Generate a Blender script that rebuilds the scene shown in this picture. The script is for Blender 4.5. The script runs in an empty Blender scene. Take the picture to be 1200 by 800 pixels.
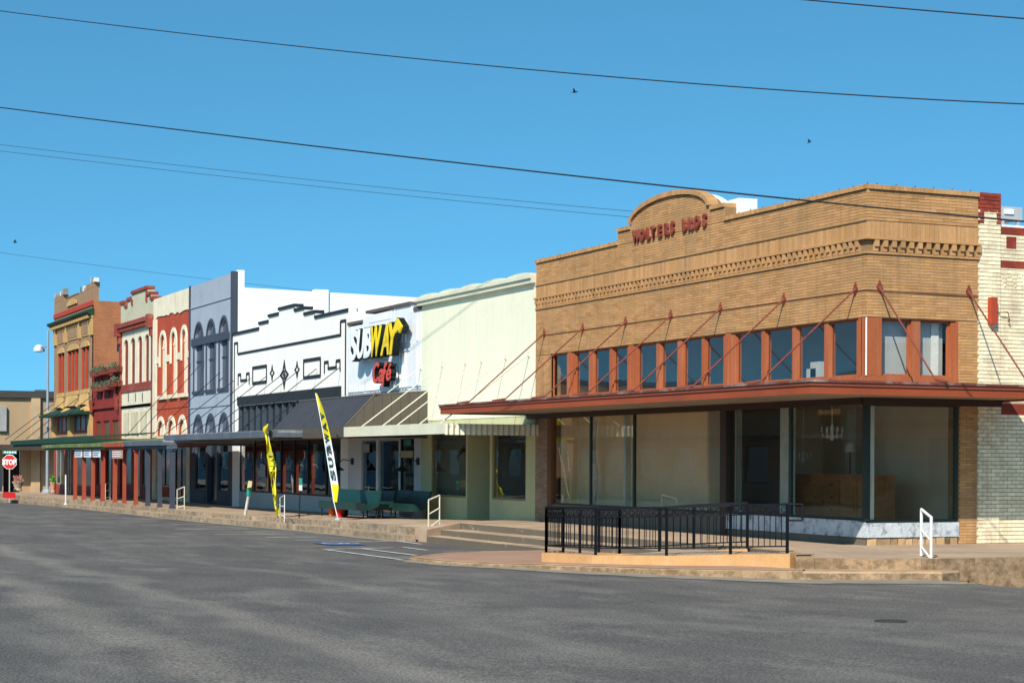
import bpy, bmesh, math, random
from mathutils import Vector, Matrix
random.seed(7)
scene = bpy.context.scene
col = scene.collection
R = math.radians

# ------------------------------------------------------------------ camera
FPX, PX, PY = 2200.0, 600.0, 540.0            # focal length and principal point of the photograph (1200 px wide)
AZ = math.atan(971 / FPX); ROLL = R(.3)
Fv = Vector((-math.cos(AZ), math.sin(AZ), 0)); Rv = Vector((math.sin(AZ), math.cos(AZ), 0)); Uv = Vector((0, 0, 1))
R2 = math.cos(ROLL) * Rv + math.sin(ROLL) * Uv
U2 = -math.sin(ROLL) * Rv + math.cos(ROLL) * Uv
CAM = Vector((30.76, -21.13, 2.06))
cam_d = bpy.data.cameras.new('camera'); cam = bpy.data.objects.new('camera', cam_d); col.objects.link(cam)
mt = Matrix((R2, U2, -Fv)).transposed().to_4x4(); mt.translation = CAM; cam.matrix_world = mt
cam_d.sensor_width = 36; cam_d.lens = FPX / 1200 * 36; cam_d.shift_y = (PY - 400) / 1200
cam_d.clip_end = 5000; cam_d.clip_start = .1
scene.camera = cam

def ray(u, v): return Fv + R2 * ((u - PX) / FPX) + U2 * ((PY - v) / FPX)
def onY(u, v, y=0.): d = ray(u, v); return CAM + d * ((y - CAM.y) / d.y)
def onX(u, v, x=0.): d = ray(u, v); return CAM + d * ((x - CAM.x) / d.x)
def onZ(u, v, z=0.): d = ray(u, v); return CAM + d * ((z - CAM.z) / d.z)
def X(u, y=0., v=480): return onY(u, v, y).x      # where along the street a column of the photo meets the plane y
def Z(u, v, y=0.): return onY(u, v, y).z

# ------------------------------------------------------------------ light
SUN = Vector((1.05, -1.0, 1.2)).normalized()
w = bpy.data.worlds.new('World'); scene.world = w; w.use_nodes = True
nt = w.node_tree; bg = nt.nodes['Background']
sky = nt.nodes.new('ShaderNodeTexSky'); sky.sky_type = 'NISHITA'; sky.sun_disc = False
sky.sun_elevation = math.asin(SUN.z); sky.sun_rotation = math.atan2(SUN.x, SUN.y)
sky.altitude = 0; sky.air_density = 1.0; sky.dust_density = .6; sky.ozone_density = 4.0
# the haze-free blue of the photograph comes right down to the roofs: sample the sky somewhat higher up
tc = nt.nodes.new('ShaderNodeTexCoord'); vm1 = nt.nodes.new('ShaderNodeVectorMath'); vm1.operation = 'MULTIPLY_ADD'
vm1.inputs[1].default_value = (1, 1, 1.3); vm1.inputs[2].default_value = (0, 0, .17)
vm2 = nt.nodes.new('ShaderNodeVectorMath'); vm2.operation = 'NORMALIZE'
nt.links.new(tc.outputs['Generated'], vm1.inputs[0]); nt.links.new(vm1.outputs[0], vm2.inputs[0]); nt.links.new(vm2.outputs[0], sky.inputs[0])
hs = nt.nodes.new('ShaderNodeHueSaturation'); hs.inputs['Saturation'].default_value = 1.0; hs.inputs['Hue'].default_value = .49
nt.links.new(sky.outputs[0], hs.inputs['Color']); tn = nt.nodes.new('ShaderNodeMix'); tn.data_type = 'RGBA'; tn.blend_type = 'MULTIPLY'; tn.inputs[0].default_value = 1; tn.inputs[7].default_value = (.47, .94, 1.0, 1)
nt.links.new(hs.outputs[0], tn.inputs[6]); nt.links.new(tn.outputs[2], bg.inputs[0]); bg.inputs[1].default_value = .15
sd = bpy.data.lights.new('sun', 'SUN'); sd.energy = 5.0; sd.angle = R(.53); sd.color = (1, .94, .83)
so = bpy.data.objects.new('sun', sd); so.rotation_euler = (-SUN).to_track_quat('-Z', 'Y').to_euler(); so.location = (0, -20, 40)
col.objects.link(so)
scene.view_settings.view_transform = 'Standard'; scene.view_settings.look = 'None'
scene.view_settings.exposure = .22; scene.view_settings.gamma = 1
scene.render.engine = 'CYCLES'

# ------------------------------------------------------------------ materials
def nod(nt, t, **k):
    n = nt.nodes.new(t)
    for a, b in k.items(): setattr(n, a, b)
    return n
MATS = {}
def M(name, c, rough=.8, var=.18, scale=1.2, fine=25., finev=.12, bump=.15, stain=None, sa=.5, ss=.8, streak=None, stv=.4,
      metal=0., spec=.3, rnd=0., c2=None, stretch=(1, 1, 1), coat=0):
    """painted / masonry surface: broad and fine tone variation, stains with their own shape, fine relief"""
    if name in MATS: return MATS[name]
    m = bpy.data.materials.new(name); m.use_nodes = True; nt = m.node_tree; L = nt.links.new
    b = nt.nodes['Principled BSDF']; b.inputs['Roughness'].default_value = rough; b.inputs['Metallic'].default_value = metal
    b.inputs['Specular IOR Level'].default_value = spec
    if coat: b.inputs['Coat Weight'].default_value = coat
    geo = nod(nt, 'ShaderNodeNewGeometry'); mp = nod(nt, 'ShaderNodeMapping'); mp.inputs['Scale'].default_value = stretch
    L(geo.outputs['Position'], mp.inputs[0]); P = mp.outputs[0]
    def noise(s, d=4, r=.6, vec=P):
        n = nod(nt, 'ShaderNodeTexNoise'); n.inputs['Scale'].default_value = s; n.inputs['Detail'].default_value = d
        n.inputs['Roughness'].default_value = r; L(vec, n.inputs['Vector']); return n.outputs['Fac']
    def math_(op, a, bb):
        n = nod(nt, 'ShaderNodeMath', operation=op)
        for i, q in enumerate((a, bb)):
            if isinstance(q, (int, float)): n.inputs[i].default_value = q
            else: L(q, n.inputs[i])
        return n.outputs[0]
    def mix(f, a, bb, blend='MIX'):
        n = nod(nt, 'ShaderNodeMix', data_type='RGBA', blend_type=blend)
        for i, q in ((0, f), (6, a), (7, bb)):
            if isinstance(q, (int, float)): n.inputs[i].default_value = q
            elif isinstance(q, tuple): n.inputs[i].default_value = (*q, 1)
            else: L(q, n.inputs[i])
        return n.outputs[2]
    cur = c
    if rnd or c2:
        at = nod(nt, 'ShaderNodeAttribute', attribute_name='rnd'); oi = nod(nt, 'ShaderNodeObjectInfo')
        rv = math_('FRACT', math_('ADD', at.outputs['Fac'], oi.outputs['Random']), 0)
        if c2: cur = mix(math_('MULTIPLY', rv, rv), cur, c2)
        if rnd:
            rv2 = math_('FRACT', math_('MULTIPLY', rv, 7.31), 0)
            f = math_('ADD', math_('MULTIPLY', rv2, rnd * 2), 1 - rnd)
            cc = nod(nt, 'ShaderNodeCombineColor')
            for i in range(3): L(f, cc.inputs[i])
            cur = mix(1., cur, cc.outputs[0], 'MULTIPLY')
    n1 = noise(scale); n2 = noise(fine, 3)
    f = math_('ADD', math_('ADD', math_('MULTIPLY', math_('SUBTRACT', n1, .5), var * 4), math_('MULTIPLY', math_('SUBTRACT', n2, .5), finev * 4)), 1)
    cc = nod(nt, 'ShaderNodeCombineColor')
    for i in range(3): L(f, cc.inputs[i])
    cur = mix(1., cur, cc.outputs[0], 'MULTIPLY')
    if stain:
        s = noise(ss, 6, .7); rp = nod(nt, 'ShaderNodeMapRange'); rp.inputs[1].default_value = .5; rp.inputs[2].default_value = .68
        L(s, rp.inputs[0]); cur = mix(math_('MULTIPLY', rp.outputs[0], sa), cur, stain)
    if streak:
        mp2 = nod(nt, 'ShaderNodeMapping'); mp2.inputs['Scale'].default_value = (6, 6, .35); L(geo.outputs['Position'], mp2.inputs[0])
        s = noise(1., 4, .6, mp2.outputs[0]); rp = nod(nt, 'ShaderNodeMapRange'); rp.inputs[1].default_value = .5; rp.inputs[2].default_value = .75
        L(s, rp.inputs[0]); cur = mix(math_('MULTIPLY', rp.outputs[0], stv), cur, streak)
    L(cur, b.inputs['Base Color'])
    if bump:
        bn = nod(nt, 'ShaderNodeBump'); bn.inputs['Strength'].default_value = bump; bn.inputs['Distance'].default_value = .02
        L(n2, bn.inputs['Height']); L(bn.outputs[0], b.inputs['Normal'])
    rr = math_('ADD', math_('MULTIPLY', n1, .3), rough - .15); L(rr, b.inputs['Roughness'])
    MATS[name] = m; return m

def course_mat(name, c, mort, bw=.21, bh=.075, c2=None, **k):
    """masonry too far off to tell single bricks apart: coursed brick as fine relief"""
    m = M(name, c, **k); nt = m.node_tree; L = nt.links.new; b = nt.nodes['Principled BSDF']
    geo = nod(nt, 'ShaderNodeNewGeometry'); sx = nod(nt, 'ShaderNodeSeparateXYZ'); L(geo.outputs['Position'], sx.inputs[0])
    ad = nod(nt, 'ShaderNodeMath', operation='ADD'); L(sx.outputs[0], ad.inputs[0]); L(sx.outputs[1], ad.inputs[1])
    cb = nod(nt, 'ShaderNodeCombineXYZ'); L(ad.outputs[0], cb.inputs[0]); L(sx.outputs[2], cb.inputs[1])
    bt = nod(nt, 'ShaderNodeTexBrick'); L(cb.outputs[0], bt.inputs['Vector']); bt.inputs['Scale'].default_value = 1
    bt.inputs['Brick Width'].default_value = bw; bt.inputs['Row Height'].default_value = bh; bt.inputs['Mortar Size'].default_value = .012
    bt.inputs['Color1'].default_value = (1, 1, 1, 1); bt.inputs['Color2'].default_value = (*[(q + 1) / 2 for q in mort], 1); bt.inputs['Mortar'].default_value = (*mort, 1)
    src = b.inputs['Base Color'].links[0].from_socket
    n = nod(nt, 'ShaderNodeMix', data_type='RGBA', blend_type='MULTIPLY'); n.inputs[0].default_value = 1
    L(src, n.inputs[6]); L(bt.outputs['Color'], n.inputs[7]); L(n.outputs[2], b.inputs['Base Color'])
    bn = nod(nt, 'ShaderNodeBump'); bn.inputs['Strength'].default_value = .3; bn.inputs['Distance'].default_value = .006; bn.invert = True
    L(bt.outputs['Fac'], bn.inputs['Height']); L(bn.outputs[0], b.inputs['Normal'])
    return m

def glass_mat(name, tint=(.95, .96, .95), refl=1.5, rough=.01):
    m = bpy.data.materials.new(name); m.use_nodes = True; nt = m.node_tree; nt.nodes.clear(); L = nt.links.new
    o = nod(nt, 'ShaderNodeOutputMaterial'); mx = nod(nt, 'ShaderNodeMixShader'); tr = nod(nt, 'ShaderNodeBsdfTransparent'); gl = nod(nt, 'ShaderNodeBsdfGlossy')
    tr.inputs[0].default_value = (*tint, 1); gl.inputs['Roughness'].default_value = rough
    g0 = nod(nt, 'ShaderNodeNewGeometry'); dt = nod(nt, 'ShaderNodeVectorMath', operation='DOT_PRODUCT'); L(g0.outputs['Incoming'], dt.inputs[0]); L(g0.outputs['Normal'], dt.inputs[1])
    def mm(op, a, b):
        n = nod(nt, 'ShaderNodeMath', operation=op)
        for i, q in enumerate((a, b)):
            if isinstance(q, (int, float)): n.inputs[i].default_value = q
            else: L(q, n.inputs[i])
        return n.outputs[0]
    c1_ = mm('SUBTRACT', 1., mm('ABSOLUTE', dt.outputs['Value'], 0.)); ma = nod(nt, 'ShaderNodeMath', operation='ADD'); ma.inputs[1].default_value = .04; L(mm('MULTIPLY', mm('POWER', c1_, 4.), .8), ma.inputs[0])
    nz = nod(nt, 'ShaderNodeTexNoise'); nz.inputs['Scale'].default_value = .9; ge = nod(nt, 'ShaderNodeNewGeometry'); L(ge.outputs['Position'], nz.inputs['Vector'])
    bn = nod(nt, 'ShaderNodeBump'); bn.inputs['Strength'].default_value = .035; bn.inputs['Distance'].default_value = .05
    L(nz.outputs['Fac'], bn.inputs['Height']); L(bn.outputs[0], gl.inputs['Normal'])
    L(ma.outputs[0], mx.inputs[0]); L(tr.outputs[0], mx.inputs[1]); L(gl.outputs[0], mx.inputs[2]); L(mx.outputs[0], o.inputs[0])
    MATS[name] = m; return m
GLASS = glass_mat('glass')
DGLASS = M('dark_glass', (.015, .02, .025), rough=.16, var=.3, bump=.02, spec=.7)
def _pass(): pass
def flat(name, c, rough=.6, **k): return M(name, c, rough=rough, var=.08, finev=.05, bump=.03, **k)

# ------------------------------------------------------------------ builders
def origin(o):
    p = Vector((0, 0, 0))
    while o is not None: p += o.location; o = o.parent
    return p
def tag(o, label=None, cat=None, group=None, kind=None):
    if label: o['label'] = label
    if cat: o['category'] = cat
    if group: o['group'] = group
    if kind: o['kind'] = kind
    return o
def thing(name, label, cat, loc=(0, 0, 0), group=None):
    o = bpy.data.objects.new(name, None); o.empty_display_size = .3; o.location = loc; col.objects.link(o)
    return tag(o, label, cat, group)
class MB:
    def __init__(s): s.v = []; s.f = []; s.r = []; s.cr = 0.
    def add(s, vs, fs):
        n = len(s.v); s.v += [tuple(v) for v in vs]; s.f += [tuple(i + n for i in f) for f in fs]; s.r += [s.cr] * len(fs); return s
    def box(s, x0, x1, y0, y1, z0, z1):
        x0, x1 = sorted((x0, x1)); y0, y1 = sorted((y0, y1)); z0, z1 = sorted((z0, z1))
        return s.add([(x0, y0, z0), (x1, y0, z0), (x1, y1, z0), (x0, y1, z0), (x0, y0, z1), (x1, y0, z1), (x1, y1, z1), (x0, y1, z1)],
                     [(0, 1, 5, 4), (1, 2, 6, 5), (2, 3, 7, 6), (3, 0, 4, 7), (4, 5, 6, 7), (3, 2, 1, 0)])
    def hexa(s, b, t):
        """eight corners: four below, four above, both counter-clockwise from above"""
        return s.add(list(b) + list(t), [(0, 1, 5, 4), (1, 2, 6, 5), (2, 3, 7, 6), (3, 0, 4, 7), (4, 5, 6, 7), (3, 2, 1, 0)])
    def prism(s, pts, y0, y1, ax='y'):
        """outline given as (horizontal, z), extruded from y0 to y1 (or from x0 to x1 with ax='x', or z with ax='z')"""
        n = len(pts)
        if ax == 'y': A = [(a, y0, b) for a, b in pts]; B = [(a, y1, b) for a, b in pts]
        elif ax == 'x': A = [(y0, a, b) for a, b in pts]; B = [(y1, a, b) for a, b in pts]
        else: A = [(a, b, y0) for a, b in pts]; B = [(a, b, y1) for a, b in pts]
        s.add(A + B, [tuple(range(n)), tuple(range(2 * n - 1, n - 1, -1))] + [(i, (i + 1) % n, (i + 1) % n + n, i + n) for i in range(n)])
        return s
    def tube(s, p, q, r, n=6, r2=None):
        p = Vector(p); q = Vector(q); d = (q - p); r2 = r if r2 is None else r2
        if d.length < 1e-6: return s
        d.normalize(); a = d.orthogonal().normalized(); b = d.cross(a)
        A = [p + (a * math.cos(t) + b * math.sin(t)) * r for t in [2 * math.pi * i / n for i in range(n)]]
        B = [q + (a * math.cos(t) + b * math.sin(t)) * r2 for t in [2 * math.pi * i / n for i in range(n)]]
        return s.add(A + B, [(i, (i + 1) % n, (i + 1) % n + n, i + n) for i in range(n)] + [tuple(range(n - 1, -1, -1)), tuple(range(n, 2 * n))])
    def poly(s, pts, r, n=6):
        for a, b in zip(pts, pts[1:]): s.tube(a, b, r, n)
        return s
    def lathe(s, c, prof, n=12, sx=1, sy=1):
        k = len(prof); V = []
        for r, z in prof:
            for i in range(n):
                t = 2 * math.pi * i / n; V.append((c[0] + r * sx * math.cos(t), c[1] + r * sy * math.sin(t), c[2] + z))
        Fs = [(j * n + i, j * n + (i + 1) % n, (j + 1) * n + (i + 1) % n, (j + 1) * n + i) for j in range(k - 1) for i in range(n)]
        Fs += [tuple(range(n - 1, -1, -1)), tuple(range((k - 1) * n, k * n))]
        return s.add(V, Fs)
    def grid(s, fn, nu, nv):
        V = [fn(i / nu, j / nv) for j in range(nv + 1) for i in range(nu + 1)]
        return s.add(V, [(j * (nu + 1) + i, j * (nu + 1) + i + 1, (j + 1) * (nu + 1) + i + 1, (j + 1) * (nu + 1) + i) for j in range(nv) for i in range(nu)])
    def build(s, name, mat, parent=None, label=None, cat=None, group=None, kind=None, smooth=False, org=None, fix=True):
        me = bpy.data.meshes.new(name)
        if parent is not None: o3 = origin(parent)
        else: o3 = Vector(org) if org is not None else Vector((0, 0, 0))
        me.from_pydata([(a - o3.x, b - o3.y, c - o3.z) for a, b, c in s.v], [], s.f)
        if any(s.r):
            at = me.attributes.new('rnd', 'FLOAT', 'FACE'); at.data.foreach_set('value', s.r)
        if fix:
            bm = bmesh.new(); bm.from_mesh(me); bmesh.ops.recalc_face_normals(bm, faces=bm.faces); bm.to_mesh(me); bm.free()
        me.materials.append(mat)
        if smooth: me.shade_smooth()
        o = bpy.data.objects.new(name, me); col.objects.link(o)
        if parent is not None: o.parent = parent
        else: o.location = o3
        return tag(o, label, cat, group, kind)
def inst(me, name, parent, loc, rot=None, scale=None):
    """another object on the same mesh data"""
    o = bpy.data.objects.new(name, me); col.objects.link(o); o.parent = parent
    o.location = Vector(loc) - origin(parent)
    if rot: o.rotation_euler = rot
    if scale: o.scale = scale
    return o
def copy_tree(o, parent=None):
    c = o.copy(); col.objects.link(c); c.parent = parent
    for ch in list(o.children): copy_tree(ch, c)
    return c

def gridwall(name, mat, parent, x0, x1, z0, z1, y0, y1, holes=(), ax='y', **k):
    """a wall slab with real openings; y0 = outer face, y1 = inner face"""
    xs = sorted({x0, x1, *[h[0] for h in holes], *[h[1] for h in holes]}); zs = sorted({z0, z1, *[h[2] for h in holes], *[h[3] for h in holes]})
    xs = [a for a in xs if x0 <= a <= x1]; zs = [a for a in zs if z0 <= a <= z1]
    def solid(i, j):
        if not (0 <= i < len(xs) - 1 and 0 <= j < len(zs) - 1): return False
        cx = (xs[i] + xs[i + 1]) / 2; cz = (zs[j] + zs[j + 1]) / 2
        return not any(h[0] < cx < h[1] and h[2] < cz < h[3] for h in holes)
    m = MB()
    def P(a, y, z): return (a, y, z) if ax == 'y' else (y, a, z)
    for i in range(len(xs) - 1):
        for j in range(len(zs) - 1):
            if not solid(i, j): continue
            a, b, c, d = xs[i], xs[i + 1], zs[j], zs[j + 1]
            m.add([P(a, y0, c), P(b, y0, c), P(b, y0, d), P(a, y0, d)], [(0, 1, 2, 3)]); m.add([P(a, y1, c), P(b, y1, c), P(b, y1, d), P(a, y1, d)], [(3, 2, 1, 0)])
            if not solid(i - 1, j): m.add([P(a, y0, c), P(a, y0, d), P(a, y1, d), P(a, y1, c)], [(0, 1, 2, 3)])
            if not solid(i + 1, j): m.add([P(b, y0, c), P(b, y1, c), P(b, y1, d), P(b, y0, d)], [(0, 1, 2, 3)])
            if not solid(i, j - 1): m.add([P(a, y0, c), P(a, y1, c), P(b, y1, c), P(b, y0, c)], [(0, 1, 2, 3)])
            if not solid(i, j + 1): m.add([P(a, y0, d), P(b, y0, d), P(b, y1, d), P(a, y1, d)], [(0, 1, 2, 3)])
    return m.build(name, mat, parent, fix=False, **k)

def window(parent, x0, x1, z0, z1, y, fm, gm=None, fw=.05, mull=(), rails=(), depth=.06, ax='y', name='window', sign=1):
    """frame with its pane; y is the outer face of the frame, the pane sits behind it"""
    def bx(m, a, b, c, d, e, f):
        return m.box(a, b, c, d, e, f) if ax == 'y' else m.box(c, d, a, b, e, f)
    m = MB(); y1 = y + depth * sign
    bx(m, x0, x0 + fw, y, y1, z0, z1); bx(m, x1 - fw, x1, y, y1, z0, z1)
    bx(m, x0 + fw, x1 - fw, y + .002 * sign, y1, z0, z0 + fw); bx(m, x0 + fw, x1 - fw, y + .002 * sign, y1, z1 - fw, z1)
    for a in mull: bx(m, a - fw / 2, a + fw / 2, y + .004 * sign, y1, z0 + fw, z1 - fw)
    for a in rails: bx(m, x0 + fw, x1 - fw, y + .006 * sign, y1, a - fw / 2, a + fw / 2)
    fr = m.build(name, fm, parent)
    g = MB()
    yy = y + depth * sign * .6
    bx(g, x0 + fw * .5, x1 - fw * .5, yy, yy + .008 * sign, z0 + fw * .5, z1 - fw * .5)
    g.build('pane', gm or DGLASS, fr)
    return fr
def room(parent, x0, x1, y0, y1, z0, z1, mat, name='interior_wall', floor=None):
    """the shell of a room behind a shop window, open to the front"""
    m = MB(); t = .02
    m.box(x0, x1, y1, y1 + t, z0, z1); m.box(x0 - t, x0, y0, y1 + t, z0, z1); m.box(x1, x1 + t, y0, y1 + t, z0, z1)
    m.box(x0, x1, y0, y1, z1, z1 + t)
    o = m.build(name, mat, parent)
    MB().box(x0, x1, y0, y1, z0 - t, z0).build('interior_floor', floor or mat, parent)
    return o
def arc_pts(x0, x1, zs, h, n=10):
    cx = (x0 + x1) / 2; r = (x1 - x0) / 2
    return [(cx - r * math.cos(math.pi * i / n), zs + h * math.sin(math.pi * i / n)) for i in range(n + 1)]
def arch_fill(m, x0, x1, zs, zt, y0, y1, n=10):
    """the two corners between a square-headed opening and its round head (springing zs, crown zt)"""
    A = arc_pts(x0, x1, zs, zt - zs, n); h = n // 2
    m.prism(A[:h + 1] + [(x0, zt + .001)], y0, y1); m.prism(A[h:] + [(x1, zt + .001)], y0, y1)
def arch_parts(par, mat, x0, x1, zs, zt, y0, y1, n=10):
    A = arc_pts(x0, x1, zs, zt - zs, n); h = n // 2
    MB().prism(A[:h + 1] + [(x0, zt + .001)], y0, y1).build('arch_spandrel', mat, par); MB().prism(A[h:] + [(x1, zt + .001)], y0, y1).build('arch_spandrel', mat, par)
def arch_band(m, x0, x1, zs, zt, w, y0, y1, n=12):
    A = arc_pts(x0, x1, zs, zt - zs, n); B = arc_pts(x0 - w, x1 + w, zs, zt - zs + w, n)
    for i in range(n): m.prism([A[i], A[i + 1], B[i + 1], B[i]], y0, y1)
_fc = {}
def text_mesh(s, size=1., depth=.02, off=0., shear=0., res=3):
    key = (s, size, depth, off, shear)
    if key in _fc: return _fc[key]
    c = bpy.data.curves.new('lettering', 'FONT'); c.body = s; c.size = size; c.extrude = depth; c.offset = off; c.shear = shear
    c.resolution_u = res; c.align_x = 'CENTER'
    o = bpy.data.objects.new('lettering', c); col.objects.link(o)
    bpy.context.view_layer.update()
    me = bpy.data.meshes.new_from_object(o.evaluated_get(bpy.context.evaluated_depsgraph_get()))
    bpy.data.objects.remove(o); _fc[key] = me; me.name = 'lettering'
    return me
def text(s, parent, loc, size, mat, depth=.01, off=0., shear=0., rz=0., sx=1., name='lettering', rx=math.pi / 2, ry=0, sz=1.):
    me = text_mesh(s, size, depth, off, shear).copy(); me.materials.clear(); me.materials.append(mat)
    o = bpy.data.objects.new(name, me); col.objects.link(o); o.parent = parent
    o.location = Vector(loc) - (origin(parent) if parent else Vector()); o.rotation_euler = (rx, ry, rz); o.scale = (sx, sz, 1)
    return o

def brick_field(parent, rows, H, L, gap, mat, face, ax='y', proud=.012, indiv=0, name='brick', rowoff=.5, key=None, jit=.002):
    """rows: list of (z, [(s0, s1), ...]) spans to fill; bricks are real blocks standing proud of the joints.
    the `indiv` whole bricks nearest the viewer are objects of their own, the others one joined part"""
    whole = []; cut = MB()
    for k, (z, spans) in enumerate(rows):
        for s0, s1 in spans:
            off = (k % 2) * rowoff * L
            a = math.floor((s0 - off) / L) * L + off
            while a < s1 - .01:
                p, q = max(a, s0), min(a + L, s1)
                if q - p > .03:
                    if q - p > L - .001 and indiv: whole.append((p, z))
                    else: cut.cr = random.random() + .001; _bk(cut, p, q - gap, z, z + H - gap, face, ax, proud + random.uniform(0, jit))
                a += L
    whole.sort(key=key or (lambda t: -t[0]))
    if indiv:
        b = MB(); _bk(b, 0, L - gap, 0, H - gap, 0, ax, proud); o = None
        for i, (p, z) in enumerate(whole[:indiv]):
            loc = (p, face, z) if ax == 'y' else (face, p, z)
            if o is None:
                o = b.build(name, mat, parent, org=(0, 0, 0)); me = o.data
                for v in me.vertices: v.co += origin(parent)
                o.location = Vector(loc) - origin(parent)
            else:
                j = random.uniform(0, jit); o = inst(me, name, parent, (loc[0], loc[1] - j, loc[2]) if ax == 'y' else (loc[0] + j, loc[1], loc[2]))
    for p, z in whole[indiv:]:
        cut.cr = random.random() + .001; _bk(cut, p, p + L - gap, z, z + H - gap, face, ax, proud + random.uniform(0, jit))
    if cut.v: cut.build(name + '_courses', mat, parent, kind='stuff', fix=False)
def _bk(m, a, b, z0, z1, f, ax, pr):
    if ax == 'y': v = [(a, f - pr, z0), (b, f - pr, z0), (b, f - pr, z1), (a, f - pr, z1), (a, f, z0), (b, f, z0), (b, f, z1), (a, f, z1)]; fs = [(0, 1, 2, 3), (1, 5, 6, 2), (4, 0, 3, 7), (3, 2, 6, 7), (4, 5, 1, 0)]
    else: v = [(f + pr, a, z0), (f + pr, b, z0), (f + pr, b, z1), (f + pr, a, z1), (f, a, z0), (f, b, z0), (f, b, z1), (f, a, z1)]; fs = [(0, 1, 2, 3), (1, 5, 6, 2), (4, 0, 3, 7), (3, 2, 6, 7), (4, 5, 1, 0)]
    m.add(v, fs)

# ================================================================== the setting: ground, road, pavements
def lerp(tab, x):
    if x <= tab[0][0]: return tab[0][1]
    for (a, p), (b, q) in zip(tab, tab[1:]):
        if x <= b: return p + (q - p) * (x - a) / (b - a)
    return tab[-1][1]
def zb(x): return lerp([(-95, -.12), (-87, -.09), (-56, .10), (-46, .10), (-24, .25), (-15.5, .46), (20, .45)], x)
def zk(x): return lerp([(-95, -.12), (-84, -.02), (-62, .08), (-56, .15), (-40, .15), (-32, .17), (-24, .28), (-20, .33), (-14.3, .37)], x)
def zg(x): return lerp([(-140, -.8), (-95, -.5), (-80, -.45), (-64, -.30), (-50, -.21), (-39, -.18), (-31, -.12), (-22, -.03), (-12, 0), (-5, .02), (0, .06), (4, .10), (80, .1)], x)
def zr(x, y):
    g = zg(x)
    if x > 3.5 and y > -2: g = .10 - .25 * min(1, (y + 2) / 2.2) - .006 * max(0, y)
    elif x > 3.5 and y > -3.2: g = .10
    d = max(0, min(14, -4.4 - y)) if x < 4.5 else max(0, min(14, max(-4.4 - y, (x - 4.8) * .9)))
    return g + .012 * d
Mroad = M('asphalt', (.092, .081, .073), rough=.85, var=.14, scale=.35, fine=38., finev=.16, bump=.5, stain=(.15, .135, .115), sa=.8, ss=.22, spec=.25)
# long pale wheel streaks along the way the traffic runs, and a finer grit
nt_ = Mroad.node_tree; L_ = nt_.links.new; b_ = nt_.nodes['Principled BSDF']
geo_ = nod(nt_, 'ShaderNodeNewGeometry')
src_ = b_.inputs['Base Color'].links[0].from_socket
for rot, sc, lo, hi, cc_, am in ((.06, (.16, .42, 1), .47, .66, (.155, .138, .119), .3), (-.5, (.35, 1.1, 1), .52, .66, (.19, .17, .145), .4), (.06, (.5, 1.3, 1), .50, .68, (.060, .055, .052), .45)):
    mp_ = nod(nt_, 'ShaderNodeMapping'); mp_.inputs['Rotation'].default_value = (0, 0, rot); mp_.inputs['Scale'].default_value = sc
    L_(geo_.outputs['Position'], mp_.inputs[0]); n_ = nod(nt_, 'ShaderNodeTexNoise'); n_.inputs['Scale'].default_value = 1.; n_.inputs['Detail'].default_value = 5
    L_(mp_.outputs[0], n_.inputs['Vector']); r_ = nod(nt_, 'ShaderNodeMapRange'); r_.inputs[1].default_value = lo; r_.inputs[2].default_value = hi; r_.inputs[4].default_value = am
    L_(n_.outputs['Fac'], r_.inputs[0]); x_ = nod(nt_, 'ShaderNodeMix', data_type='RGBA'); L_(r_.outputs[0], x_.inputs[0]); L_(src_, x_.inputs[6])
    x_.inputs[7].default_value = (*cc_, 1); src_ = x_.outputs[2]
# two dusty wheel tracks that turn in from the side street
TA, TB = Vector(onZ(60, 708, .2)), Vector(onZ(255, 795, .2)); TD = (TB - TA).normalized(); TN = Vector((-TD.y, TD.x, 0)); wn = nod(nt_, 'ShaderNodeTexNoise'); wn.inputs['Scale'].default_value = .35; wn.inputs['Detail'].default_value = 5; L_(geo_.outputs['Position'], wn.inputs['Vector'])
for k_, (off_, wd_) in enumerate(((0, .55), (1.7, .4))):
    sb_ = nod(nt_, 'ShaderNodeVectorMath', operation='DOT_PRODUCT'); L_(geo_.outputs['Position'], sb_.inputs[0]); sb_.inputs[1].default_value = TN
    a_ = nod(nt_, 'ShaderNodeMath', operation='SUBTRACT'); L_(sb_.outputs['Value'], a_.inputs[0]); a_.inputs[1].default_value = TA.dot(TN) + off_
    q_ = nod(nt_, 'ShaderNodeMath', operation='MULTIPLY_ADD'); L_(wn.outputs['Fac'], q_.inputs[0]); q_.inputs[1].default_value = 1.6; q_.inputs[2].default_value = -.8
    c_1 = nod(nt_, 'ShaderNodeMath', operation='ADD'); L_(a_.outputs[0], c_1.inputs[0]); L_(q_.outputs[0], c_1.inputs[1]); d_1 = nod(nt_, 'ShaderNodeMath', operation='ABSOLUTE'); L_(c_1.outputs[0], d_1.inputs[0])
    m_1 = nod(nt_, 'ShaderNodeMapRange', interpolation_type='SMOOTHSTEP'); m_1.inputs[1].default_value = wd_; m_1.inputs[2].default_value = .05; m_1.inputs[3].default_value = 0; m_1.inputs[4].default_value = .6; L_(d_1.outputs[0], m_1.inputs[0])
    w_1 = nod(nt_, 'ShaderNodeMath', operation='MULTIPLY'); L_(m_1.outputs[0], w_1.inputs[0]); L_(wn.outputs['Fac'], w_1.inputs[1])
    x_ = nod(nt_, 'ShaderNodeMix', data_type='RGBA'); L_(w_1.outputs[0], x_.inputs[0]); L_(src_, x_.inputs[6]); x_.inputs[7].default_value = (.24, .21, .17, 1); src_ = x_.outputs[2]
n_ = nod(nt_, 'ShaderNodeTexNoise'); n_.inputs['Scale'].default_value = 34.; n_.inputs['Detail'].default_value = 6; n_.inputs['Roughness'].default_value = .8; L_(geo_.outputs['Position'], n_.inputs['Vector'])
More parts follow.
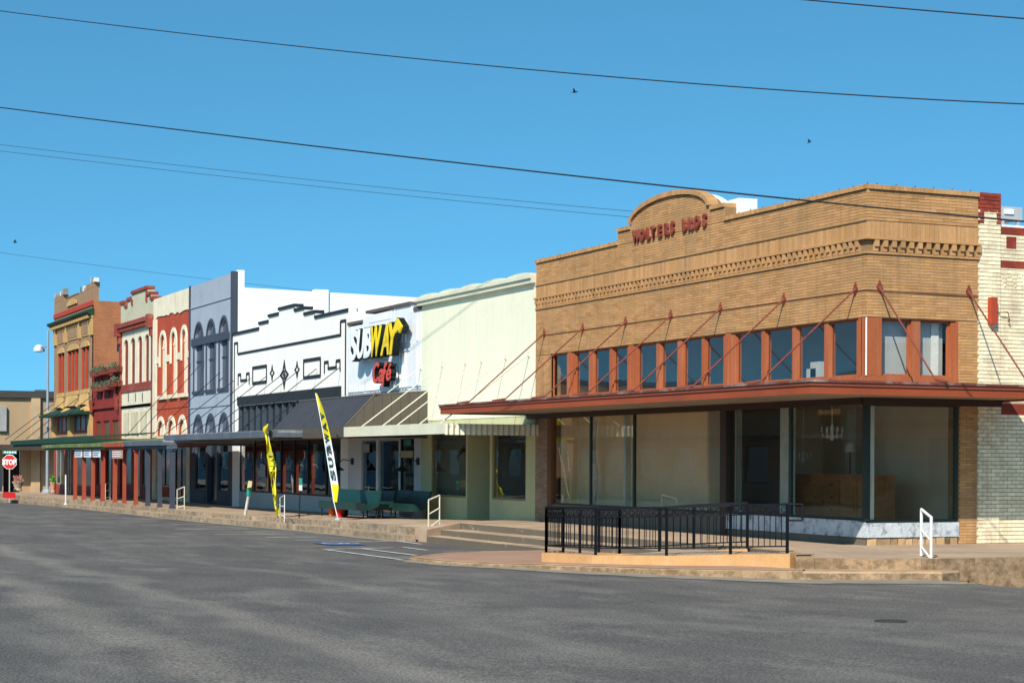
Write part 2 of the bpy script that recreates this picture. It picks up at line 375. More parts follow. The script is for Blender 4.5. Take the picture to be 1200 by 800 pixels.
r_ = nod(nt_, 'ShaderNodeMapRange'); r_.inputs[1].default_value = .36; r_.inputs[2].default_value = .64; r_.inputs[3].default_value = .22; r_.inputs[4].default_value = 2.1
L_(n_.outputs['Fac'], r_.inputs[0]); vm_ = nod(nt_, 'ShaderNodeVectorMath', operation='SCALE'); L_(src_, vm_.inputs[0]); L_(r_.outputs[0], vm_.inputs['Scale'])
L_(vm_.outputs[0], b_.inputs['Base Color'])
Mgravel = M('kerb_dust', (.27, .225, .17), rough=.95, var=.2, scale=2., fine=60, finev=.35, bump=.5)
Mslab = M('pavement', (.42, .30, .205), rough=.9, var=.14, scale=1.3, fine=30, finev=.12, bump=.25, stain=(.2, .14, .1), sa=.5, ss=.6, rnd=.08)
Mkerb = M('kerb_concrete', (.40, .29, .19), rough=.9, var=.2, scale=1.5, fine=28, finev=.18, bump=.4, stain=(.10, .08, .06), sa=.45, ss=1.3, rnd=.12, c2=(.33, .25, .17))
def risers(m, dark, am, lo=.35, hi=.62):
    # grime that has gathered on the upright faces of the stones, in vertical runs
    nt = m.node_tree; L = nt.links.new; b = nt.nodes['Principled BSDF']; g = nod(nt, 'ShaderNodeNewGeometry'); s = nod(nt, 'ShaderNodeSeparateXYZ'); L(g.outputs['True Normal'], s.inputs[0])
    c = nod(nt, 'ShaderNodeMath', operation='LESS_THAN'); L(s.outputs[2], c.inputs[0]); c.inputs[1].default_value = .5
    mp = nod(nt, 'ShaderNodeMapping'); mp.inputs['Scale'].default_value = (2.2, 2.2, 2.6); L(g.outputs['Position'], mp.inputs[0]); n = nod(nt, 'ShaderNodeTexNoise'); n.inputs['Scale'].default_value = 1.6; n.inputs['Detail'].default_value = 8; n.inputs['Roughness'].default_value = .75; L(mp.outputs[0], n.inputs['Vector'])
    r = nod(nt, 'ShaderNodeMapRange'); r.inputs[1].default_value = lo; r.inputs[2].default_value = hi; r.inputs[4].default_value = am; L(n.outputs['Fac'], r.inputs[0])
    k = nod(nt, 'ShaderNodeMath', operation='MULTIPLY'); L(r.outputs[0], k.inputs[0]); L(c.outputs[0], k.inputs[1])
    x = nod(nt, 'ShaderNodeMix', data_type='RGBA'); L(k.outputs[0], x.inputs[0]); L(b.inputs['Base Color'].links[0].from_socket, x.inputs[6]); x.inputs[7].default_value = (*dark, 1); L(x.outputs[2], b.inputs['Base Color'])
Mstep = M('step_concrete', (.42, .30, .20), rough=.9, var=.15, scale=1.5, fine=28, finev=.14, bump=.35, rnd=.12, stain=(.3, .2, .13), sa=.5, ss=1.2)
Mblock = M('corner_block_concrete', (.40, .26, .15), rough=.9, var=.2, scale=1.6, fine=28, finev=.15, bump=.35, rnd=.1, stain=(.22, .12, .06), sa=.6, ss=1.1)
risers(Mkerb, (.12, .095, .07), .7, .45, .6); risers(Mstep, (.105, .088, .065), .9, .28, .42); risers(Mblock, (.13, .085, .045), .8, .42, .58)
Mplat = M('red_concrete', (.36, .20, .135), rough=.9, var=.12, scale=.9, fine=35, finev=.14, bump=.3, stain=(.42, .30, .22), sa=.6, ss=.7)
Mjoint = M('joint_dirt', (.12, .09, .07), rough=1)
Morange = M('orange_kerb_paint', (.56, .31, .13), rough=.75, var=.14, scale=2, fine=30, finev=.12, bump=.3, stain=(.52, .36, .22), sa=.6, ss=2.)
Mearth = M('earth', (.16, .15, .11), rough=1, var=.2, scale=.1)
MB().add([(-2500, -2500, -1.2), (2500, -2500, -1.2), (2500, 2500, -1.2), (-2500, 2500, -1.2)], [(0, 1, 2, 3)]).build('ground', Mearth, kind='structure')
m = MB(); xs = [-140 + i * 1. for i in range(100)] + [-40 + i * .5 for i in range(100)] + [10 + i * 1. for i in range(91)]
ys = [-90 + i * 2 for i in range(26)] + [-38 + i * .5 for i in range(90)] + [7 + i * 2 for i in range(30)]
V = [(x, y, zr(x, y)) for y in ys for x in xs]; n = len(xs)
m.add(V, [(j * n + i, j * n + i + 1, (j + 1) * n + i + 1, (j + 1) * n + i) for j in range(len(ys) - 1) for i in range(n - 1)])
road = m.build('road', Mroad, kind='structure', smooth=True)

# --- pavement along the shops (west part), slab by slab
walk = MB()
def stripz(m, x0, x1, y0, y1, z0f, z1f, th, g=.0):
    a, b = x0 + g, x1 - g
    t = [(a, y0, z0f(a)), (b, y0, z0f(b)), (b, y1, z1f(b)), (a, y1, z1f(a))]
    return m.hexa([(p[0], p[1], p[2] - th) for p in t], t)
def zat(x, y): t = min(1, -y / 4.05); return zb(x) * (1 - t) + zk(x) * t
for i in range(40):
    a = -94 + i * 1.98; b = min(a + 1.98, -14.8)
    if a >= b: break
    stripz(walk, a, b, -4.0, 0, lambda x: zk(x) - .02, lambda x: zb(x) - .02, .6)
walk.box(-94, -14.4, 0, 6, -.8, -.2)
pav = walk.build('sidewalk', Mjoint, kind='structure')
for i in range(49):
    a = -93 + i * 1.6; b = a + 1.6
    if b > -14.6: b = -14.9
    if a >= b: break
    for (y0, y1) in ((-2.0, 0.0), (-3.82, -2.0)):
        f = lambda x, y=y0: zat(x, y) + random.uniform(-.004, .004)
        stripz(MB(), a, b, y0 + .006, y1 - .006, lambda x: zat(x, y0), lambda x: zat(x, y1), .1, .006)
        mm = MB(); dz = random.uniform(-.005, .006)
        stripz(mm, a, b, y0 + .006, y1 - .006, lambda x: zat(x, y0) + dz, lambda x: zat(x, y1) + dz, .1, .006); mm.build('paving_slab', Mslab, pav)
i = 0; a = -93.
while a < -14.6:
    L = random.uniform(1.3, 2.6); b = min(a + L, -14.3); d = random.uniform(-.015, .015); dz = random.uniform(-.012, .008)
    mm = MB(); stripz(mm, a, b, -4.06 + d, -3.82, lambda x: zk(x) + dz, lambda x: zk(x) + dz, .35, .008); mm.build('kerb_stone', Mkerb, pav)
    d = random.uniform(-.02, .02)
    mm = MB(); stripz(mm, a + .3, min(b + .3, -13.9), -4.40 + d, -4.04, lambda x: zg(x) + .17 + dz, lambda x: zg(x) + .18 + dz, .4, .008); mm.build('kerb_stone', Mkerb, pav)
    a = b
# wedge where the pavement steps up to the corner shop level
mm = MB(); t = [(-15.2, -4.0, .36), (-13.6, -3.9, .31), (-14.2, -2.75, .452), (-14.8, 0, .455), (-15.2, 0, .45)]
mm.add(t + [(x, y, -.2) for x, y, z in t], [(0, 1, 2, 3, 4), (0, 5, 6, 1), (1, 6, 7, 2), (2, 7, 8, 3), (3, 8, 9, 4), (4, 9, 5, 0)]); mm.build('paving_slab', Mslab, pav)

# --- corner pavement at the level of the corner shop: slabs clipped to its outline
def P3(u, v, z): p = onZ(u, v, z); return (p.x, p.y)
E932, E1080 = P3(932, 653.5, .43), P3(1080, 655, .43)
OUT = [(-14.3, -2.75), (1.3, -2.75), (2.3, -3.05), E932, E1080, (4.42, -.9), (4.46, .04), (4.46, 30), (0, 30), (0, 0), (-14.3, 0)]
def clip(poly, a, b, s, ax):           # keep s*(p[ax]-a) >= 0
    out = []
    for i in range(len(poly)):
        p, q = poly[i], poly[(i + 1) % len(poly)]; fp = s * (p[ax] - a); fq = s * (q[ax] - a)
        if fp >= 0: out.append(p)
        if fp * fq < 0: t = fp / (fp - fq); out.append((p[0] + (q[0] - p[0]) * t, p[1] + (q[1] - p[1]) * t))
    return out
OUTI = [(-14.25, -2.68), (1.3, -2.68), (2.25, -2.95), (E932[0] - .05, E932[1] + .12), (E1080[0] - .1, E1080[1]), (4.33, -.9), (4.37, .04), (4.37, 30), (0, 30), (0, 0), (-14.3, 0)]
cw = MB(); cw.prism(OUTI, -.3, .415, 'z'); cpav = cw.build('corner_sidewalk', Mjoint, kind='structure')
def zc(x, y): return .45 - .006 * max(0, -y) - (.004 * max(0, x))
def slab_poly(poly, name, mat, parent, z, th=.1):
    cx = sum(p[0] for p in poly) / len(poly); cy = sum(p[1] for p in poly) / len(poly)
    pp = []
    for p in poly:
        d = math.hypot(p[0] - cx, p[1] - cy); k = max(0, 1 - .009 / max(d, .05)); pp.append((cx + (p[0] - cx) * k, cy + (p[1] - cy) * k))
    n = len(pp); mm = MB(); dz = random.uniform(-.003, .004)
    zf = z if callable(z) else (lambda x, y: z)
    t = [(x, y, zf(x, y) + dz) for x, y in pp]
    mm.add(t + [(x, y, q - th) for x, y, q in t], [tuple(range(n))] + [(i, n + i, n + (i + 1) % n, (i + 1) % n) for i in range(n)])
    return mm.build(name, mat, parent)
def area(p): return abs(sum(p[i][0] * p[(i + 1) % len(p)][1] - p[(i + 1) % len(p)][0] * p[i][1] for i in range(len(p)))) / 2
SL1 = [(-14.3, -2.45), (1.2, -2.45), (2.2, -2.7), (E932[0] - .05, E932[1] + .35), (E1080[0] - .32, E1080[1]), (4.12, -.9), (4.16, .04), (4.16, 8), (0, 8), (0, 0), (-14.3, 0)]
for PL, (xa, xb, ya, yb) in ((SL1, (-14.3, 4.5, -4.1, 8)),):
    nx = 12; stepx = 1.55; stepy = 1.45
    ix = xa
    while ix < xb:
        iy = -4.1
        while iy < yb:
            # split in convex pieces: front strip and side strip
            for part in (([(-14.3, -2.45), (1.2, -2.45), (2.2, -2.7), (E932[0] - .05, E932[1] + .35), (E1080[0] - .32, E1080[1]), (4.12, -.9), (4.14, 0), (-14.3, 0)]), ([(0, .001), (4.14, .001), (4.16, 8), (0, 8)])):
                q = clip(clip(clip(clip(part, ix, 0, 1, 0), ix + stepx, 0, -1, 0), iy, 0, 1, 1), iy + stepy, 0, -1, 1)
                if len(q) > 2 and area(q) > .05: slab_poly(q, 'paving_slab', Mslab, cpav, zc)
            iy += stepy
        ix += stepx
# edge stones of the upper level and the two steps below it, in front of the green shop
def stones(pts, wid, ztop, zbot, mat, parent, lo=1.2, hi=2.3, name='kerb_stone'):
    """a run of stones along a polyline (outer edge), wid metres deep to the left of its direction"""
    for (x0, y0), (x1, y1) in zip(pts, pts[1:]):
        L = math.hypot(x1 - x0, y1 - y0); dx, dy = (x1 - x0) / L, (y1 - y0) / L; s = 0
        while s < L - .01:
            e = min(L, s + random.uniform(lo, hi))
            if L - e < .5: e = L
            g = .006; j = random.uniform(-.012, .012); zt = ztop(x0 + dx * s, y0 + dy * s) if callable(ztop) else ztop; ze = ztop(x0 + dx * e, y0 + dy * e) if callable(ztop) else ztop
            dz = random.uniform(-.006, .006)
            a = (x0 + dx * (s + g) + dy * j, y0 + dy * (s + g) - dx * j); b = (x0 + dx * (e - g) + dy * j, y0 + dy * (e - g) - dx * j)
            c = (b[0] - dy * wid, b[1] + dx * wid); d = (a[0] - dy * wid, a[1] + dx * wid)
            zl = zbot if not callable(zbot) else zbot(a[0], a[1])
            MB().hexa([(a[0], a[1], zl), (b[0], b[1], zl), (c[0], c[1], zl), (d[0], d[1], zl)],
                      [(a[0], a[1], zt + dz), (b[0], b[1], ze + dz), (c[0], c[1], ze + dz), (d[0], d[1], zt + dz)]).build(name, mat, parent)
            s = e
stones([(-14.25, -2.76), (1.3, -2.76)], .3, .448, .1, Mstep, cpav)
stones([(1.3, -2.76), (2.3, -3.06), E932, E1080, (4.42, -.9)], .32, .432, .05, Mblock, cpav)
stones([(4.43, -1.75), (4.42, -.91)], .3, .428, -.6, Mblock, cpav, .8, .9)
stones([(4.42, -.9), (4.46, .6)], .3, .43, -.6, Mblock, cpav, 1.4, 1.6)
stones([(4.47, .62), (4.47, 14)], .3, .43, -.7, Mblock, cpav, 1.6, 2.4)
stones([(-14.0, -3.42), (-1.5, -3.42)], .70, .30, .0, Mstep, cpav, name='step')
stones([(-14.0, -3.90), (-2.0, -3.90)], .52, .155, -.1, Mstep, cpav, name='step')
# the raised island in front, its kerb following the turn into the side street
KP = [(480, 658.7, .03), (503, 661.8, .035), (528, 664, .04), (560, 665.8, .045), (591, 667, .05), (639, 669, .06), (700, 672, .07), (780, 675.5, .08), (860, 678, .09), (940, 679.7, .10), (1010, 680, .10), (1080, 679.7, .10), (1104, 680.3, .10)]
K = [(*P3(u, v, z), z) for u, v, z in KP]
NB = [(*P3(559.5, 646, .13), .02), (*P3(520, 648, .13), .025), (*P3(487, 652.5, .13), .03)]     # back of the island, toward the parking bays
def khz(i): return .13
outer = [(-6.3, -4.1, .01)] + NB + K[:10]
def kerb_run(pts, wid, h, mat, parent, name='kerb_stone'):
    # mitred strip, cut into stones
    P = [Vector((p[0], p[1])) for p in pts]; nr = []
    for i in range(len(P)):
        t = (P[min(i + 1, len(P) - 1)] - P[max(i - 1, 0)]).normalized(); nr.append(Vector((-t.y, t.x)))
    for i in range(len(P) - 1):
        a, b = P[i], P[i + 1]; c, d = b + nr[i + 1] * wid, a + nr[i] * wid; za, zb_ = pts[i][2], pts[i + 1][2]
        ha = h(i) if callable(h) else h; hb = h(i + 1) if callable(h) else h; sh = .02
        MB().add([(a.x, a.y, za - .3), (b.x, b.y, zb_ - .3), (c.x, c.y, zb_ - .3), (d.x, d.y, za - .3),
                  (a.x, a.y, za + ha - .03), (b.x, b.y, zb_ + hb - .03), (c.x, c.y, zb_ + hb), (d.x, d.y, za + ha),
                  (a.x + nr[i].x * .03, a.y + nr[i].y * .03, za + ha), (b.x + nr[i + 1].x * .03, b.y + nr[i + 1].y * .03, zb_ + hb)],
                 [(0, 1, 5, 4), (1, 2, 6, 9, 5), (2, 3, 7, 6), (3, 0, 4, 8, 7), (8, 9, 6, 7), (4, 5, 9, 8), (3, 2, 1, 0)]).build(name, mat, parent)
inner = [(-6.0, -3.95, .15), (-5.6, -3.95, .15), (-5.2, -3.95, .15), (-4.6, -3.95, .15), (-3.9, -3.95, .15), (-3.2, -3.95, .15), (-2.5, -3.95, .15), (-2.0, -3.9, .15), (-1.5, -3.8, .16), (-.9, -3.5, .18), (-.2, -3.2, .2), (.9, -2.9, .22), (2.0, -2.95, .24), (E932[0], E932[1], .24)]
hk = lambda i: .12 + .012 * max(0, i - 8)
m = MB(); nn = len(outer)
V = [(p[0], p[1], p[2] + hk(i) - .006) for i, p in enumerate(outer)] + [(*p[:2], p[2]) for p in inner]
m.add(V, [(i, i + 1, nn + i + 1, nn + i) for i in range(nn - 1)]); island = m.build('traffic_island', Mplat, kind='structure')
kerb_run(outer, .2, hk, Mblock, island)
kerb_run([K[9], K[10], K[11], K[12], (K[12][0] - .25, K[12][1] + .55, .1)], .75, lambda i: .15, Mblock, cpav, name='step')
# pale dust in the gutter
def ribbon(pts, w0, w1, mat, name, dz=.008, jit=.08, parent=None, sub=4):
    P = []
    for a, b in zip(pts, pts[1:]):
        for k in range(sub): t = k / sub; P.append(tuple(a[i] + (b[i] - a[i]) * t for i in range(2)))
    P.append(pts[-1][:2]); V = []; n = len(P)
    for i, p in enumerate(P):
        t = Vector(P[min(i + 1, n - 1)]) - Vector(P[max(i - 1, 0)]); t.normalize(); w_ = w0 + (w1 - w0) * i / n + random.uniform(-jit, jit)
        for k, ww in enumerate((-.03, w_ * .5, w_)):
            x, y = p[0] + t.y * ww, p[1] - t.x * ww; V.append((x, y, zr(x, y) + dz + .004 * (2 - k)))
    return MB().add(V, [f for i in range(n - 1) for f in ((3 * i, 3 * i + 1, 3 * i + 4, 3 * i + 3), (3 * i + 1, 3 * i + 2, 3 * i + 5, 3 * i + 4))]).build(name, mat, parent)
gd = ribbon([(p[0], p[1]) for p in K[:13]] + [(4.75, -.6), (4.72, .8), (4.72, 6)], .30, 1.25, Mgravel, 'gutter_dust', jit=.12); tag(gd, kind='structure')
gd2 = ribbon([(-60 + i * 2, -4.43) for i in range(24)], .1, .3, Mgravel, 'gutter_dust', jit=.05, sub=3); tag(gd2, kind='structure')

# --- painted lines of the parking bays
Mwhite_line = M('road_paint', (.62, .61, .58), rough=.7, var=.2, scale=3, fine=40, finev=.25, stain=(.16, .155, .15), sa=.75, ss=4.)
Mblue_line = M('blue_road_paint', (.045, .13, .34), rough=.7, var=.2, scale=3, fine=40, finev=.25, stain=(.12, .13, .15), sa=.7, ss=3.)
def road_line(p, q, w, mat, name='bay_line', dz=.016):
    L = (Vector(q) - Vector(p)).length; n = max(2, int(L / .3)); t = (Vector(q) - Vector(p)).normalized(); V = []
    for i in range(n + 1):
        a = Vector(p) + t * L * i / n
        for s in (-1, 1): x, y = a.x - t.y * s * w / 2, a.y + t.x * s * w / 2; V.append((x, y, zr(x, y) + dz))
    return MB().add(V, [(2 * i, 2 * i + 1, 2 * i + 3, 2 * i + 2) for i in range(n)]).build(name, mat, road)
def g2(u, v): 
    z = 0
    for _ in range(6): p = onZ(u, v, z); z = zr(p.x, p.y)
    return (p.x, p.y)
for a, b in (((383, 644.4), (470.6, 656)), ((377.5, 644), (461, 642)), ((423.7, 643), (487.5, 651)), ((472.5, 641.5), (500, 645)), ((438.7, 634.6), (464, 634.1)), ((464, 634.1), (494, 637.9)),
             ((346, 633.6), (437, 634.6)), ((252, 626.4), (345, 626.5)), ((312, 630), (372, 629.2)), ((200, 614.8), (266.7, 614)), ((166.7, 615.3), (208, 616.2)), ((140, 610.7), (184, 611.2)), ((205, 620.5), (290, 620)), ((110, 606.8), (152, 607)), ((85, 603), (125, 603)), ((62, 599.8), (95, 599.6))):
    road_line(g2(*a), g2(*b), .11, Mwhite_line)
B4_ = [g2(*p) for p in ((366, 636.2), (398, 635.2), (447, 638.3), (414, 640.2))]
bx_, by_ = sum(p[0] for p in B4_) / 4, sum(p[1] for p in B4_) / 4
road_line((bx_ - .65, by_ - .2), (bx_ + .65, by_ - .2), 1.0, Mblue_line, 'parking_symbol_ground', .020)
sy = MB()
def fl(pts, dz=.026): sy.add([(bx_ + x, by_ - .2 + y, zr(bx_ + x, by_ - .2 + y) + dz) for x, y in pts], [tuple(range(len(pts)))])
fl([(-.06 + .09 * math.cos(t), .46 + .09 * math.sin(t)) for t in [i * math.pi / 5 for i in range(10)]])
fl([(-.12, .33), (0, .33), (.02, .0), (-.12, 0)]); fl([(0, .05), (.22, .05), (.22, -.02), (0, -.02)]); fl([(.2, .03), (.27, .03), (.38, -.33), (.3, -.36)]); fl([(-.02, .24), (.2, .2), (.2, .14), (-.02, .17)])
for i in range(9):
    a, b = math.pi * .62 + i * .42, math.pi * .62 + (i + 1) * .42
    fl([(.02 + .27 * math.cos(a), -.17 + .27 * math.sin(a)), (.02 + .27 * math.cos(b), -.17 + .27 * math.sin(b)), (.02 + .2 * math.cos(b), -.17 + .2 * math.sin(b)), (.02 + .2 * math.cos(a), -.17 + .2 * math.sin(a))])
sy.build('wheelchair_symbol', Mwhite_line, road)
# sealed cracks in the asphalt
Mseal = M('crack_seal', (.045, .043, .042), rough=.6)
def wander(p, q, amp, n=24, seed=0):
    r = random.Random(seed); P = []; a = 0; d = (Vector(q) - Vector(p)); nn_ = Vector((-d.y, d.x)).normalized()
    for i in range(n + 1): a += r.uniform(-amp, amp); v = Vector(p) + d * (i / n) + nn_ * a * (1 - abs(2 * i / n - 1)); P.append((v.x, v.y))
    return P
for k, (a, b, am) in enumerate((((-5, 628), (250, 617), .35), ((-5, 634), (160, 626), .2))):
    P = wander(g2(*a), g2(*b), am, seed=k); V = []; rr_ = random.Random(k)
    for i, p in enumerate(P):
        t = (Vector(P[min(i + 1, len(P) - 1)]) - Vector(P[max(0, i - 1)])).normalized(); w_ = rr_.uniform(.006, .016)
        for s in (-1, 1): x, y = p[0] - t.y * s * w_, p[1] + t.x * s * w_; V.append((x, y, zr(x, y) + .012))
    MB().add(V, [(2 * i, 2 * i + 1, 2 * i + 3, 2 * i + 2) for i in range(len(P) - 1)]).build('crack_seal', Mseal, road)
# iron cover in the roadway
c_ = g2(1044, 728); mh = MB().lathe((c_[0], c_[1], zr(*c_) + .0), [(.19, 0), (.19, .014), (.17, .016), (.16, .01), (.05, .01), (.04, .016)], 20)
tag(mh.build('manhole_cover', M('cast_iron', (.055, .05, .046), rough=.6, metal=.3, bump=.4), org=(c_[0], c_[1], 0)), 'small round dark iron cover set in the asphalt near the corner', 'manhole cover')

# ================================================================== corner shop (tan brick, two street fronts)
Mtan = M('tan_brick', (.49, .265, .118), rough=.9, var=.13, scale=.7, fine=22, finev=.10, bump=.2, stain=(.30, .19, .10), sa=.4, ss=.6, rnd=.12, c2=(.44, .225, .08), streak=(.21, .135, .075), stv=.45)
Mmortar = M('tan_mortar', (.27, .165, .08), rough=1, var=.15)
Mwbrick = M('cream_painted_brick', (.86, .75, .52), rough=.85, var=.08, scale=1.2, fine=22, finev=.1, bump=.3, stain=(.42, .30, .18), sa=.5, ss=1.6, rnd=.12, c2=(.78, .66, .45), streak=(.5, .38, .24), stv=.35)
Mwmortar = M('cream_mortar', (.42, .34, .23), rough=1)
Mrust = M('orange_wood_paint', (.36, .098, .036), rough=.62, var=.12, scale=1.2, fine=30, finev=.12, bump=.25, stain=(.30, .09, .045), sa=.4, ss=1.5, streak=(.5, .26, .15), stv=.35, stretch=(1, 1, .4))
Mfascia = M('fascia_red_paint', (.30, .062, .022), rough=.6, var=.14, scale=.7, fine=26, finev=.12, bump=.2, stain=(.18, .05, .03), sa=.5, ss=.9)
Mroofedge = M('roof_flashing', (.16, .05, .035), rough=.6, var=.2, stain=(.5, .45, .42), sa=.6, ss=1.1)
Msoffit = M('soffit_boards', (.33, .27, .21), rough=.85, var=.12, stain=(.2, .13, .09), sa=.5)
Miron = M('rusty_iron', (.20, .05, .03), rough=.7, var=.2, fine=40, bump=.3)
Mwhitep = M('white_paint', (.78, .77, .74), rough=.7, var=.06, scale=2, stain=(.5, .46, .4), sa=.3)
Mdarkf = M('dark_green_frame', (.02, .035, .03), rough=.5, var=.15)
Mbluewh = M('peeling_white_paint', (.52, .55, .58), rough=.8, var=.15, scale=3, fine=20, bump=.6, stain=(.10, .12, .15), sa=.9, ss=4.)
Mstone = M('rubble_stone', (.46, .30, .15), rough=.9, var=.25, scale=3, bump=.6, rnd=.35, c2=(.2, .12, .07))
Mbeige = flat('beige_partition', (.85, .62, .38), rough=.9)
Mbeige2 = flat('grey_beige_wall', (.82, .62, .41), rough=.9)
Mbrown = flat('brown_floor', (.12, .08, .05))
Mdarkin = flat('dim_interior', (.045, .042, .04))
Mcurt = M('pale_curtain', (.50, .50, .42), rough=.9, var=.25, scale=4, stretch=(6, 6, .5))

W = thing('corner_shop', 'long tan brick corner shop with arched parapet and orange transom windows', 'building', (0, 0, .45))
XL = X(628); TOP = 7.5; YS = 2.66         # west end of the front, parapet height, depth of the tan brick on the side
ZH, ZS0 = 4.90, 3.77                      # transom head and foot
zsoL, zsoT = 6.47, 6.80                   # soldier course
zdn0, zdn1 = 6.19, 6.42                   # dentils
# mortar core with the openings
WX0, WX1 = X(645), -.0
gridwall('wall', Mmortar, W, XL, -.001, 3.3, 7.41, .0, .3, [(WX0, -.05, ZS0, ZH)])
gridwall('wall', Mmortar, W, .3, YS, 3.3, 7.41, -.0, -.3, [(.3, 2.19, ZS0, ZH)], ax='x')
gridwall('wall', Mmortar, W, YS, 26, -.3, 6.8, -.02, -.3, [], ax='x')
# parapet capping bricks on edge, proud of the wall
cap = MB(); x = XL
def capb(x0, x1, z, face0=-.055): cap.cr = random.random() + .001; cap.box(x0, x1 - .008, face0 - random.uniform(0, .004), .28, z, z + .09)
arcL, arcR = X(739, 0, 250), X(832.5, 0, 250); stL, stR = X(724.4, 0, 280), X(850, 0, 250)
zst = Z(728, 271.5); zpk = Z(790, 223.2); zsp = Z(744, 262)
x = XL - .02
while x < .02:
    if not (stL < x < stR): capb(x, min(x + .1, .03), 7.41)
    x += .1
y = .02
while y < YS: cap.cr = random.random() + .001; cap.box(.055 + random.uniform(0, .004), -.27, y, min(y + .092, YS), 7.41, 7.50); y += .1
cap.build('capping_course', Mtan, W, kind='stuff')
# raised centre with steps and arch
cen = MB(); cen.prism([(stL, 7.41), (stR, 7.41), (stR, zst - .0), (stL, zst)], 0.001, .3)
A = arc_pts(arcL, arcR, zsp, zpk - zsp - .12, 16); cen.prism(A, .001, .3); cen.build('parapet_centre', Mmortar, W)
x = stL
st = MB()
while x < stR - .02:
    if x < arcL - .02 or x > arcR: st.cr = random.random() + .001; st.box(x, min(x + .1, stR) - .008, -.055, .28, zst, zst + .09)
    x += .1
st.build('capping_course', Mtan, W, kind='stuff')
B = arc_pts(arcL - .02, arcR + .02, zsp, zpk - zsp, 44); A2 = arc_pts(arcL + .1, arcR - .1, zsp, zpk - zsp - .12, 44); vo = MB()
for i in range(44):
    me_ = MB(); g = .04
    p = [A2[i], A2[i + 1], B[i + 1], B[i]]; cx = sum(q[0] for q in p) / 4; cz = sum(q[1] for q in p) / 4
    me_.prism([(cx + (q[0] - cx) * .95, cz + (q[1] - cz) * .98) for q in p], -.075, .2); me_.build('arch_brick', Mtan, W)
wb = MB(); wb.prism(arc_pts(arcL - .0, arcR + .03, zsp - .25, zpk - zsp + .2, 20), .2, .62); wb.box(stR - .35, stR + .12, .281, .75, 7.3, zst + .2); wb.box(stL - .1, stL + .3, .281, .6, 7.3, zst + .1)
wb.box(XL, stL - .12, .281, .34, 7.3, 7.515); wb.box(stR + .14, -.29, .281, .34, 7.3, 7.515); wb.box(-.34, -.281, .281, YS, 7.3, 7.515); wb.build('parapet_back', Mwhitep, W)
# front and side bricks
Hc = .058; Lb = .30
def rows_between(z0, z1, spanf):
    out = []; k = 0; n = int(round((z1 - z0) / Hc)); h = (z1 - z0) / max(1, n)
    for i in range(n): out.append((z0 + i * h, spanf(z0 + (i + .5) * h)))
    return out, h
sp = lambda z: [(XL, 0.012)]
def front_span(z):
    if z < ZH: return [(XL, WX0), ]
    return [(XL, .012)]
for z0, z1, key in ((3.5, ZH, None), (ZH + .02, zdn0 - .045, None), (zsoT + .008, 7.40, None)):
    rw, h = rows_between(z0, z1, front_span); brick_field(W, rw, h, Lb, .007, Mtan, 0., 'y', key=key)
rw, h = rows_between(7.41, zpk - .1, lambda z: [(stL, stR)] if z < zst else ([(min(p for p, q in [(a, b) for a, b in A if b >= z] or [(0, 0)]) + .0, max([a for a, b in A if b >= z] or [0]))] if any(b >= z for a, b in A) else []))
brick_field(W, rw, h, Lb, .007, Mtan, 0., 'y')
def side_span(z):
    if z < ZH: return [(2.19, YS)]
    return [(-.012, YS)]
r1, h1 = rows_between(ZH + .02, zdn0 - .045, side_span); r2, _ = rows_between(zsoT + .008, 7.40, side_span); r3, _ = rows_between(3.5, ZH, side_span)
brick_field(W, r1 + r2 + r3, h1, Lb, .007, Mtan, 0., 'x', indiv=300, key=lambda t: abs(t[1] - 5.6))
# soldier course: bricks on end
MB().box(XL, .03, -.045, .05, zsoT - .012, zsoT + .012).build('joint_shadow_strip', Mmortar, W)  # dark proud strip, draws the joint and adds its shadow line
s0 = MB().box(0, .098, -.022, .05, zsoL + .005, zsoT - .013); o = s0.build('soldier_brick', Mtan, W, org=(0, 0, 0)); me = o.data
for v in me.vertices: v.co += Vector((0, 0, .45))
o.location = Vector((XL, 0, 0)) - origin(W); n = int(-XL / .107)
for i in range(1, n): inst(me, 'soldier_brick', W, (XL + i * .107, random.uniform(-.003, .003), 0))
for i in range(25): inst(me, 'soldier_brick', W, (random.uniform(-.003, .003), i * .107 - .02, 0), rot=(0, 0, math.pi / 2))
# ledges and dentils
lg = MB(); lg.box(XL, .09, -.09, .0, zdn1 + .005, zdn1 + .05); lg.box(.0, .09, 0, YS + .02, zdn1 + .005, zdn1 + .045)
lg.box(XL, .045, -.045, .0, zdn0 - .04, zdn0 - .0); lg.box(.0, .045, 0, YS + .02, zdn0 - .04, zdn0); lg.build('ledge_course', Mtan, W)
d0 = MB().box(0, .10, -.08, .02, zdn0 + .10, zdn1); d0.box(0, .10, -.045, .02, zdn0 + .01, zdn0 + .099); o = d0.build('dentil', Mtan, W, org=(0, 0, 0)); me = o.data
for v in me.vertices: v.co += Vector((0, 0, .45))
o.location = Vector((XL + .05, 0, 0)) - origin(W)
for i in range(1, int(-XL / .205)): inst(me, 'dentil', W, (XL + .05 + i * .205, 0, 0))
for i in range(13): inst(me, 'dentil', W, (0, .14 + i * .205, 0), rot=(0, 0, math.pi / 2))
# little pegs along the coping
pg = MB()
for i in range(32): pg.tube((XL + .2 + i * .49, .1, 7.49), (XL + .2 + i * .49, .1, 7.56), .012, 4)
for i in range(6): pg.tube((-.1, .3 + i * .45, 7.49), (-.1, .3 + i * .45, 7.56), .012, 4)
pg.build('coping_pegs', Miron, W, kind='stuff')
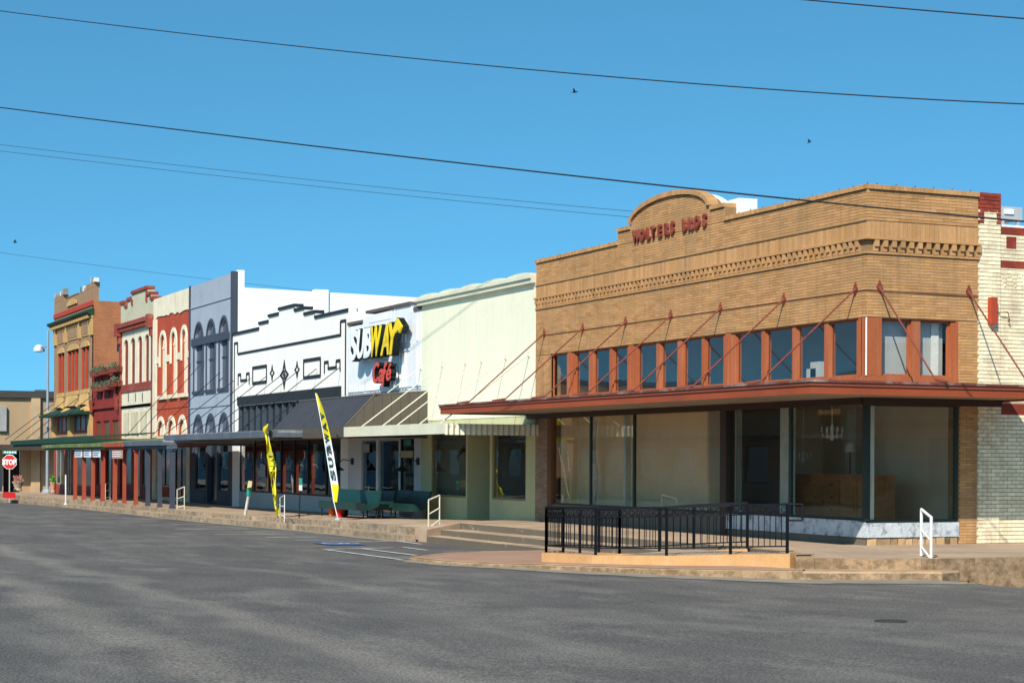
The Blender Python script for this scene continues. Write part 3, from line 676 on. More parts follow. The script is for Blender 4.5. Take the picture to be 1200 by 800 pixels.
# name in raised red letters
for ch, u, v in (('W', 745.6, 283), ('O', 752.7, 281.5), ('L', 759.5, 280), ('T', 765.3, 278.5), ('E', 773, 277), ('R', 781, 275), ('S', 788, 273), ('B', 802, 270.5), ('R', 809, 268.8), ('O', 816.7, 267), ('S', 825.5, 264.8)):
    p = onY(u, v, -.05); text(ch, W, (p.x, -.045, p.z), .37, Miron if False else M('red_letter_paint', (.20, .038, .025), rough=.6, stain=(.45, .2, .08), sa=.5, ss=6), .03, .022, 0, name='letter', sx=.86)
# thin cable running between the rod anchors
MB().poly([(XL + .5, -.03, 5.44), (-8, -.03, 5.44), (.03, -.03, 5.44), (.035, .3, 5.44), (.035, YS, 5.42)], .009, 4).build('wall_cable', Miron, W)

# transom windows, front
fz0, fz1 = ZS0, ZH
tr_f = [(650, 663.8), (677, 689.5), (698.5, 713.5), (722, 734.5), (750, 768.5), (777.5, 793), (803.5, 821.5), (830, 847), (866, 891.5), (901, 927.5), (937.5, 965), (976, 1003)]
trb = MB(); xs_ = [(X(a, .12) - .04, X(b, .03) + .012) for a, b in tr_f]
prev = WX0
for i, (a, b) in enumerate(xs_ + [(-.04, 0)]):
    MB().box(prev, a - .0, .03, .2, fz0 + .0, fz1 - .0).build('transom_post', Mrust, W)                   # post between two windows
    if a - prev > .3: trb.box(prev + .12, a - .12, .0, .03, fz0, fz1); trb.box((prev + a) / 2 - .03, (prev + a) / 2 + .03, -.025, .0, fz0, fz1)
    prev = b
trb.box(WX0, .004, -.014, .22, fz0 - .16, fz0 - .002)
trb.build('transom_frame', Mrust, W)
for a, b in xs_: window(W, a, b, fz0 + .0, fz1 - .003, .07, Mrust, GLASS, fw=.04, depth=.05)
# side
tr_s = [(1034, 1063), (1079, 1109)]; ys_ = [(onX(a, 420, -.03).y - .012, onX(b, 420, -.12).y + .04) for a, b in tr_s]
trb = MB(); prev = .0
for i, (a, b) in enumerate(ys_ + [(2.19, 0)]):
    trb.box(-.03, -.2, prev, a, fz0, fz1)
    if i == 2: trb.box(.0, -.03, prev + .1, prev + .2, fz0, fz1)
    prev = b
trb.box(.008, -.031, -.006, ys_[0][0] - .03, fz0, fz1); trb.box(.016, -.22, .012, 2.19, fz0 - .158, fz0 - .003); trb.build('transom_frame', Mrust, W)
MB().tube((.012, -.012, fz0), (.012, -.012, fz1), .018, 6).build('corner_strip', Mwhitep, W)
for a, b in ys_: window(W, a, b, fz0, fz1 - .003, -.09, Mrust, GLASS, fw=.045, depth=.05, ax='x', sign=-1)
room(W, XL + .3, -.31, .31, 2.0, 3.6, 5.2, flat('loft_wall', (.45, .46, .46)), floor=flat('loft_floor', (.10, .09, .08)))
bl = MB(); 
for u, v0, v1 in ((948, 432, 446), (953, 424, 446)): p = X(u, .5); bl.box(p - .12, p + .25, .5, .75, ZS0 + .0, Z(u, v0, .5))
bl.build('stored_box', flat('pale_card', (.5, .5, .5)), W)
MB().box(-.25, -.27, 1.72, 1.9, ZS0, ZH).build('blind', Mwhitep, W)

# --- ground floor shop front
SILL, HEAD = .93, 3.26
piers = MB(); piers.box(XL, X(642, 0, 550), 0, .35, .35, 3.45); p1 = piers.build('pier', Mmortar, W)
rw, h = rows_between(.46, 3.4, lambda z: [(XL, X(642, 0, 550))]); brick_field(W, rw, h, Lb, .007, M('brown_pier_brick', (.30, .19, .125), rough=.9, rnd=.2, stain=(.3, .3, .3), sa=.3), 0., 'y', name='pier_brick')  # west pier, browner and darker brick than the walls
MB().box(X(642, 0, 550), X(646.5, 0, 550), -.02, .2, .46, 3.4).build('jamb', M('brown_wood', (.14, .055, .025), rough=.6), W)
ps = MB(); ps.box(0, -.35, 2.22, YS, .35, 3.4); ps.build('pier', Mmortar, W)
rw, h = rows_between(.46, 3.45, lambda z: [(2.22, YS)]); brick_field(W, rw, h, Lb, .007, Mtan, 0., 'x', name='pier_brick')
# head beam
hb = MB(); hb.box(XL, 0, .0, .3, HEAD, 3.6); hb.box(0, -.3, .0, YS, HEAD, 3.6); hb.build('head_beam', M('dark_brown_paint', (.05, .028, .02), rough=.6), W)
def shopwin(u0, u1, fw=.05): return window(W, X(u0, .05, 540), X(u1, .05, 540), SILL, HEAD, .02, Mdarkf, GLASS, fw=fw, depth=.06, name='shop_window')
shopwin(646.5, 692.6, .035); shopwin(692.6, 743.5, .035); shopwin(743.5, 846, .04)
MB().box(X(845.5, 0, 540), X(852, 0, 540), -.03, .2, .45, 3.4).build('post', M('dark_brown_paint'  , (.05, .03, .02)), W)
shopwin(853, 927, .05); shopwin(927, 1013.5, .045)
MB().box(-.05, .03, -.03, .05, .93, HEAD).build('corner_post', Mdarkf, W)
window(W, .06, 2.2, .89, HEAD - .02, -.02, Mdarkf, GLASS, fw=.06, depth=.06, ax='x', sign=-1, name='shop_window')
MB().box(-.06, -.14, .10, .24, .93, HEAD).build('inner_post', Mcurt, W)
# bulkhead
bk = MB(); bk.box(X(852), -.26, -.02, .25, .60, .925); bk.box(-.259, .02, -.021, .0, .60, .9); bk.box(.02, -.25, 0.001, 2.22, .60, .885); bk.build('bulkhead', Mbluewh, W)
bk = MB(); bk.box(X(646), X(852), .0, .25, .45, .925); bk.build('bulkhead', M('grey_brown_bulkhead', (.13, .11, .09), rough=.9), W)
bk = MB(); bk.box(X(852), -.02, .01, .25, .3, .598); bk.build('plinth', M('grey_plinth', (.16, .13, .10), rough=.95, var=.2), W)
MB().box(.0, -.25, .02, 2.22, .3, .598).build('plinth', Mjoint, W)
y = .03; k = 0
while y < 2.15:
    l = random.uniform(.12, .36); e = min(y + l, 2.2); pr = random.uniform(.012, .035); h_ = random.uniform(.565, .597)
    MB().add([(pr, y, .36), (pr, e - .015, .36), (pr + random.uniform(-.02, .01), e - .02, h_), (pr - .015, y + .01, h_ - random.uniform(0, .02)), (-.02, y, .36), (-.02, e - .015, .36), (-.02, e - .02, h_), (-.02, y + .01, h_)],
             [(0, 1, 2, 3), (1, 5, 6, 2), (4, 0, 3, 7), (3, 2, 6, 7), (4, 7, 6, 5), (0, 4, 5, 1)]).build('stone', Mstone, W); y = e
# interiors: a beige display partition behind the western windows, the corner showroom behind the others
xd = X(846, .7, 540)
room(W, X(646), xd, .30, .78, .80, 3.30, Mbeige, name='display_partition', floor=Mbrown)
MB().box(X(666, .6, 540), X(667, .6, 540) + .0, .55, .84, .8, 3.3).box(X(741, .6, 540), X(741, .6, 540) + .12, .35, .5, .8, 3.3).build('display_post', Mcurt, W)
cr = MB()
for k, (u, ua) in enumerate(((656, 662), (649, 655), (698, 700))):
    x0 = X(u, .6, 540); x1 = X(ua, .6, 540)
    cr.grid(lambda a, b: (x0 + (x1 - x0) * b + .12 * a + .03 * math.sin(b * 9 + k), .52 + .05 * math.sin(a * 7 + b * 11), 2.9 - 1.9 * b if k != 2 else 3.2 - 2.3 * b), 5, 12)
cr.build('plastic_sheet', M('crumpled_plastic', (.6, .58, .52), rough=.35, var=.3, scale=6), W)
MB().box(xd + .05, xd + .07, .31, 5.2, .8, 3.32).box(xd + .071, -.31, 5.2, 5.25, .8, 3.32).box(-.36, -.31, 2.25, 5.19, .8, 3.32).build('interior_wall', Mbeige2, W)
MB().box(xd + .05, -.06, .25, 5.2, 3.321, 3.36).build('interior_ceiling', Mwhitep, W); MB().box(xd + .05, -.07, .08, 5.2, .76, .80).build('interior_floor', flat('old_floor', (.35, .25, .16)), W)
Mshow = Mbeige2
MB().box(-5.0, -4.9, 2.9, 3.1, .8, 3.3).box(X(853, .4, 540), X(862.5, .4, 540), .40, .55, .85, 3.3).build('column', Mcurt, W)
pt = MB(); pt.box(X(864, 1.0, 540), X(913, 1.0, 540), 1.0, 1.1, .8, 3.3); pt.build('dark_interior_sheet', Mdarkin, W)  # dark sheet stands in for the unlit interior behind the glass
MB().box(X(914, .5, 540), X(925, .5, 540), .5, .65, .8, 3.3).build('column', Mcurt, W)
MB().box(X(929, 3.4, 540), -.31, 3.4, 3.5, .8, 3.32).build('back_wall', Mbeige2, W)

# --- canopy on rods, wrapping the corner
DF, DS, ZC0, ZC1 = 2.62, 2.08, 3.30, 3.52
CL = X(516, -DF, 478); CE = 3.25
cp = MB(); out = [(CL, -.0), (CL, -DF), (DS, -DF), (DS, CE), (0, CE), (0, 0)]
cp.prism([(CL - .04, .0), (CL - .04, -DF - .05), (DS + .05, -DF - .05), (DS + .05, CE + .03), (.003, CE + .03), (.003, -.003), (XL - .2, -.003), (XL - .2, 0)], ZC1 - .01, ZC1 + .035, 'z')
canopy = cp.build('canopy', Mroofedge, W)
fs = MB(); fs.box(CL, DS, -DF, -DF + .05, ZC0, ZC1 - .012); fs.box(DS - .0, DS - .05, -DF + .05, CE, ZC0, ZC1 - .012); fs.box(CL, CL + .05, -DF + .05, -.0, ZC0, ZC1 - .012); fs.box(DS - .05, .0, CE - .05, CE, ZC0, ZC1 - .012); fs.build('fascia', Mfascia, canopy)
fs = MB(); fs.box(CL - .025, DS + .025, -DF - .025, -DF - .001, ZC1 - .075, ZC1 - .012); fs.box(DS + .001, DS + .025, -DF - .0, CE, ZC1 - .075, ZC1 - .012); fs.build('drip_board', M('drip_board_paint', (.22, .055, .03), rough=.6, var=.2), canopy)
n = 12
for i in range(int((DS - CL - .12) / .30)):
    a = CL + .06 + i * .30
    if a + .29 > DS - .06: break
    MB().box(a, a + .285, -DF + .055, -.01 if a < -.3 else (CE - .06 if a > .01 else -.01), ZC0 + .04, ZC0 + .06).build('soffit_board', Msoffit, canopy)
bd = MB(); bd.box(CL + .06, 0, -.12, -.01, ZC0 - .1, ZC0 + .038); bd.box(.01, .12, -.1, CE - .06, ZC0 - .1, ZC0 + .038); bd.build('wall_beam', M('dark_brown_paint', (.05, .028, .02)), canopy)
sunx = None
def rod(p, q, parent=canopy):
    MB().tube(p, q, .017, 6).build('rod', Miron, parent)
    b = MB(); P = Vector(p); d = (Vector(q) - P).normalized()
    b.tube(P - d * .0, P + d * .16, .034, 6, .02); 
    if abs(d.y) > abs(d.x): b.prism([(p[0] - .07, p[2]), (p[0], p[2] - .12), (p[0] + .07, p[2]), (p[0], p[2] + .14)], -.045, -.014)
    else: b.prism([(p[1] - .07, p[2]), (p[1], p[2] - .12), (p[1] + .07, p[2]), (p[1], p[2] + .14)], .014, .045, 'x')
    b.build('anchor_plate', Miron, parent)
    Q = Vector(q); e = MB(); hd = Vector((d.x, d.y, 0)).normalized()
    e.tube(Q + Vector((0, 0, .01)), Q + hd * .34 + Vector((0, 0, -.045)), .03, 6); e.box(Q.x - .06, Q.x + .06, Q.y - .06, Q.y + .06, ZC1 + .036, ZC1 + .05); e.build('rod_shoe', Miron, parent)
    MB().grid(lambda a, b_: (Q.x - .25 + .5 * a + .03 * math.sin(b_ * 9), Q.y - .12 + .3 * b_ + .03 * math.sin(a * 8), ZC1 + .042), 5, 4).build('roof_patch', M('silver_sealant', (.55, .54, .53), rough=.6, var=.3, scale=8), parent)
for xa in (-14.96, -12.6, -10.2, -7.9, -5.6, -2.97, -.34): rod((xa, -.03, 5.48), (xa, -2.2, ZC1 + .09))
for ya in (.28, 2.42): rod((.03, ya, 5.5), (1.85, ya, ZC1 + .09))

# --- cream painted brick of the side wall
YP = onX(1172, 300).y
zt = 6.78
pp = MB(); pp.box(0, -.3, YS, YP, .3, 7.1); pp.build('pilaster_core', Mwmortar, W)
Hw, Lw = .079, .215
rows = []; k = 0; z = .46
while z < 7.1: rows.append((z, [(YS + .003, YP)] if not (z > 6.9) else [(YS + .003, YP)])); z += Hw
brick_field(W, rows, Hw, Lw, .012, Mwbrick, .0, 'x', indiv=150, name='painted_brick', key=lambda t: abs(t[1] - 4.5), proud=.03)
Mredb = M('red_painted_brick', (.22, .035, .02), rough=.8, rnd=.2, var=.2, scale=3, stain=(.4, .07, .03), sa=.6, ss=3)
rows = []; z = 7.105 - .22
while z < 7.46: rows.append((z, [(YS + .0, YP)] if z > 7.1 else [(YS, YS + .14), (YP - .12, YP)])); z += Hw
brick_field(W, rows, Hw, Lw, .01, Mredb, .002, 'x', name='red_brick', indiv=12, proud=.034)
MB().box(-.002, -.3, YS, YP, 7.1, 7.47).build('pilaster_cap', Mredb, W)
rows = []; z = .46
def wsp(z): return [(YP + .003, 9.)]
while z < 6.70: rows.append((z, wsp(z))); z += Hw
brick_field(W, rows, Hw, Lw, .012, Mwbrick, -.02, 'x', indiv=150, name='painted_brick', key=lambda t: (t[0] > 5.0) * 50 + abs(t[1] - 4.5), proud=.014)
rb = MB(); rb.box(-.001, -.3, YP, 26, 6.70, 6.85); rb.box(.0, -.02, YP, 26, 6.02, 6.17); q = onX(1179.5, 288).y; q2 = onX(1191, 288).y; rb.box(.0, -.02, q, q2, 6.42, 6.66)
rb.box(.0, -.02, YP + .05, 26, 3.05, 3.28); rb.build('red_band', Mredb, W)
MB().box(-.03, -.29, YP + .05, 26, 6.85, 6.9).build('coping', Mwhitep, W)
for i in range(14):
    y = YP + .02 + i * .26; c = MB()
    for j in range(4): c.box(.012 + .0, -.02, y + j * .03, y + .13 - j * .01 + .02, 5.98 - (j + 1) * .085, 5.98 - j * .085 - .012)
    c.build('corbel', Mwbrick, W)
q = onX(1158.5, 350, .06).y; MB().box(.034, .16, q, q + .15, 4.86, 5.40).build('iron_bracket', M('bright_red_paint', (.36, .05, .02), rough=.6), W)
MB().poly([(.04, q + .2, 5.1), (.1, q + .45, 5.12), (.1, q + .5, 4.95), (.04, q + .5, 4.93)], .01, 5).build('wire_stub', Miron, W)
rf = MB(); rf.box(XL + .05, -.31, .35, 25.9, 6.0, 6.1); rf.box(-16, -.31, 25.9, 26.1, -.3, 6.6); rf.box(XL, XL + .2, .31, 25.9, -.3, 7.2); rf.build('roof', M('flat_roof', (.3, .29, .27)), W)
# interior furniture seen through the corner windows (things of their own)
Mwood = M('old_brown_wood', (.50, .20, .07), rough=.5, var=.25, scale=3, stretch=(1, 1, 4), fine=30, bump=.2)
dx0, dx1 = X(928, 1.9, 580), X(1026, 1.9, 580)
ds = thing('sideboard', 'brown carved wooden sideboard behind the corner shop window', 'sideboard', (dx0, 1.9, .8))
ZT = Z(975, 558, 1.9)
MB().box(dx0, dx1, 1.9, 2.4, .85, ZT).build('body', Mwood, ds); MB().box(dx0 - .05, dx1 + .05, 1.85, 2.43, ZT + .001, ZT + .045).build('top', Mwood, ds)
MB().box(dx0 - .04, dx1 + .04, 1.86, 2.42, .80, .849).build('plinth', Mwood, ds)
wd = (dx1 - dx0) / 5
for i in range(5):
    a = dx0 + i * wd + .03
    if i in (1, 2): 
        for j in range(3):
            h = (ZT - .95) / 3; d = MB().box(a, a + wd - .05, 1.875, 1.899, .9 + j * h, .9 + (j + 1) * h - .02).build('drawer', Mwood, ds); MB().tube((a + wd / 2, 1.84, .9 + (j + .5) * h), (a + wd / 2, 1.874, .9 + (j + .5) * h), .02, 6).build('knob', Miron, d)
    else:
        d = MB().box(a, a + wd - .05, 1.875, 1.899, .9, ZT - .05).build('door', Mwood, ds); MB().box(a + .08, a + wd - .13, 1.86, 1.874, .98, ZT - .13).build('door_panel', Mwood, d)
Mcrys = M('crystal', (.75, .72, .62), rough=.3)
for (u, v, yy, s, lb) in ((975, 507, 1.6, 1., 'larger glass chandelier hanging in the corner shop window'), (941, 535, 2.1, .8, 'smaller glass chandelier hanging left of the larger one')):
    p = onY(u, v, yy); ch = thing('chandelier', lb, 'chandelier', (p.x, yy, 3.3), 'chandeliers in the corner shop')
    MB().tube((p.x, yy, 3.3), (p.x, yy, p.z + .2 * s), .01, 5).build('chain', Mcrys, ch)
    MB().lathe((p.x, yy, p.z - .12 * s), [(.01, -.06), (.06 * s, 0), (.03 * s, .1 * s), (.05 * s, .2 * s), (.015, .32 * s)], 8).build('stem', Mcrys, ch)
    for k in range(6):
        t = k * math.pi / 3; a = MB(); q = [(p.x + math.cos(t) * r * s, yy + math.sin(t) * r * s, p.z + h * s) for r, h in ((.03, -.05), (.12, -.1), (.2, -.04), (.22, .03))]
        a.poly(q, .009, 5); a.lathe((q[3][0], q[3][1], q[3][2]), [(.035 * s, 0), (.015, .02), (.012, .1 * s)], 6); a.tube(q[2], (q[2][0], q[2][1], q[2][2] - .09 * s), .014, 5, .003); a.build('arm', Mcrys, ch)
lp = thing('floor_lamp', 'thin dark floor lamp standing behind the sideboard', 'lamp', (X(999, 1.7, 540), 2.7, .8)); lx = X(996, 2.7, 540)
lp.location.x = lx; MB().tube((lx, 2.7, .8), (lx, 2.7, 2.35), .018, 6).build('pole', Miron, lp); MB().lathe((lx, 2.7, .8), [(.14, 0), (.14, .02), (.03, .04)], 10).build('base', Miron, lp); MB().lathe((lx, 2.7, 2.3), [(.14, 0), (.08, .2)], 10).build('lamp_shade', Mcrys, lp)
# machine on the roof beyond
p = onX(1173, 257, -2.5); q = onX(1198, 257, -2.5)
rg = thing('rooftop_sign_frame', 'grey metal rooftop cabinet with a small white plate behind the cream brick wall', 'rooftop unit', (-2.5, p.y, 6.1))
MB().box(-2.5, -3.3, p.y, q.y, onX(1180, 257, -2.5).z, onX(1180, 242, -2.5).z).build('cabinet', flat('galvanised', (.42, .43, .45), rough=.5), rg)
MB().box(-2.47, -2.499, p.y + .08, p.y + .33, onX(1180, 251, -2.5).z, onX(1180, 245, -2.5).z).build('plate', Mwhitep, rg)
lgs = [MB().box(-2.52 - i * .7, -2.58 - i * .7, a, a + .06, 6.1, onX(1180, 257, -2.5).z).build('leg', flat('galvanised', (.4, .4, .4)), rg) for i in (0, 1) for a in (p.y + .05, q.y - .12)]

# ================================================================== the row of shops going west
x1, x2, x3, x4, x5, x6, x7, x8, x9 = X(628), X(494), X(408), X(272.5), X(222), X(180.5), X(141), X(109), X(63)

# ---------------- pale green shop
Mgreenw = M('pale_green_stucco', (.77, .745, .575), rough=.85, var=.05, scale=1.2, fine=18, finev=.05, bump=.15, streak=(.58, .58, .45), stv=.4, stain=(.64, .62, .47), sa=.3, ss=.6)
Molive = M('olive_green_paint', (.47, .465, .27), rough=.75, var=.07, scale=1.5, streak=(.33, .35, .17), stv=.3)
Mcream = M('cream_paint', (.74, .66, .48), rough=.75, var=.08, scale=1.5, streak=(.45, .36, .25), stv=.3, stain=(.5, .42, .3), sa=.3)
Mcreamm = M('cream_metal', (.66, .64, .50), rough=.55, var=.1, stain=(.5, .47, .36), sa=.3)
G = thing('green_shop', 'pale green shop with scalloped roof edge next to the tan corner shop', 'building', (x2, 0, .3))
g1 = X(505, 0, 540); g2_ = X(546, 0, 540); g3 = X(574, 0, 540); g4 = X(616, 0, 540)
gb = .97; gt = 2.93
gridwall('wall', Mgreenw, G, x2, x1 - .01, 3.30, 6.95, -.02, .25)
gridwall('shop_wall', Molive, G, x2 + .02, x1 - .01, .0, 3.298, .0, .2, [(g1, g2_, gb, gt), (g2_ + .12, g3, .25, gt), (g3 + .14, g4, gb, gt)])
for i in range(1, 4): xx = x2 + (x1 - x2) * i / 4; MB().box(xx - .006, xx + .006, -.024, -.02, 3.5, 6.9).build('wall_seam', Mgreenw, G)
ct = MB(); ztg = Z(494, 363); ctz = 6.95
ct.box(x2 - .05, x1, -.16, .28, ctz - .06, ctz + .06); ct.box(x2 - .08, x1, -.22, .28, ctz + .062, ctz + .16); ct.build('cornice', Mcreamm, G)
n = 5; wv = (x1 - x2) / n
for i in range(n):
    a = x2 + i * wv; m = MB(); pts = [(a, ctz + .161)] + [(a + wv * t, ctz + .16 + .08 * math.sin(math.pi * min(1, t)) ** .5 + .02 * t) for t in [k / 10 for k in range(1, 10)]] + [(a + wv - .01, ctz + .161)]
    m.prism(pts, -.18, .2); m.build('roof_scallop', Mcreamm, G)
window(G, g1 + .005, g2_ - .005, gb + .005, gt - .005, .03, M('tan_frame', (.25, .20, .10), rough=.6), GLASS, fw=.05, name='shop_window')
window(G, g3 + .145, g4 - .005, gb + .005, gt - .005, .03, MATS['tan_frame'], GLASS, fw=.05, name='shop_window')
dd = MB().box(g2_ + .12, g3, 1.0, 1.05, .45, gt); dd.box(g2_ + .1, g2_ + .12, .2, 1.0, .3, gt); dd.box(g3, g3 + .02, .2, 1.0, .3, gt); dd.box(g2_ + .1, g3 + .02, .201, 1.05, gt, gt + .05); dd.build('entry_recess', Molive, G)
dr = MB().box(g2_ + .22, g3 - .1, .93, .99, .5, gt - .3).build('door', Mdarkf, G); MB().box(g2_ + .34, g3 - .22, .915, .929, 1.25, gt - .4).build('pane', DGLASS, dr); MB().tube((g3 - .16, .9, 1.2), (g3 - .16, .9, 1.6), .012, 5).build('handle', Miron, dr)
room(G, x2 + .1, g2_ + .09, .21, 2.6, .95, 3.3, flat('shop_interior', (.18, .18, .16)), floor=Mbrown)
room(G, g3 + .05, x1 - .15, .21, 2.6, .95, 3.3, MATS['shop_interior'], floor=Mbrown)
rf = MB(); rf.box(x2 + .05, x1 - .05, .3, 14, 6.3, 6.4); rf.box(x2, x1 - .02, 13.8, 14, -.3, 6.6); rf.build('roof', MATS['flat_roof'], G)
MB().box(x2 + .02, x2 + .25, .3, 14, -.3, 6.9).box(x1 - .3, x1 - .03, .36, 14, -.3, 6.9).build('side_wall', Mgreenw, G)
# flat canopy with ribbed metal edge
GD = 2.75; gx0 = X(404, -GD, 505); gx1 = X(521, -GD, 505); gz0 = Z(460, 510, -GD); gz1 = Z(460, 499, -GD)
can = MB().box(gx0, gx1, -GD + .02, -.03, gz1 - .05, gz1 - .0).build('canopy', Mcreamm, G)
fb = MB().box(gx0 - .01, gx1 + .005, -GD - .03, -GD + .01, gz0, gz1 + .03); fb.build('fascia', Mcreamm, can)
co = MB(); n = 34
def cor(y): return .03 * math.sin((y) * 2 * math.pi / .16)
co.grid(lambda a, b: (gx1 + .01 + cor(-GD + a * GD), -GD + a * (GD - .03), gz0 - .02 + (gz1 - gz0 + .03) * b), 136, 1); co.build('ribbed_edge', Mcreamm, can, fix=False)
co = MB(); co.grid(lambda a, b: (gx0 + (gx1 - gx0) * a, -GD + .03 + b * (GD - .06), gz1 - .08 + .025 * math.sin((gx0 + (gx1 - gx0) * a) * 2 * math.pi / .2)), 200, 1); co.build('ribbed_soffit', Mcreamm, can, fix=False)
for u in (494.5, 519.7, 546.7, 565.5, 594, 621):
    xa = X(u, 0, 446); p = (xa, -.03, 4.98); q = (xa, -GD + .12, gz1 + .02)
    MB().tube(p, q, .017, 6).build('rod', Mcreamm, can)
    MB().box(xa - .04, xa + .04, -.05, -.021, 4.9, 5.06).build('anchor_plate', Mcreamm, can)
Myel = M('yellow_cloth', (.72, .60, .03), rough=.7, var=.1, scale=4); Mblk = flat('black_paint', (.015, .015, .018), rough=.5); Mgrn = M('wreath_green', (.04, .08, .03), rough=.9, rnd=.4)
def wreath(x, z, y, lb):
    o = MB()
    for i in range(26):
        t = math.pi * (.05 + .9 * i / 25); c = Vector((x + .42 * math.cos(t), y, z + .38 * math.sin(t)))
        for k in range(3):
            d = Vector((random.uniform(-1, 1), random.uniform(-.5, .5), random.uniform(-1, 1))).normalized() * .11; s = d.cross(Vector((0, 1, 0))).normalized() * .035
            o.add([c - s, c + d * .5 + s, c + d, c + d * .5 - s], [(0, 1, 2, 3)])
    return tag(o.build('garland', Mgrn, org=(x, y, z)), lb, 'garland', 'garlands in the green shop windows')
wreath((g1 + g2_) / 2, 2.05, .5, 'dark leafy garland arched in the left window of the green shop'); wreath((g3 + g4) / 2 + .05, 2.05, .5, 'dark leafy garland arched in the right window of the green shop')
def box_thing(name, lb, cat, x0, x1, y0, y1, z0, z1, mat, grp=None):
    r = .02; m = MB(); m.hexa([(x0, y0, z0), (x1, y0, z0), (x1, y1, z0), (x0, y1, z0)], [(x0 + r, y0 + r, z1), (x1 - r, y0 + r, z1), (x1 - r, y1 - r, z1), (x0 + r, y1 - r, z1)])
    return tag(m.build(name, mat, org=((x0 + x1) / 2, (y0 + y1) / 2, z0)), lb, cat, grp)

# ---------------- sandwich shop
Mwh = M('white_metal_paint', (.76, .77, .80), rough=.6, var=.05, scale=2, streak=(.5, .5, .5), stv=.25)
Mwhd = M('white_wall_paint', (.80, .79, .77), rough=.75, var=.05, scale=1., stain=(.6, .58, .55), sa=.25, streak=(.6, .58, .54), stv=.2)
Mbrown2 = M('brown_metal', (.085, .07, .055), rough=.55, var=.1, scale=2)
S = thing('sandwich_shop', 'white metal clad sandwich shop with brown awning and yellow and white sign', 'building', (x3, 0, .2))
zlo = 4.3
prof = [(x3 + .02, zlo), (x2 - .01, zlo), (x2 - .01, Z(490, 359)), (X(481), Z(482, 362)), (X(481), Z(480, 357.5)), (X(462.5), Z(462.5, 360)), (X(462.5), Z(461, 362)), (X(429.5), Z(430, 371)), (X(429.5), Z(426, 380)), (x3 + .02, Z(409, 382.5))]
MB().prism(prof, .0, .25).build('wall', Mwh, S)
mcap = MB()
for a, b, z in ((408.5, 426, Z(417, 380)), (430, 462, Z(446, 364.5)), (463, 481.5, Z(472, 359))): mcap.box(X(a), X(b), -.07, .3, z + .0, z + .10)
mcap.box(X(486), x2 + .03, -.07, .2, Z(490, 364), Z(490, 359)); mcap.build('coping', M('brown_coping', (.12, .09, .08), rough=.7), S)
rb = MB(); i = 0; xx = x3 + .25
while xx < x2 - .1:
    if abs(xx - X(427.5)) > .15 and abs(xx - X(483)) > .35:
        MB().box(xx, xx + .07, -.07, -.03, zlo + .1, Z(440, 448) if xx < X(462) else Z(475, 446) + .9).build('cladding_rib', Mwh, S)
        if xx > X(425): MB().box(xx, xx + .07, -.07, -.03, Z(470, 402) + .0, Z(470, 376) + 0).build('cladding_rib', Mwh, S)
    xx += .26
for a_ in ((x3 + .02, X(425), -.03, -.001, 4.4, Z(417, 382)), (X(425) + .01, X(481) - .01, -.028, -.001, 4.4, Z(446, 368)), (X(481), x2, -.03, -.001, 4.4, Z(486, 364)), (X(462), X(481), -.06, -.031, Z(470, 412), Z(470, 409.5))): MB().box(*a_).build('cladding_panel', Mwh, S)
MB().box(X(433), X(459), -.04, 0, Z(446, 392) + .45, Z(446, 367)).build('gable_board', Mwhd, S)
# raised sign letters
Msub1 = flat('sign_white', (.85, .86, .88), rough=.4); Msub2 = flat('sign_yellow', (.90, .62, .0), rough=.4); Msubs = flat('sign_side_dark', (.006, .012, .01), rough=.5); Mred = flat('sign_red', (.60, .07, .045), rough=.4)
SG = thing('shop_sign', 'raised slanting sign reading SUBWAY in white and yellow letters on the white wall', 'sign', (X(440), -.06, 5))
def sign_letter(ch, u0, u1, vt, vb, mf, yy=-.5):
    xa, xb = X(u0, yy, (vt + vb) / 2), X(u1, yy, (vt + vb) / 2); zt_, zb2 = Z((u0 + u1) / 2, vt, yy), Z((u0 + u1) / 2, vb, yy)
    for off, mm, y, dp, nm in ((.075, Msubs, yy + .13, .10, 'letter'), (.03, mf, yy, .012, 'letter_face')):
        gx_ = .03 if nm == 'letter' else 0
        me = text_mesh(ch, 1, dp, off, .25); me2 = me.copy(); me2.materials.clear(); me2.materials.append(mm)
        xs0 = min(v.co.x for v in me2.vertices); xs1 = max(v.co.x for v in me2.vertices); ys0 = min(v.co.y for v in me2.vertices); ys1 = max(v.co.y for v in me2.vertices)
        for v in me2.vertices:
            a = (v.co.x - xs0) / (xs1 - xs0); b = (v.co.y - ys0) / (ys1 - ys0); v.co = (xa - gx_ + (xb - xa + 2 * gx_) * a - SG.location.x, y - v.co.z - SG.location.y, zb2 - gx_ + (zt_ - zb2 + 2 * gx_) * b - SG.location.z)
        o = bpy.data.objects.new(nm, me2); col.objects.link(o)
        if nm == 'letter': o.parent = SG; par = o
        else: o.parent = par
for ch, u0, u1, vt, vb, mf in (('S', 409.5, 419.5, 387.5, 422.5, Msub1), ('U', 418.2, 427.8, 385.5, 420, Msub1), ('B', 426, 435.4, 384, 419, Msub1), ('W', 434.3, 446.8, 382, 417.5, Msub2), ('A', 446, 456, 380.5, 416, Msub2), ('Y', 455, 467, 377.5, 415, Msub2)):
    sign_letter(ch, u0, u1, vt, vb, mf)
def upoly(m, pts, y0, y1): m.prism([(X(u, y0, v), Z(u, v, y0)) for u, v in pts], y0, y1)
m = MB(); upoly(m, [(462, 381), (465, 373), (470.5, 382.5), (467.5, 390), (466, 386), (463, 390)], -.515, -.46); m.build('arrow', Msub2, SG)
m = MB(); upoly(m, [(461.5, 380.5), (465.3, 372), (471.5, 382.5), (467.5, 391), (466, 387.5), (463, 391)], -.44, -.2); m.build('arrow', Msubs, SG)
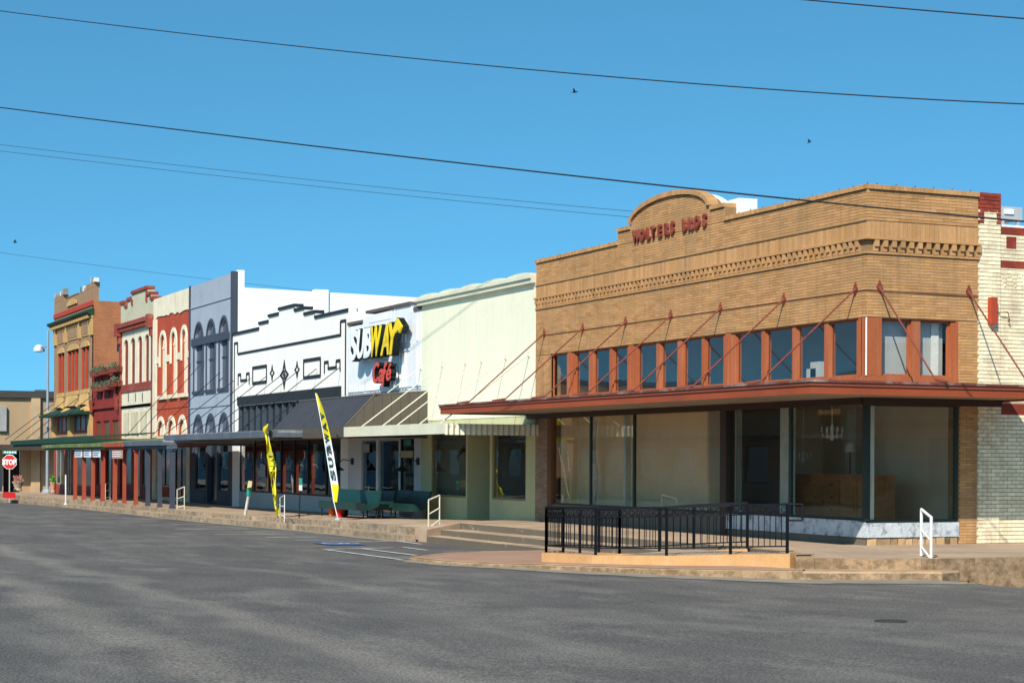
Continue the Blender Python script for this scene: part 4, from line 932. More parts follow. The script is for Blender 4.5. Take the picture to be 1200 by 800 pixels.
m = MB(); upoly(m, [(409, 389), (412, 384), (416, 389), (413, 392)], -.515, -.46); m.build('arrow', Msub1, SG)
bkt = MB()
for u in (418, 432, 446, 460): bkt.tube((X(u, -.2, 400), -.36, Z(u, 400, -.2)), (X(u, -.2, 400), -.0, Z(u, 400, -.2)), .03, 5)
bkt.build('bracket', Mblk, SG)
CG = thing('shop_sign', 'red raised Café lettering under the yellow and white sign', 'sign', (X(447), -.06, 4.6))
yy = -.45; xs_ = 437.5
for off, mm, y, dp, nm in ((.04, Msubs, yy + .11, .09, 'letter'), (.022, Mred, yy, .012, 'letter_face')):
    for ch, u0, u1, vt, vb in (('C', 437, 444, 424.5, 449), ('a', 443.5, 449, 432, 448), ('f', 448, 453.5, 424, 453), ('é', 452.5, 458.5, 426, 446)):
        me2 = text_mesh(ch, 1, dp, off, .3).copy(); me2.materials.clear(); me2.materials.append(mm)
        xa, xb = X(u0, yy, 440), X(u1, yy, 440); zt_, zb2 = Z((u0 + u1) / 2, vt, yy), Z((u0 + u1) / 2, vb, yy)
        xs0 = min(v.co.x for v in me2.vertices); xs1 = max(v.co.x for v in me2.vertices); ys0 = min(v.co.y for v in me2.vertices); ys1 = max(v.co.y for v in me2.vertices)
        for v in me2.vertices:
            a = (v.co.x - xs0) / (xs1 - xs0); b = (v.co.y - ys0) / (ys1 - ys0); v.co = (xa + (xb - xa) * a - CG.location.x, y - v.co.z - CG.location.y, zb2 + (zt_ - zb2) * b - CG.location.z)
        o = bpy.data.objects.new(nm, me2); col.objects.link(o); o.parent = CG
# brown boxed awning across this shop and part of the next
AD = 2.7; ax0 = X(321, -AD, 505); ax1 = X(404.5, -AD, 505); az0 = Z(380, 513, -AD); az1 = Z(380, 501, -AD); arx0 = X(351, -1.75, 472); azr = Z(436, 463, -1.75)
awn = MB().add([(ax0, -AD, az1), (ax1, -AD, az1), (ax1, -1.75, azr), (arx0, -1.75, azr), (arx0, -.03, azr + .12), (ax1, -.03, azr + .12)], [(0, 1, 2, 3), (3, 2, 5, 4)]).add([(ax0, -AD, az1), (arx0, -1.75, azr), (arx0, -.03, azr + .12), (ax0, -.03, az1)], [(3, 2, 1, 0)]).build('awning', M('dark_standing_seam', (.075, .075, .085), rough=.4, metal=.3, var=.1, spec=.5), S, fix=False)
n = 24; sp_ = (ax1 - ax0) / n
for i in range(n + 1):
    a = ax0 + i * sp_; t = max(0, min(1, (arx0 - a) / (arx0 - ax0))) if a < arx0 else 0
    e = Vector((max(a, a), -1.75, azr)); s_ = Vector((a, -AD, az1)); e = s_.lerp(e, 1 - t)
    m = MB(); d = Vector((0, -.012, .03))
    m.add([s_ + Vector((-.012, 0, 0)), s_ + Vector((.012, 0, 0)), e + Vector((.012, 0, 0)), e + Vector((-.012, 0, 0)), s_ + Vector((-.012, 0, 0)) + d, s_ + Vector((.012, 0, 0)) + d, e + Vector((.012, 0, 0)) + d, e + Vector((-.012, 0, 0)) + d],
          [(0, 1, 5, 4), (1, 2, 6, 5), (2, 3, 7, 6), (3, 0, 4, 7), (4, 5, 6, 7)]); m.build('seam', MATS['dark_standing_seam'], awn)
k = 26; sp_ = (ax1 - ax0) / k
for i in range(k): MB().box(ax0 + i * sp_ + .004, ax0 + (i + 1) * sp_ - .004, -AD - .02, -AD + .01, az0, az1 + .01).build('valance_board', Mbrown2, awn)
# gable end boards
N = 9
for i in range(N):
    ya = -AD + (AD - .03) * i / N + .004; yb = -AD + (AD - .03) * (i + 1) / N - .004
    def hz(y): return az1 + (azr - az1) * min(1, (y + AD) / (AD - 1.75)) + max(0, (y + 1.75) / 1.72) * .12
    MB().prism([(ya, az0), (yb, az0), (yb, hz(yb)), (ya, hz(ya))], ax1 - .0, ax1 + .03, 'x').build('gable_board', Mbrown2, awn)
MB().poly([(ax1 + .01, -AD - .0, az1 + .02), (ax1 + .01, -1.75, azr + .02), (ax1 + .01, -.03, azr + .14)], .035, 5).poly([(arx0, -1.75, azr + .015), (ax1, -1.75, azr + .015)], .03, 5).build('ridge_trim', Mbrown2, awn)
MB().box(ax0 + .03, ax1 - .03, -AD + .02, -.03, az0 + .12, az0 + .16).build('soffit', flat('dark_soffit', (.05, .04, .035)), awn)
# shop front under it
def Xs(u): return X(u, 0, 560)
sb, stp = .95, 2.76
gridwall('shop_wall', M('shop_white_paint', (.55, .56, .57), rough=.7, var=.08), S, x3, x2, .0, 4.32, .0, .2, [(Xs(423), Xs(440.5), 1.0, stp), (Xs(443), Xs(467), .3, stp), (Xs(468.5), Xs(485), 1.0, stp)])
window(S, Xs(423) + .003, Xs(440.5) - .003, 1.003, stp - .003, .03, M('pale_frame', (.4, .4, .4), rough=.5), GLASS, fw=.05, name='shop_window')
window(S, Xs(468.5) + .003, Xs(485) - .003, 1.003, stp - .003, .03, Mblk, GLASS, fw=.05, name='shop_window')
window(S, Xs(443) + .003, Xs(467) - .003, .303, stp - .003, .03, MATS['pale_frame'], GLASS, fw=.06, name='door', rails=(.5,))
Mpaleb = M('worn_brick', (.24, .17, .13), rough=.9, rnd=.3, c2=(.38, .36, .33), var=.2)
for a, b in ((423, 440.5), (468.5, 485)):
    rw, h = rows_between(.27, 1.0, lambda z: [(Xs(a), Xs(b))]); brick_field(S, rw, h, .22, .012, Mpaleb, .0, 'y', name='brick', indiv=45, key=lambda t: -t[1])
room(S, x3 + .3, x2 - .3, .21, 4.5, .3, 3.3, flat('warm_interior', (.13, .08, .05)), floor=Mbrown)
sh = MB(); Mshelf = M('goods', (.30, .14, .05), rough=.7, rnd=.6, c2=(.1, .22, .2), var=.3, scale=9)
for i in range(5): sh.cr = .3; sh.box(Xs(446), Xs(484), 1.2, 1.5, .8 + i * .42, .82 + i * .42)
for i in range(90):
    xx = random.uniform(Xs(424), Xs(484)); sh.cr = random.random() + .01; zz = .82 + random.randint(0, 4) * .42; sh.box(xx, xx + random.uniform(.08, .22), 1.0, 1.35, zz, zz + random.uniform(.1, .3))
tag(sh.build('goods_shelf', Mshelf, org=(Xs(465), 1.3, .3)), 'cluttered goods shelf inside the sandwich shop doorway', 'shelf')
for a, b, c, d, cc in ((425.5, 432, 497, 512, (.45, .42, .4)), (426, 433, 520, 530, (.3, .33, .3)), (474, 482, 503, 512, (.03, .25, .25)), (474, 482, 515, 522, (.05, .3, .28)), (470, 484, 528, 536, (.4, .35, .2))):
    MB().box(X(a, .02, 520), X(b, .02, 520), .012, .024, Z(a, d, .02), Z(a, c, .02)).build('poster', flat('poster_%g' % a, cc), S)
for u in (413.5, 490.5):
    p = onY(u, 540, -.0); lm = thing('wall_lamp', 'black wall lamp on the white pillar %s the sandwich shop door' % ('left of' if u < 450 else 'right of'), 'lamp', (p.x, 0, p.z), 'wall lamps of the sandwich shop')
    lm.location.y = -.001
    MB().box(p.x - .09, p.x + .09, -.05, -.002, p.z - .12, p.z + .1).build('back_plate', Mblk, lm); MB().poly([(p.x, -.05, p.z), (p.x, -.35, p.z + .06), (p.x, -.55, p.z - .08)], .016, 5).build('arm', Mblk, lm)
    MB().lathe((p.x, -.55, p.z - .32), [(.24, 0), (.22, .03), (.06, .14), (.05, .24)], 12).build('lamp_shade', Mblk, lm)

# ---------------- white stepped-parapet shop
D = thing('stepped_shop', 'white painted brick shop with stepped parapet and black outlined ornaments', 'building', (x4, 0, .1))
Mwb = course_mat('white_painted_brick', (.90, .87, .81), (.9, .89, .87), .22, .078, finev=.03, rough=.8, var=.03, scale=1, streak=(.6, .58, .54), stv=.3)
Mtrim = M('charcoal_trim', (.022, .023, .026), rough=.6, var=.15)
steps = [(275, 303.3, 389.5, 384), (303.3, 314.4, 377.7, 375), (314.4, 326.3, 369, 366), (326.3, 345, 361, 356), (345, 356.3, 362.2, 359), (356.3, 369, 367.5, 362.5), (369, 409.5, 371.3, 360)]
zz = [(Z(a, va) + Z(b, vb)) / 2 for a, b, va, vb in steps]
zmid = (zz[2] + zz[4]) / 2
prof = [(x4 + .01, 4.28), (x3 - .01, 4.28)]
for (a, b, _, _), z in reversed(list(zip(steps, zz))): prof += [(X(b) if b < 409 else x3 - .01, z), (X(a) if a > 276 else x4 + .01, z)]
MB().prism(prof, .0, .3).build('wall', Mwb, D)
tr = MB()
for (a, b, _, _), z in zip(steps, zz): tr.box(X(a) - .02 if a > 276 else x4 + .02, X(b) + .02 if b < 409 else x3 - .02, -.05, .34, z - .10, z + .012)
for i in range(len(steps) - 1):
    xx = X(steps[i][1]); 
tr.build('coping', Mtrim, D)
def bar(m, u0, v0, u1, v1, w_=.09, y=-.03):
    a = Vector((X(u0, 0, v0), 0, Z(u0, v0))); b = Vector((X(u1, 0, v1), 0, Z(u1, v1)))
    if abs(u0 - u1) < .8: b.x = a.x; m.box(a.x - w_ / 2, a.x + w_ / 2, y - .002, .001, min(a.z, b.z), max(a.z, b.z))
    else: z = (a.z + b.z) / 2; m.box(a.x, b.x, y, .001, z - w_ / 2, z + w_ / 2)
    return m
m = MB(); bar(m, 279, 414, 399.5, 393.2); zc_ = (Z(279, 414) + Z(399.5, 393.2)) / 2
bar(m, 278.8, 414, 278.8, 402, .07); bar(m, 275, 402.5, 279, 401.5); bar(m, 275.2, 402, 275.2, 505, .05); bar(m, 399.6, 393.5, 399.6, 376.5, .08); bar(m, 399.6, 376.6, 405.6, 375); bar(m, 405.6, 375, 405.6, 463, .06); m.build('outline_trim', Mtrim, D)
for (ua, va0, ub, vb0, h1_) in ((296.3, 431, 312.8, 428.8, 18), (356, 422.5, 376, 419.8, 20)):
    m = MB(); bar(m, ua, va0, ub, vb0, .12); bar(m, ua, va0 + h1_, ub, vb0 + h1_ + .5, .12); bar(m, ua + .3, va0, ua + .3, va0 + h1_, .06); bar(m, ub, vb0, ub, vb0 + h1_, .06); m.build('square_ornament', Mtrim, D)
for (ua, ub, v) in ((279.3, 292.5, 439), (380.5, 399, 424.5)):
    m = MB(); s_ = -.13; q = ub - ua
    bar(m, ua, v + 0, ua + q * .25, v + s_ * q * .25, .1); bar(m, ua + q * .75, v + s_ * q * .75, ub, v + s_ * q, .1); bar(m, ua + q * .22, v + 7, ua + q * .78, v + 7 + s_ * q * .55, .1)
    bar(m, ua + .2, v, ua + .2, v + 13, .05); bar(m, ub, v + s_ * q, ub, v + s_ * q + 13, .05); bar(m, ua + q * .25, v, ua + q * .25, v + 6.5, .05); bar(m, ua + q * .75, v - 1, ua + q * .75, v + 5.5, .05); m.build('crown_ornament', Mtrim, D)
def diamond(u, v, r, par, t=.05):
    c = onY(u, v); m = MB(); pts = [(c.x + r * k * math.cos(a), c.z + r * k * math.sin(a)) for a, k in [(i * math.pi / 4, 1 if i % 2 == 0 else .45) for i in range(8)]]
    inn = [(c.x + (x_ - c.x) * .62, c.z + (z_ - c.z) * .62) for x_, z_ in pts]
    for i in range(8): j = (i + 1) % 8; m.prism([pts[i], pts[j], inn[j], inn[i]], -.03, .001)
    if r > .4: 
        for i in range(8): j = (i + 1) % 8; m.prism([(c.x + (x_ - c.x) * .3, c.z + (z_ - c.z) * .3) for x_, z_ in (pts[i], pts[j])] + [(c.x, c.z)], -.03, .001)
    m.build('diamond_ornament', Mtrim, par)
diamond(319.3, 437, .33, D); diamond(333.5, 439, .58, D); diamond(348.5, 433, .33, D)
# transom of tall dark lights
zA, zB = Z(280, 465) - .0, Z(280, 465) - .42
tx0, tx1 = X(279), X(400)
MB().box(tx0, tx1, -.05, .2, zA - .36, zA).build('lintel', Mtrim, D)
gridwall('shop_wall', Mwhd, D, x4, x3, .0, 4.279, .0, .25, [(tx0, tx1, 2.9, 4.279), (Xs(280), Xs(399), .0, 2.9)])
gz = zA - .34
n = 15
for i in range(n):
    a = tx0 + (tx1 - tx0) * i / n; b = tx0 + (tx1 - tx0) * (i + 1) / n
    window(D, a + .02, b - .02, 3.0, gz - .0, .10, M('slate_frame', (.05, .065, .085), rough=.6), DGLASS, fw=.05, depth=.08)
for i in range(n + 1): a = tx0 + (tx1 - tx0) * i / n; MB().box(a - .06, a + .02, .02, .2, 3.0, gz - .001).build('transom_post', MATS['slate_frame'], D)
# shop windows
us = [(281, 297.5, .9), (297.5, 315, .9), (315, 329, .9), (329, 344.5, .9), (344.5, 360.5, .9), (360.5, 382, .9), (382, 399, .9)]
for a, b, s_ in us: window(D, X(a, .05, 560), X(b, .05, 560), .75, 3.0, .04, Mblk, GLASS, fw=.06, name='shop_window')
MB().box(Xs(280), Xs(399), .0, .2, .0, .75).build('bulkhead', M('pale_grey_bulkhead', (.42, .44, .45), rough=.7, var=.08), D)
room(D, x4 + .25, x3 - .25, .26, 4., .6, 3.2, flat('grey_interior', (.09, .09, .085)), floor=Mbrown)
for u, v0, v1, w_, cc in ((289, 530, 548, .35, (.4, .05, .03)), (286, 556, 566, .25, (.3, .3, .3)), (336, 545, 575, .5, (.14, .17, .19)), (352, 540, 572, .3, (.35, .33, .3)), (368, 520, 560, .4, (.3, .33, .32)), (390, 528, 540, .45, (.5, .45, .3)), (391, 545, 575, .4, (.04, .04, .05)), (306, 535, 560, .5, (.1, .12, .13)), (322, 560, 580, .6, (.2, .22, .2))):
    xx = X(u, .9, 560); z0, z1 = Z(u, v1, .9), Z(u, v0, .9); box_thing('display_board', 'display board %s in the stepped shop window' % {289: 'red at the far left', 286: 'small grey at the bottom left', 336: 'slate grey tall', 352: 'narrow pale', 368: 'pale grey green', 390: 'cream upper right', 391: 'black right hand', 306: 'dark blue grey', 322: 'low grey green'}[u], 'display board', xx - w_ / 2, xx + w_ / 2, .9, 1.0, z0, z1, flat('display_%d' % u, cc), 'display boards in the stepped shop')
rf = MB(); rf.box(x4 + .02, x3 - .02, .31, 18, 6.1, 6.2); rf.box(x3, x2 - .02, .26, 18, 5.6, 5.7); rf.box(x4, x2, 17.8, 18, -.3, 6.1); rf.box(x3 - .1, x3 + .1, .32, 18, -.3, 6.5); rf.build('roof', MATS['flat_roof'], D)

# ---------------- blue grey two storey building with the long white side wall
Mgrey = course_mat('blue_grey_brick', (.34, .385, .455), (.92, .92, .92), .22, .078, rough=.8, var=.06, scale=1, stain=(.2, .24, .33), sa=.3)
Mnavy = M('navy_trim', (.05, .06, .085), rough=.65, var=.15)
Gy = thing('blue_grey_building', 'two storey blue grey brick building with three arched windows and long white side wall', 'building', (x5, 0, .1))
zt4 = (Z(222, 337) + Z(272, 322)) / 2 + .05
def arched_front(par, mat, x0, x1, z0, z1, uppers, ztop, zsill, lowers, lztop, lzbot, y=0.):
    holes = [(a, b, zsill, ztop) for a, b in uppers] + [(a, b, lzbot, lztop) for a, b in lowers]
    gridwall('wall', mat, par, x0, x1, z0, z1, y, y + .3, holes)
    for a, b in uppers: arch_parts(par, mat, a, b, ztop - (b - a) / 2 * 1.25, ztop, y + .0, y + .3)
    for a, b in lowers: arch_parts(par, mat, a, b, lztop - (b - a) / 2 * 1.2, lztop, y + .0, y + .3)
up4 = [(X(228.5, .05, 420), X(239, 0, 420)), (X(243.2, .05, 420), X(253, 0, 420)), (X(258.2, .05, 420), X(268, 0, 420))]
up4 = [(a + .12, b - .12) for a, b in up4]
lo4 = [(X(228, .05, 495) + .1, X(238.5, 0, 495) - .1), (X(242.5, .05, 495) + .1, X(253, 0, 495) - .1), (X(258, .05, 495) + .1, X(268.5, 0, 495) - .1)]
zt_u = Z(248, 376.5); zs_u = Z(248, 456); zt_l = Z(248, 487.5)
arched_front(Gy, Mgrey, x5 + .01, x4 - .01, 3.2, zt4, up4, zt_u, zs_u, lo4, zt_l, 3.21)
for a, b in up4:
    m = MB(); arch_band(m, a, b, zt_u - (b - a) / 2 * 1.25, zt_u, .13, -.04, .0); m.box(a - .13, a, -.04, 0, zs_u, zt_u - (b - a) / 2 * 1.25); m.box(b, b + .13, -.04, 0, zs_u, zt_u - (b - a) / 2 * 1.25); m.box(a - .18, b + .18, -.08, .0, zs_u - .14, zs_u); wf = m.build('window', Mnavy, Gy)
    MB().box(a, b, .12, .16, zs_u, zt_u).build('pane', M('shutter_grey', (.085, .10, .135), rough=.7, var=.2), wf); MB().box((a + b) / 2 - .03, (a + b) / 2 + .03, .09, .119, zs_u, zt_u - .1).box(a, b, .085, .118, zs_u + 1.3, zs_u + 1.38).build('glazing_bar', Mnavy, wf)
for a, b in lo4:
    m = MB(); arch_band(m, a, b, zt_l - (b - a) / 2 * 1.2, zt_l, .14, -.04, 0); m.box(a - .14, a, -.04, 0, 3.2, zt_l - (b - a) / 2 * 1.2); m.box(b, b + .14, -.04, 0, 3.2, zt_l - (b - a) / 2 * 1.2); wf = m.build('window', Mnavy, Gy)
    MB().box(a, b, .12, .16, 3.2, zt_l).build('pane', MATS['shutter_grey'], wf); MB().box((a + b) / 2 - .03, (a + b) / 2 + .03, .09, .119, 3.2, zt_l - .1).build('glazing_bar', Mnavy, wf)
zcb = Z(248, 397); MB().box(up4[0][0] - .4, up4[2][1] + .3, -.07, -.041, zcb - .17, zcb + .17).build('cross_band', Mnavy, Gy)
MB().box(x5 + .01, x5 + .16, -.06, .3, 3.2, zt4 + .03).build('corner_trim', Mnavy, Gy); MB().box(x4 - .19, x4 + .012, -.06, .2, 3.2, zt4 + .06).build('corner_trim', Mnavy, Gy)
for v_ in (354, 475): MB().box(x5 + .17, x4 - .2, -.04, -.001, Z(248, v_) - .05, Z(248, v_)).build('string_course', Mgrey, Gy)
# side wall, stepping down to the back
zf_, zs1, zs2 = zt4 + .12, onX(300, 337.5, x4).z, onX(500, 349.5, x4).z
ye = onX(512, 350, x4).y + 2; y1_ = onX(286.5, 330, x4).y; yc0, yc1 = onX(368.5, 340, x4).y, onX(384, 340, x4).y
Msidew = M('white_side_paint', (.86, .86, .85), rough=.8, var=.03, fine=12, finev=.03, scale=.5, bump=.1)
sw = MB(); sw.box(x4 + .0, x4 - .3, .201, y1_ - .001, 3, zf_); sw.add([(x4, y1_, -.3), (x4, ye, -.3), (x4, ye, zs1 - .15), (x4, y1_, zs1), (x4 - .3, y1_, -.3), (x4 - .3, ye, -.3), (x4 - .3, ye, zs1 - .15), (x4 - .3, y1_, zs1)], [(0, 1, 2, 3), (7, 6, 5, 4), (3, 2, 6, 7), (1, 5, 6, 2), (0, 3, 7, 4)])
sw.build('side_wall', Msidew, Gy); MB().box(x4 - .3, x4 + .12, yc0, yc1, 5, onX(376, 339.5, x4).z).build('side_pier', Msidew, Gy)
rf = MB(); rf.box(x5 + .2, x4 - .3, .31, ye, 8.4, 8.5); rf.box(x5, x4, ye - .01, ye + .2, -.3, 8.6); rf.build('roof', MATS['flat_roof'], Gy)
# shop front
gx = [(X(230.5, .1, 560), X(243, .1, 560)), (X(245, .1, 560), X(256, .1, 560)), (X(257.5, .1, 560), X(269, .1, 560))]
gridwall('shop_wall', Mnavy, Gy, x5 + .01, x4 - .02, -.0, 3.19, .02, .25, [(gx[0][0], gx[0][1], .7, 2.95), (gx[1][0], gx[1][1], .15, 2.95), (gx[2][0], gx[2][1], .7, 2.95)])
window(Gy, gx[0][0], gx[0][1], .7, 2.95, .05, MATS['slate_frame'], GLASS, name='shop_window'); window(Gy, gx[2][0], gx[2][1], .7, 2.95, .05, MATS['slate_frame'], GLASS, name='shop_window'); window(Gy, gx[1][0], gx[1][1], .2, 2.95, .15, MATS['slate_frame'], DGLASS, name='door')
MB().box(gx[0][0] + .2, gx[0][1] - .2, .0, .019, .25, .6).box(gx[2][0] + .2, gx[2][1] - .2, .0, .019, .25, .6).build('bulkhead_panel', MATS['slate_frame'], Gy)
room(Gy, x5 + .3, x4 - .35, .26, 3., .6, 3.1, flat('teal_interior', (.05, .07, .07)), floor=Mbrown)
for k, (u, cc) in enumerate(((237, (.3, .33, .28)), (262, (.32, .12, .07)), (266, (.3, .25, .18)))):
    xx = X(u, .7, 560); mn = MB(); mn.lathe((xx, .7, .65), [(.16, 0), (.2, .5), (.12, .85), (.19, 1.15), (.17, 1.35), (.05, 1.42), (.05, 1.5), (.09, 1.58), (.08, 1.72), (.02, 1.8)], 10, 1, .7)
    tag(mn.build('mannequin', flat('dress_%d' % k, cc, rough=.9), org=(xx, .7, .65)), ['pale dressed mannequin in the left window under the blue grey arches', 'rust coloured dressed mannequin in the right window of the blue grey building', 'tan dressed mannequin at the right edge of the blue grey building window'][k], 'mannequin', 'mannequins in the blue grey building')

# ---------------- shared flat dark canopy in front of the grey building and half the stepped shop
CDp = 3.6
cx0 = X(192.5, -CDp, 514); cx1 = X(324, -CDp, 504); cz1 = (Z(200, 511, -CDp) + Z(310, 503.3, -CDp)) / 2; cz0 = cz1 - .21
Mslate = M('slate_paint', (.085, .105, .135), rough=.6, var=.12, stain=(.2, .22, .25), sa=.4)
KC = thing('flat_canopy', 'long thin slate blue flat canopy held by rods before the blue grey building', 'canopy', ((cx0 + cx1) / 2, -1.8, cz1))
MB().box(cx0, cx1, -CDp + .03, -.06, cz1 - .07, cz1 + .02).build('roof_sheet', M('canopy_roof', (.2, .2, .2), rough=.7, stain=(.6, .6, .6), sa=.5), KC); MB().box(cx0, cx1, -CDp, -CDp + .04, cz0, cz1 - .0).box(cx0, cx0 + .04, -CDp + .04, -.06, cz0, cz1 - .072).box(cx1 - .04, cx1, -CDp + .04, -.06, cz0, cz1 - .072).build('fascia', Mslate, KC)
for i in range(14):
    a = cx0 + (cx1 - cx0) * (i + .5) / 14; MB().box(a - .04, a + .04, -CDp + .05, -.07, cz0 + .01, cz1 - .072).build('joist', Msoffit, KC)
for u, v in ((224, 425), (240, 422), (295, 443), (313, 441), (332, 438.5), (350, 435), (372, 432), (400, 430), (259, 436), (275, 446)):
    xa = X(u, 0, v); 
    if xa > cx1 + 3: continue
    MB().tube((xa, -.04, Z(u, v)), (xa + .0, -3.0, cz1 + .03), .016, 5).build('rod', Mblk, KC)

# ---------------- red and cream arcaded building
Mredw = M('brick_red_paint', (.40, .062, .026), rough=.8, var=.13, scale=.9, fine=20, finev=.06, bump=.3, streak=(.5, .16, .10), stv=.45, stain=(.26, .04, .025), sa=.5)
Mcreamw = M('cream_wall_paint', (.76, .67, .51), rough=.8, var=.10, scale=1, streak=(.45, .36, .22), stv=.5, stain=(.5, .42, .32), sa=.4)
Re = thing('red_arcade_building', 'bright red two storey building with three tall cream arches and a cream parapet', 'building', (x6, 0, .1))
zt5 = (Z(180, 350) + Z(221, 339.5)) / 2; zb5 = (Z(183, 374) + Z(221, 363)) / 2
def wins(lst, v): return [(X(a, .05, v) + .0, X(b, 0, v)) for a, b in lst]
up5 = wins([(188.5, 195.5), (201.3, 208), (213.7, 220.2)], 420); up5 = [(a + .18, b - .22) for a, b in up5]
lo5 = wins([(184.8, 194.5), (197, 207), (209.7, 219.6)], 500); lo5 = [(a + .2, b - .2) for a, b in lo5]
zt_u = Z(204, 388.5); zs_u = Z(204, 462); zt_l = Z(202, 491.5)
arched_front(Re, Mredw, x6 + .01, x5 - .01, 3.2, zb5 + .1, up5, zt_u, zs_u, lo5, zt_l, 3.21)
m = MB(); pts = [(x6 + .01, zt5)] + [(x6 + (x5 - x6) * i / 16, zb5 + random.uniform(-.06, .1)) for i in range(17)] + [(x5 - .01, zt5)]; pts[1] = (x6 + .01, zb5); pts[-2] = (x5 - .01, zb5)
m.prism(pts, -.05, .35); m.build('parapet', Mcreamw, Re)
MB().box(x6 + .01, x6 + .62, -.09, .0, .1, zb5 - .02).build('pilaster', Mcreamw, Re)
for a, b in up5:
    zs_ = zt_u - (b - a) / 2 * 1.25; m = MB(); arch_band(m, a, b, zs_, zt_u, .2, -.06, 0); m.box(a - .2, a, -.06, 0, zs_ - .9, zs_); m.box(b, b + .2, -.06, 0, zs_u, zs_); m.box(a - .3, b + .3, -.12, 0, zs_u - .18, zs_u); wf = m.build('window', Mcreamw, Re)
    MB().box(a + .0, b, .10, .14, zs_u, zt_u).build('shutter', Mcreamw, wf); MB().box((a + b) / 2 - .02, (a + b) / 2 + .02, .08, .099, zs_u, zt_u - .2).box(a, b, .07, .098, zs_ - .05, zs_ + .05).build('glazing_bar', Mcreamw, wf)
zcb = zt_u - (up5[0][1] - up5[0][0]) / 2 * 1.25 - .55
prev = x6 + .63
for a, b in up5 + [(x5 - .02, 0)]: MB().box(prev, a - .201, -.05, -.0, zcb - .16, zcb + .16).build('cross_band', Mcreamw, Re); prev = b + .201
for a, b in lo5:
    zs_ = zt_l - (b - a) / 2 * 1.2; m = MB(); arch_band(m, a, b, zs_, zt_l, .2, -.06, 0); m.box(a - .2, a, -.06, 0, 3.2, zs_); m.box(b, b + .2, -.06, 0, 3.2, zs_); wf = m.build('window', Mcreamw, Re); MB().box(a, b, .1, .14, 3.2, zt_l).build('shutter', Mcreamw, wf); MB().box((a + b) / 2 - .02, (a + b) / 2 + .02, .08, .099, 3.2, zt_l - .2).build('glazing_bar', Mcreamw, wf)
MB().box(x6 + .63, x5 - .02, -.03, -.001, Z(200, 477) - .05, Z(200, 477)).build('string_course', Mredw, Re)
gridwall('shop_wall', Mcreamw, Re, x6 + .01, x5 - .01, -.0, 3.19, .02, .25, [(x6 + 1., x6 + 3.2, .8, 2.9), (x6 + 4.2, x5 - .6, .3, 2.9)])
for a, b in ((x6 + 1., x6 + 3.2), (x6 + 4.2, x5 - .6)): window(Re, a, b, .8 if a < x6 + 2 else .3, 2.9, .05, M('dark_red_frame', (.12, .02, .015), rough=.6), DGLASS, mull=((a + b) / 2,), name='shop_window')
MB().box(x6 + 1., x6 + 3.2, .0, .02, .25, .75).build('bulkhead', Mredw, Re)
rf = MB(); rf.box(x6, x5, .35, 16, 8.2, 8.3); rf.box(x6 + .01, x6 + .3, .31, 16, -.3, 8.6); rf.box(x6, x5, 15.8, 16, -.3, 8.6); rf.build('roof', Mcreamw, Re)

# ---------------- narrow cream building
Mmar = M('maroon_trim', (.26, .045, .03), rough=.7, var=.15, stain=(.45, .3, .2), sa=.3, ss=3)
Msage = M('faded_green_cream', (.48, .46, .33), rough=.85, var=.1, scale=1.5, streak=(.6, .5, .35), stv=.5)
Cb = thing('cream_building', 'narrow cream building with maroon cornice, slot windows and faded stepped parapet', 'building', (x7, 0, 0))
up6 = [(X(146.2, .05, 430), X(150, 0, 430)), (X(154.2, .05, 430), X(158, 0, 430)), (X(162.5, .05, 430), X(166.2, 0, 430)), (X(170.7, .05, 430), X(174.4, 0, 430))]
zt_u = Z(160, 394.5); zs_u = Z(160, 449.5); z6c0, z6c1 = Z(160, 383), Z(160, 378)
gridwall('wall', Mcreamw, Cb, x7 + .01, x6 - .01, 3.0, z6c1, .0, .3, [(a, b, zs_u, zt_u) for a, b in up6])
for a, b in up6: arch_parts(Cb, Mcreamw, a, b, zt_u - .3, zt_u, .0, .3, 6)
for a, b in up6: wf = MB().box(a, a + .12, .08, .16, zs_u, zt_u).box(b - .1, b, .08, .16, zs_u, zt_u).build('window', Mmar, Cb); MB().box(a + .12, b - .1, .12, .15, zs_u, zt_u).build('pane', M('boarded_window', (.10, .04, .03), rough=.7), wf)
P = [(141.2, 354), (141.2, 380), (180, 371), (180, 351), (176, 348), (176, 343), (172, 343.5), (172, 339), (154, 343), (154, 349), (149, 350.5), (149, 356), (146, 357), (146, 353)]
P = [(141.2, 357), (141.2, 381), (180, 371), (180, 351), (176.3, 351.5), (176.3, 345.5), (172.3, 346.5), (172.3, 339.5), (154, 344.5), (154, 351.5), (149, 353), (149, 360), (146, 361), (146, 356)]
pp_ = [(X(u), Z(u, v)) for u, v in P]; pp_[1] = (x7 + .01, z6c1 + .0); pp_[2] = (x6 - .01, z6c1); pp_[0] = (x7 + .01, pp_[0][1]); pp_[3] = (x6 - .01, pp_[3][1])
MB().prism(pp_, .0, .35).build('parapet', Msage, Cb)
m = MB()
for i in ((3, 4), (5, 6), (7, 8), (9, 10), (11, 12), (13, 0)):
    a, b = pp_[i[0]], pp_[i[1]]; z = (a[1] + b[1]) / 2; m.box(a[0], b[0], -.08, .38, z - .0, z + .16)
m.box(pp_[7][0] - .0, pp_[7][0] - .25, -.06, 0, pp_[6][1] - .3, pp_[7][1]).box(pp_[9][0], pp_[9][0] + .25, -.06, 0, pp_[10][1] - .3, pp_[9][1]); m.build('coping', Mmar, Cb)
m = MB(); m.box(x7, x6, -.3, 0, z6c1 - .12, z6c1 + .1); m.box(x7, x6, -.16, -.001, z6c1 - .32, z6c1 - .121); m.build('cornice', Mmar, Cb)
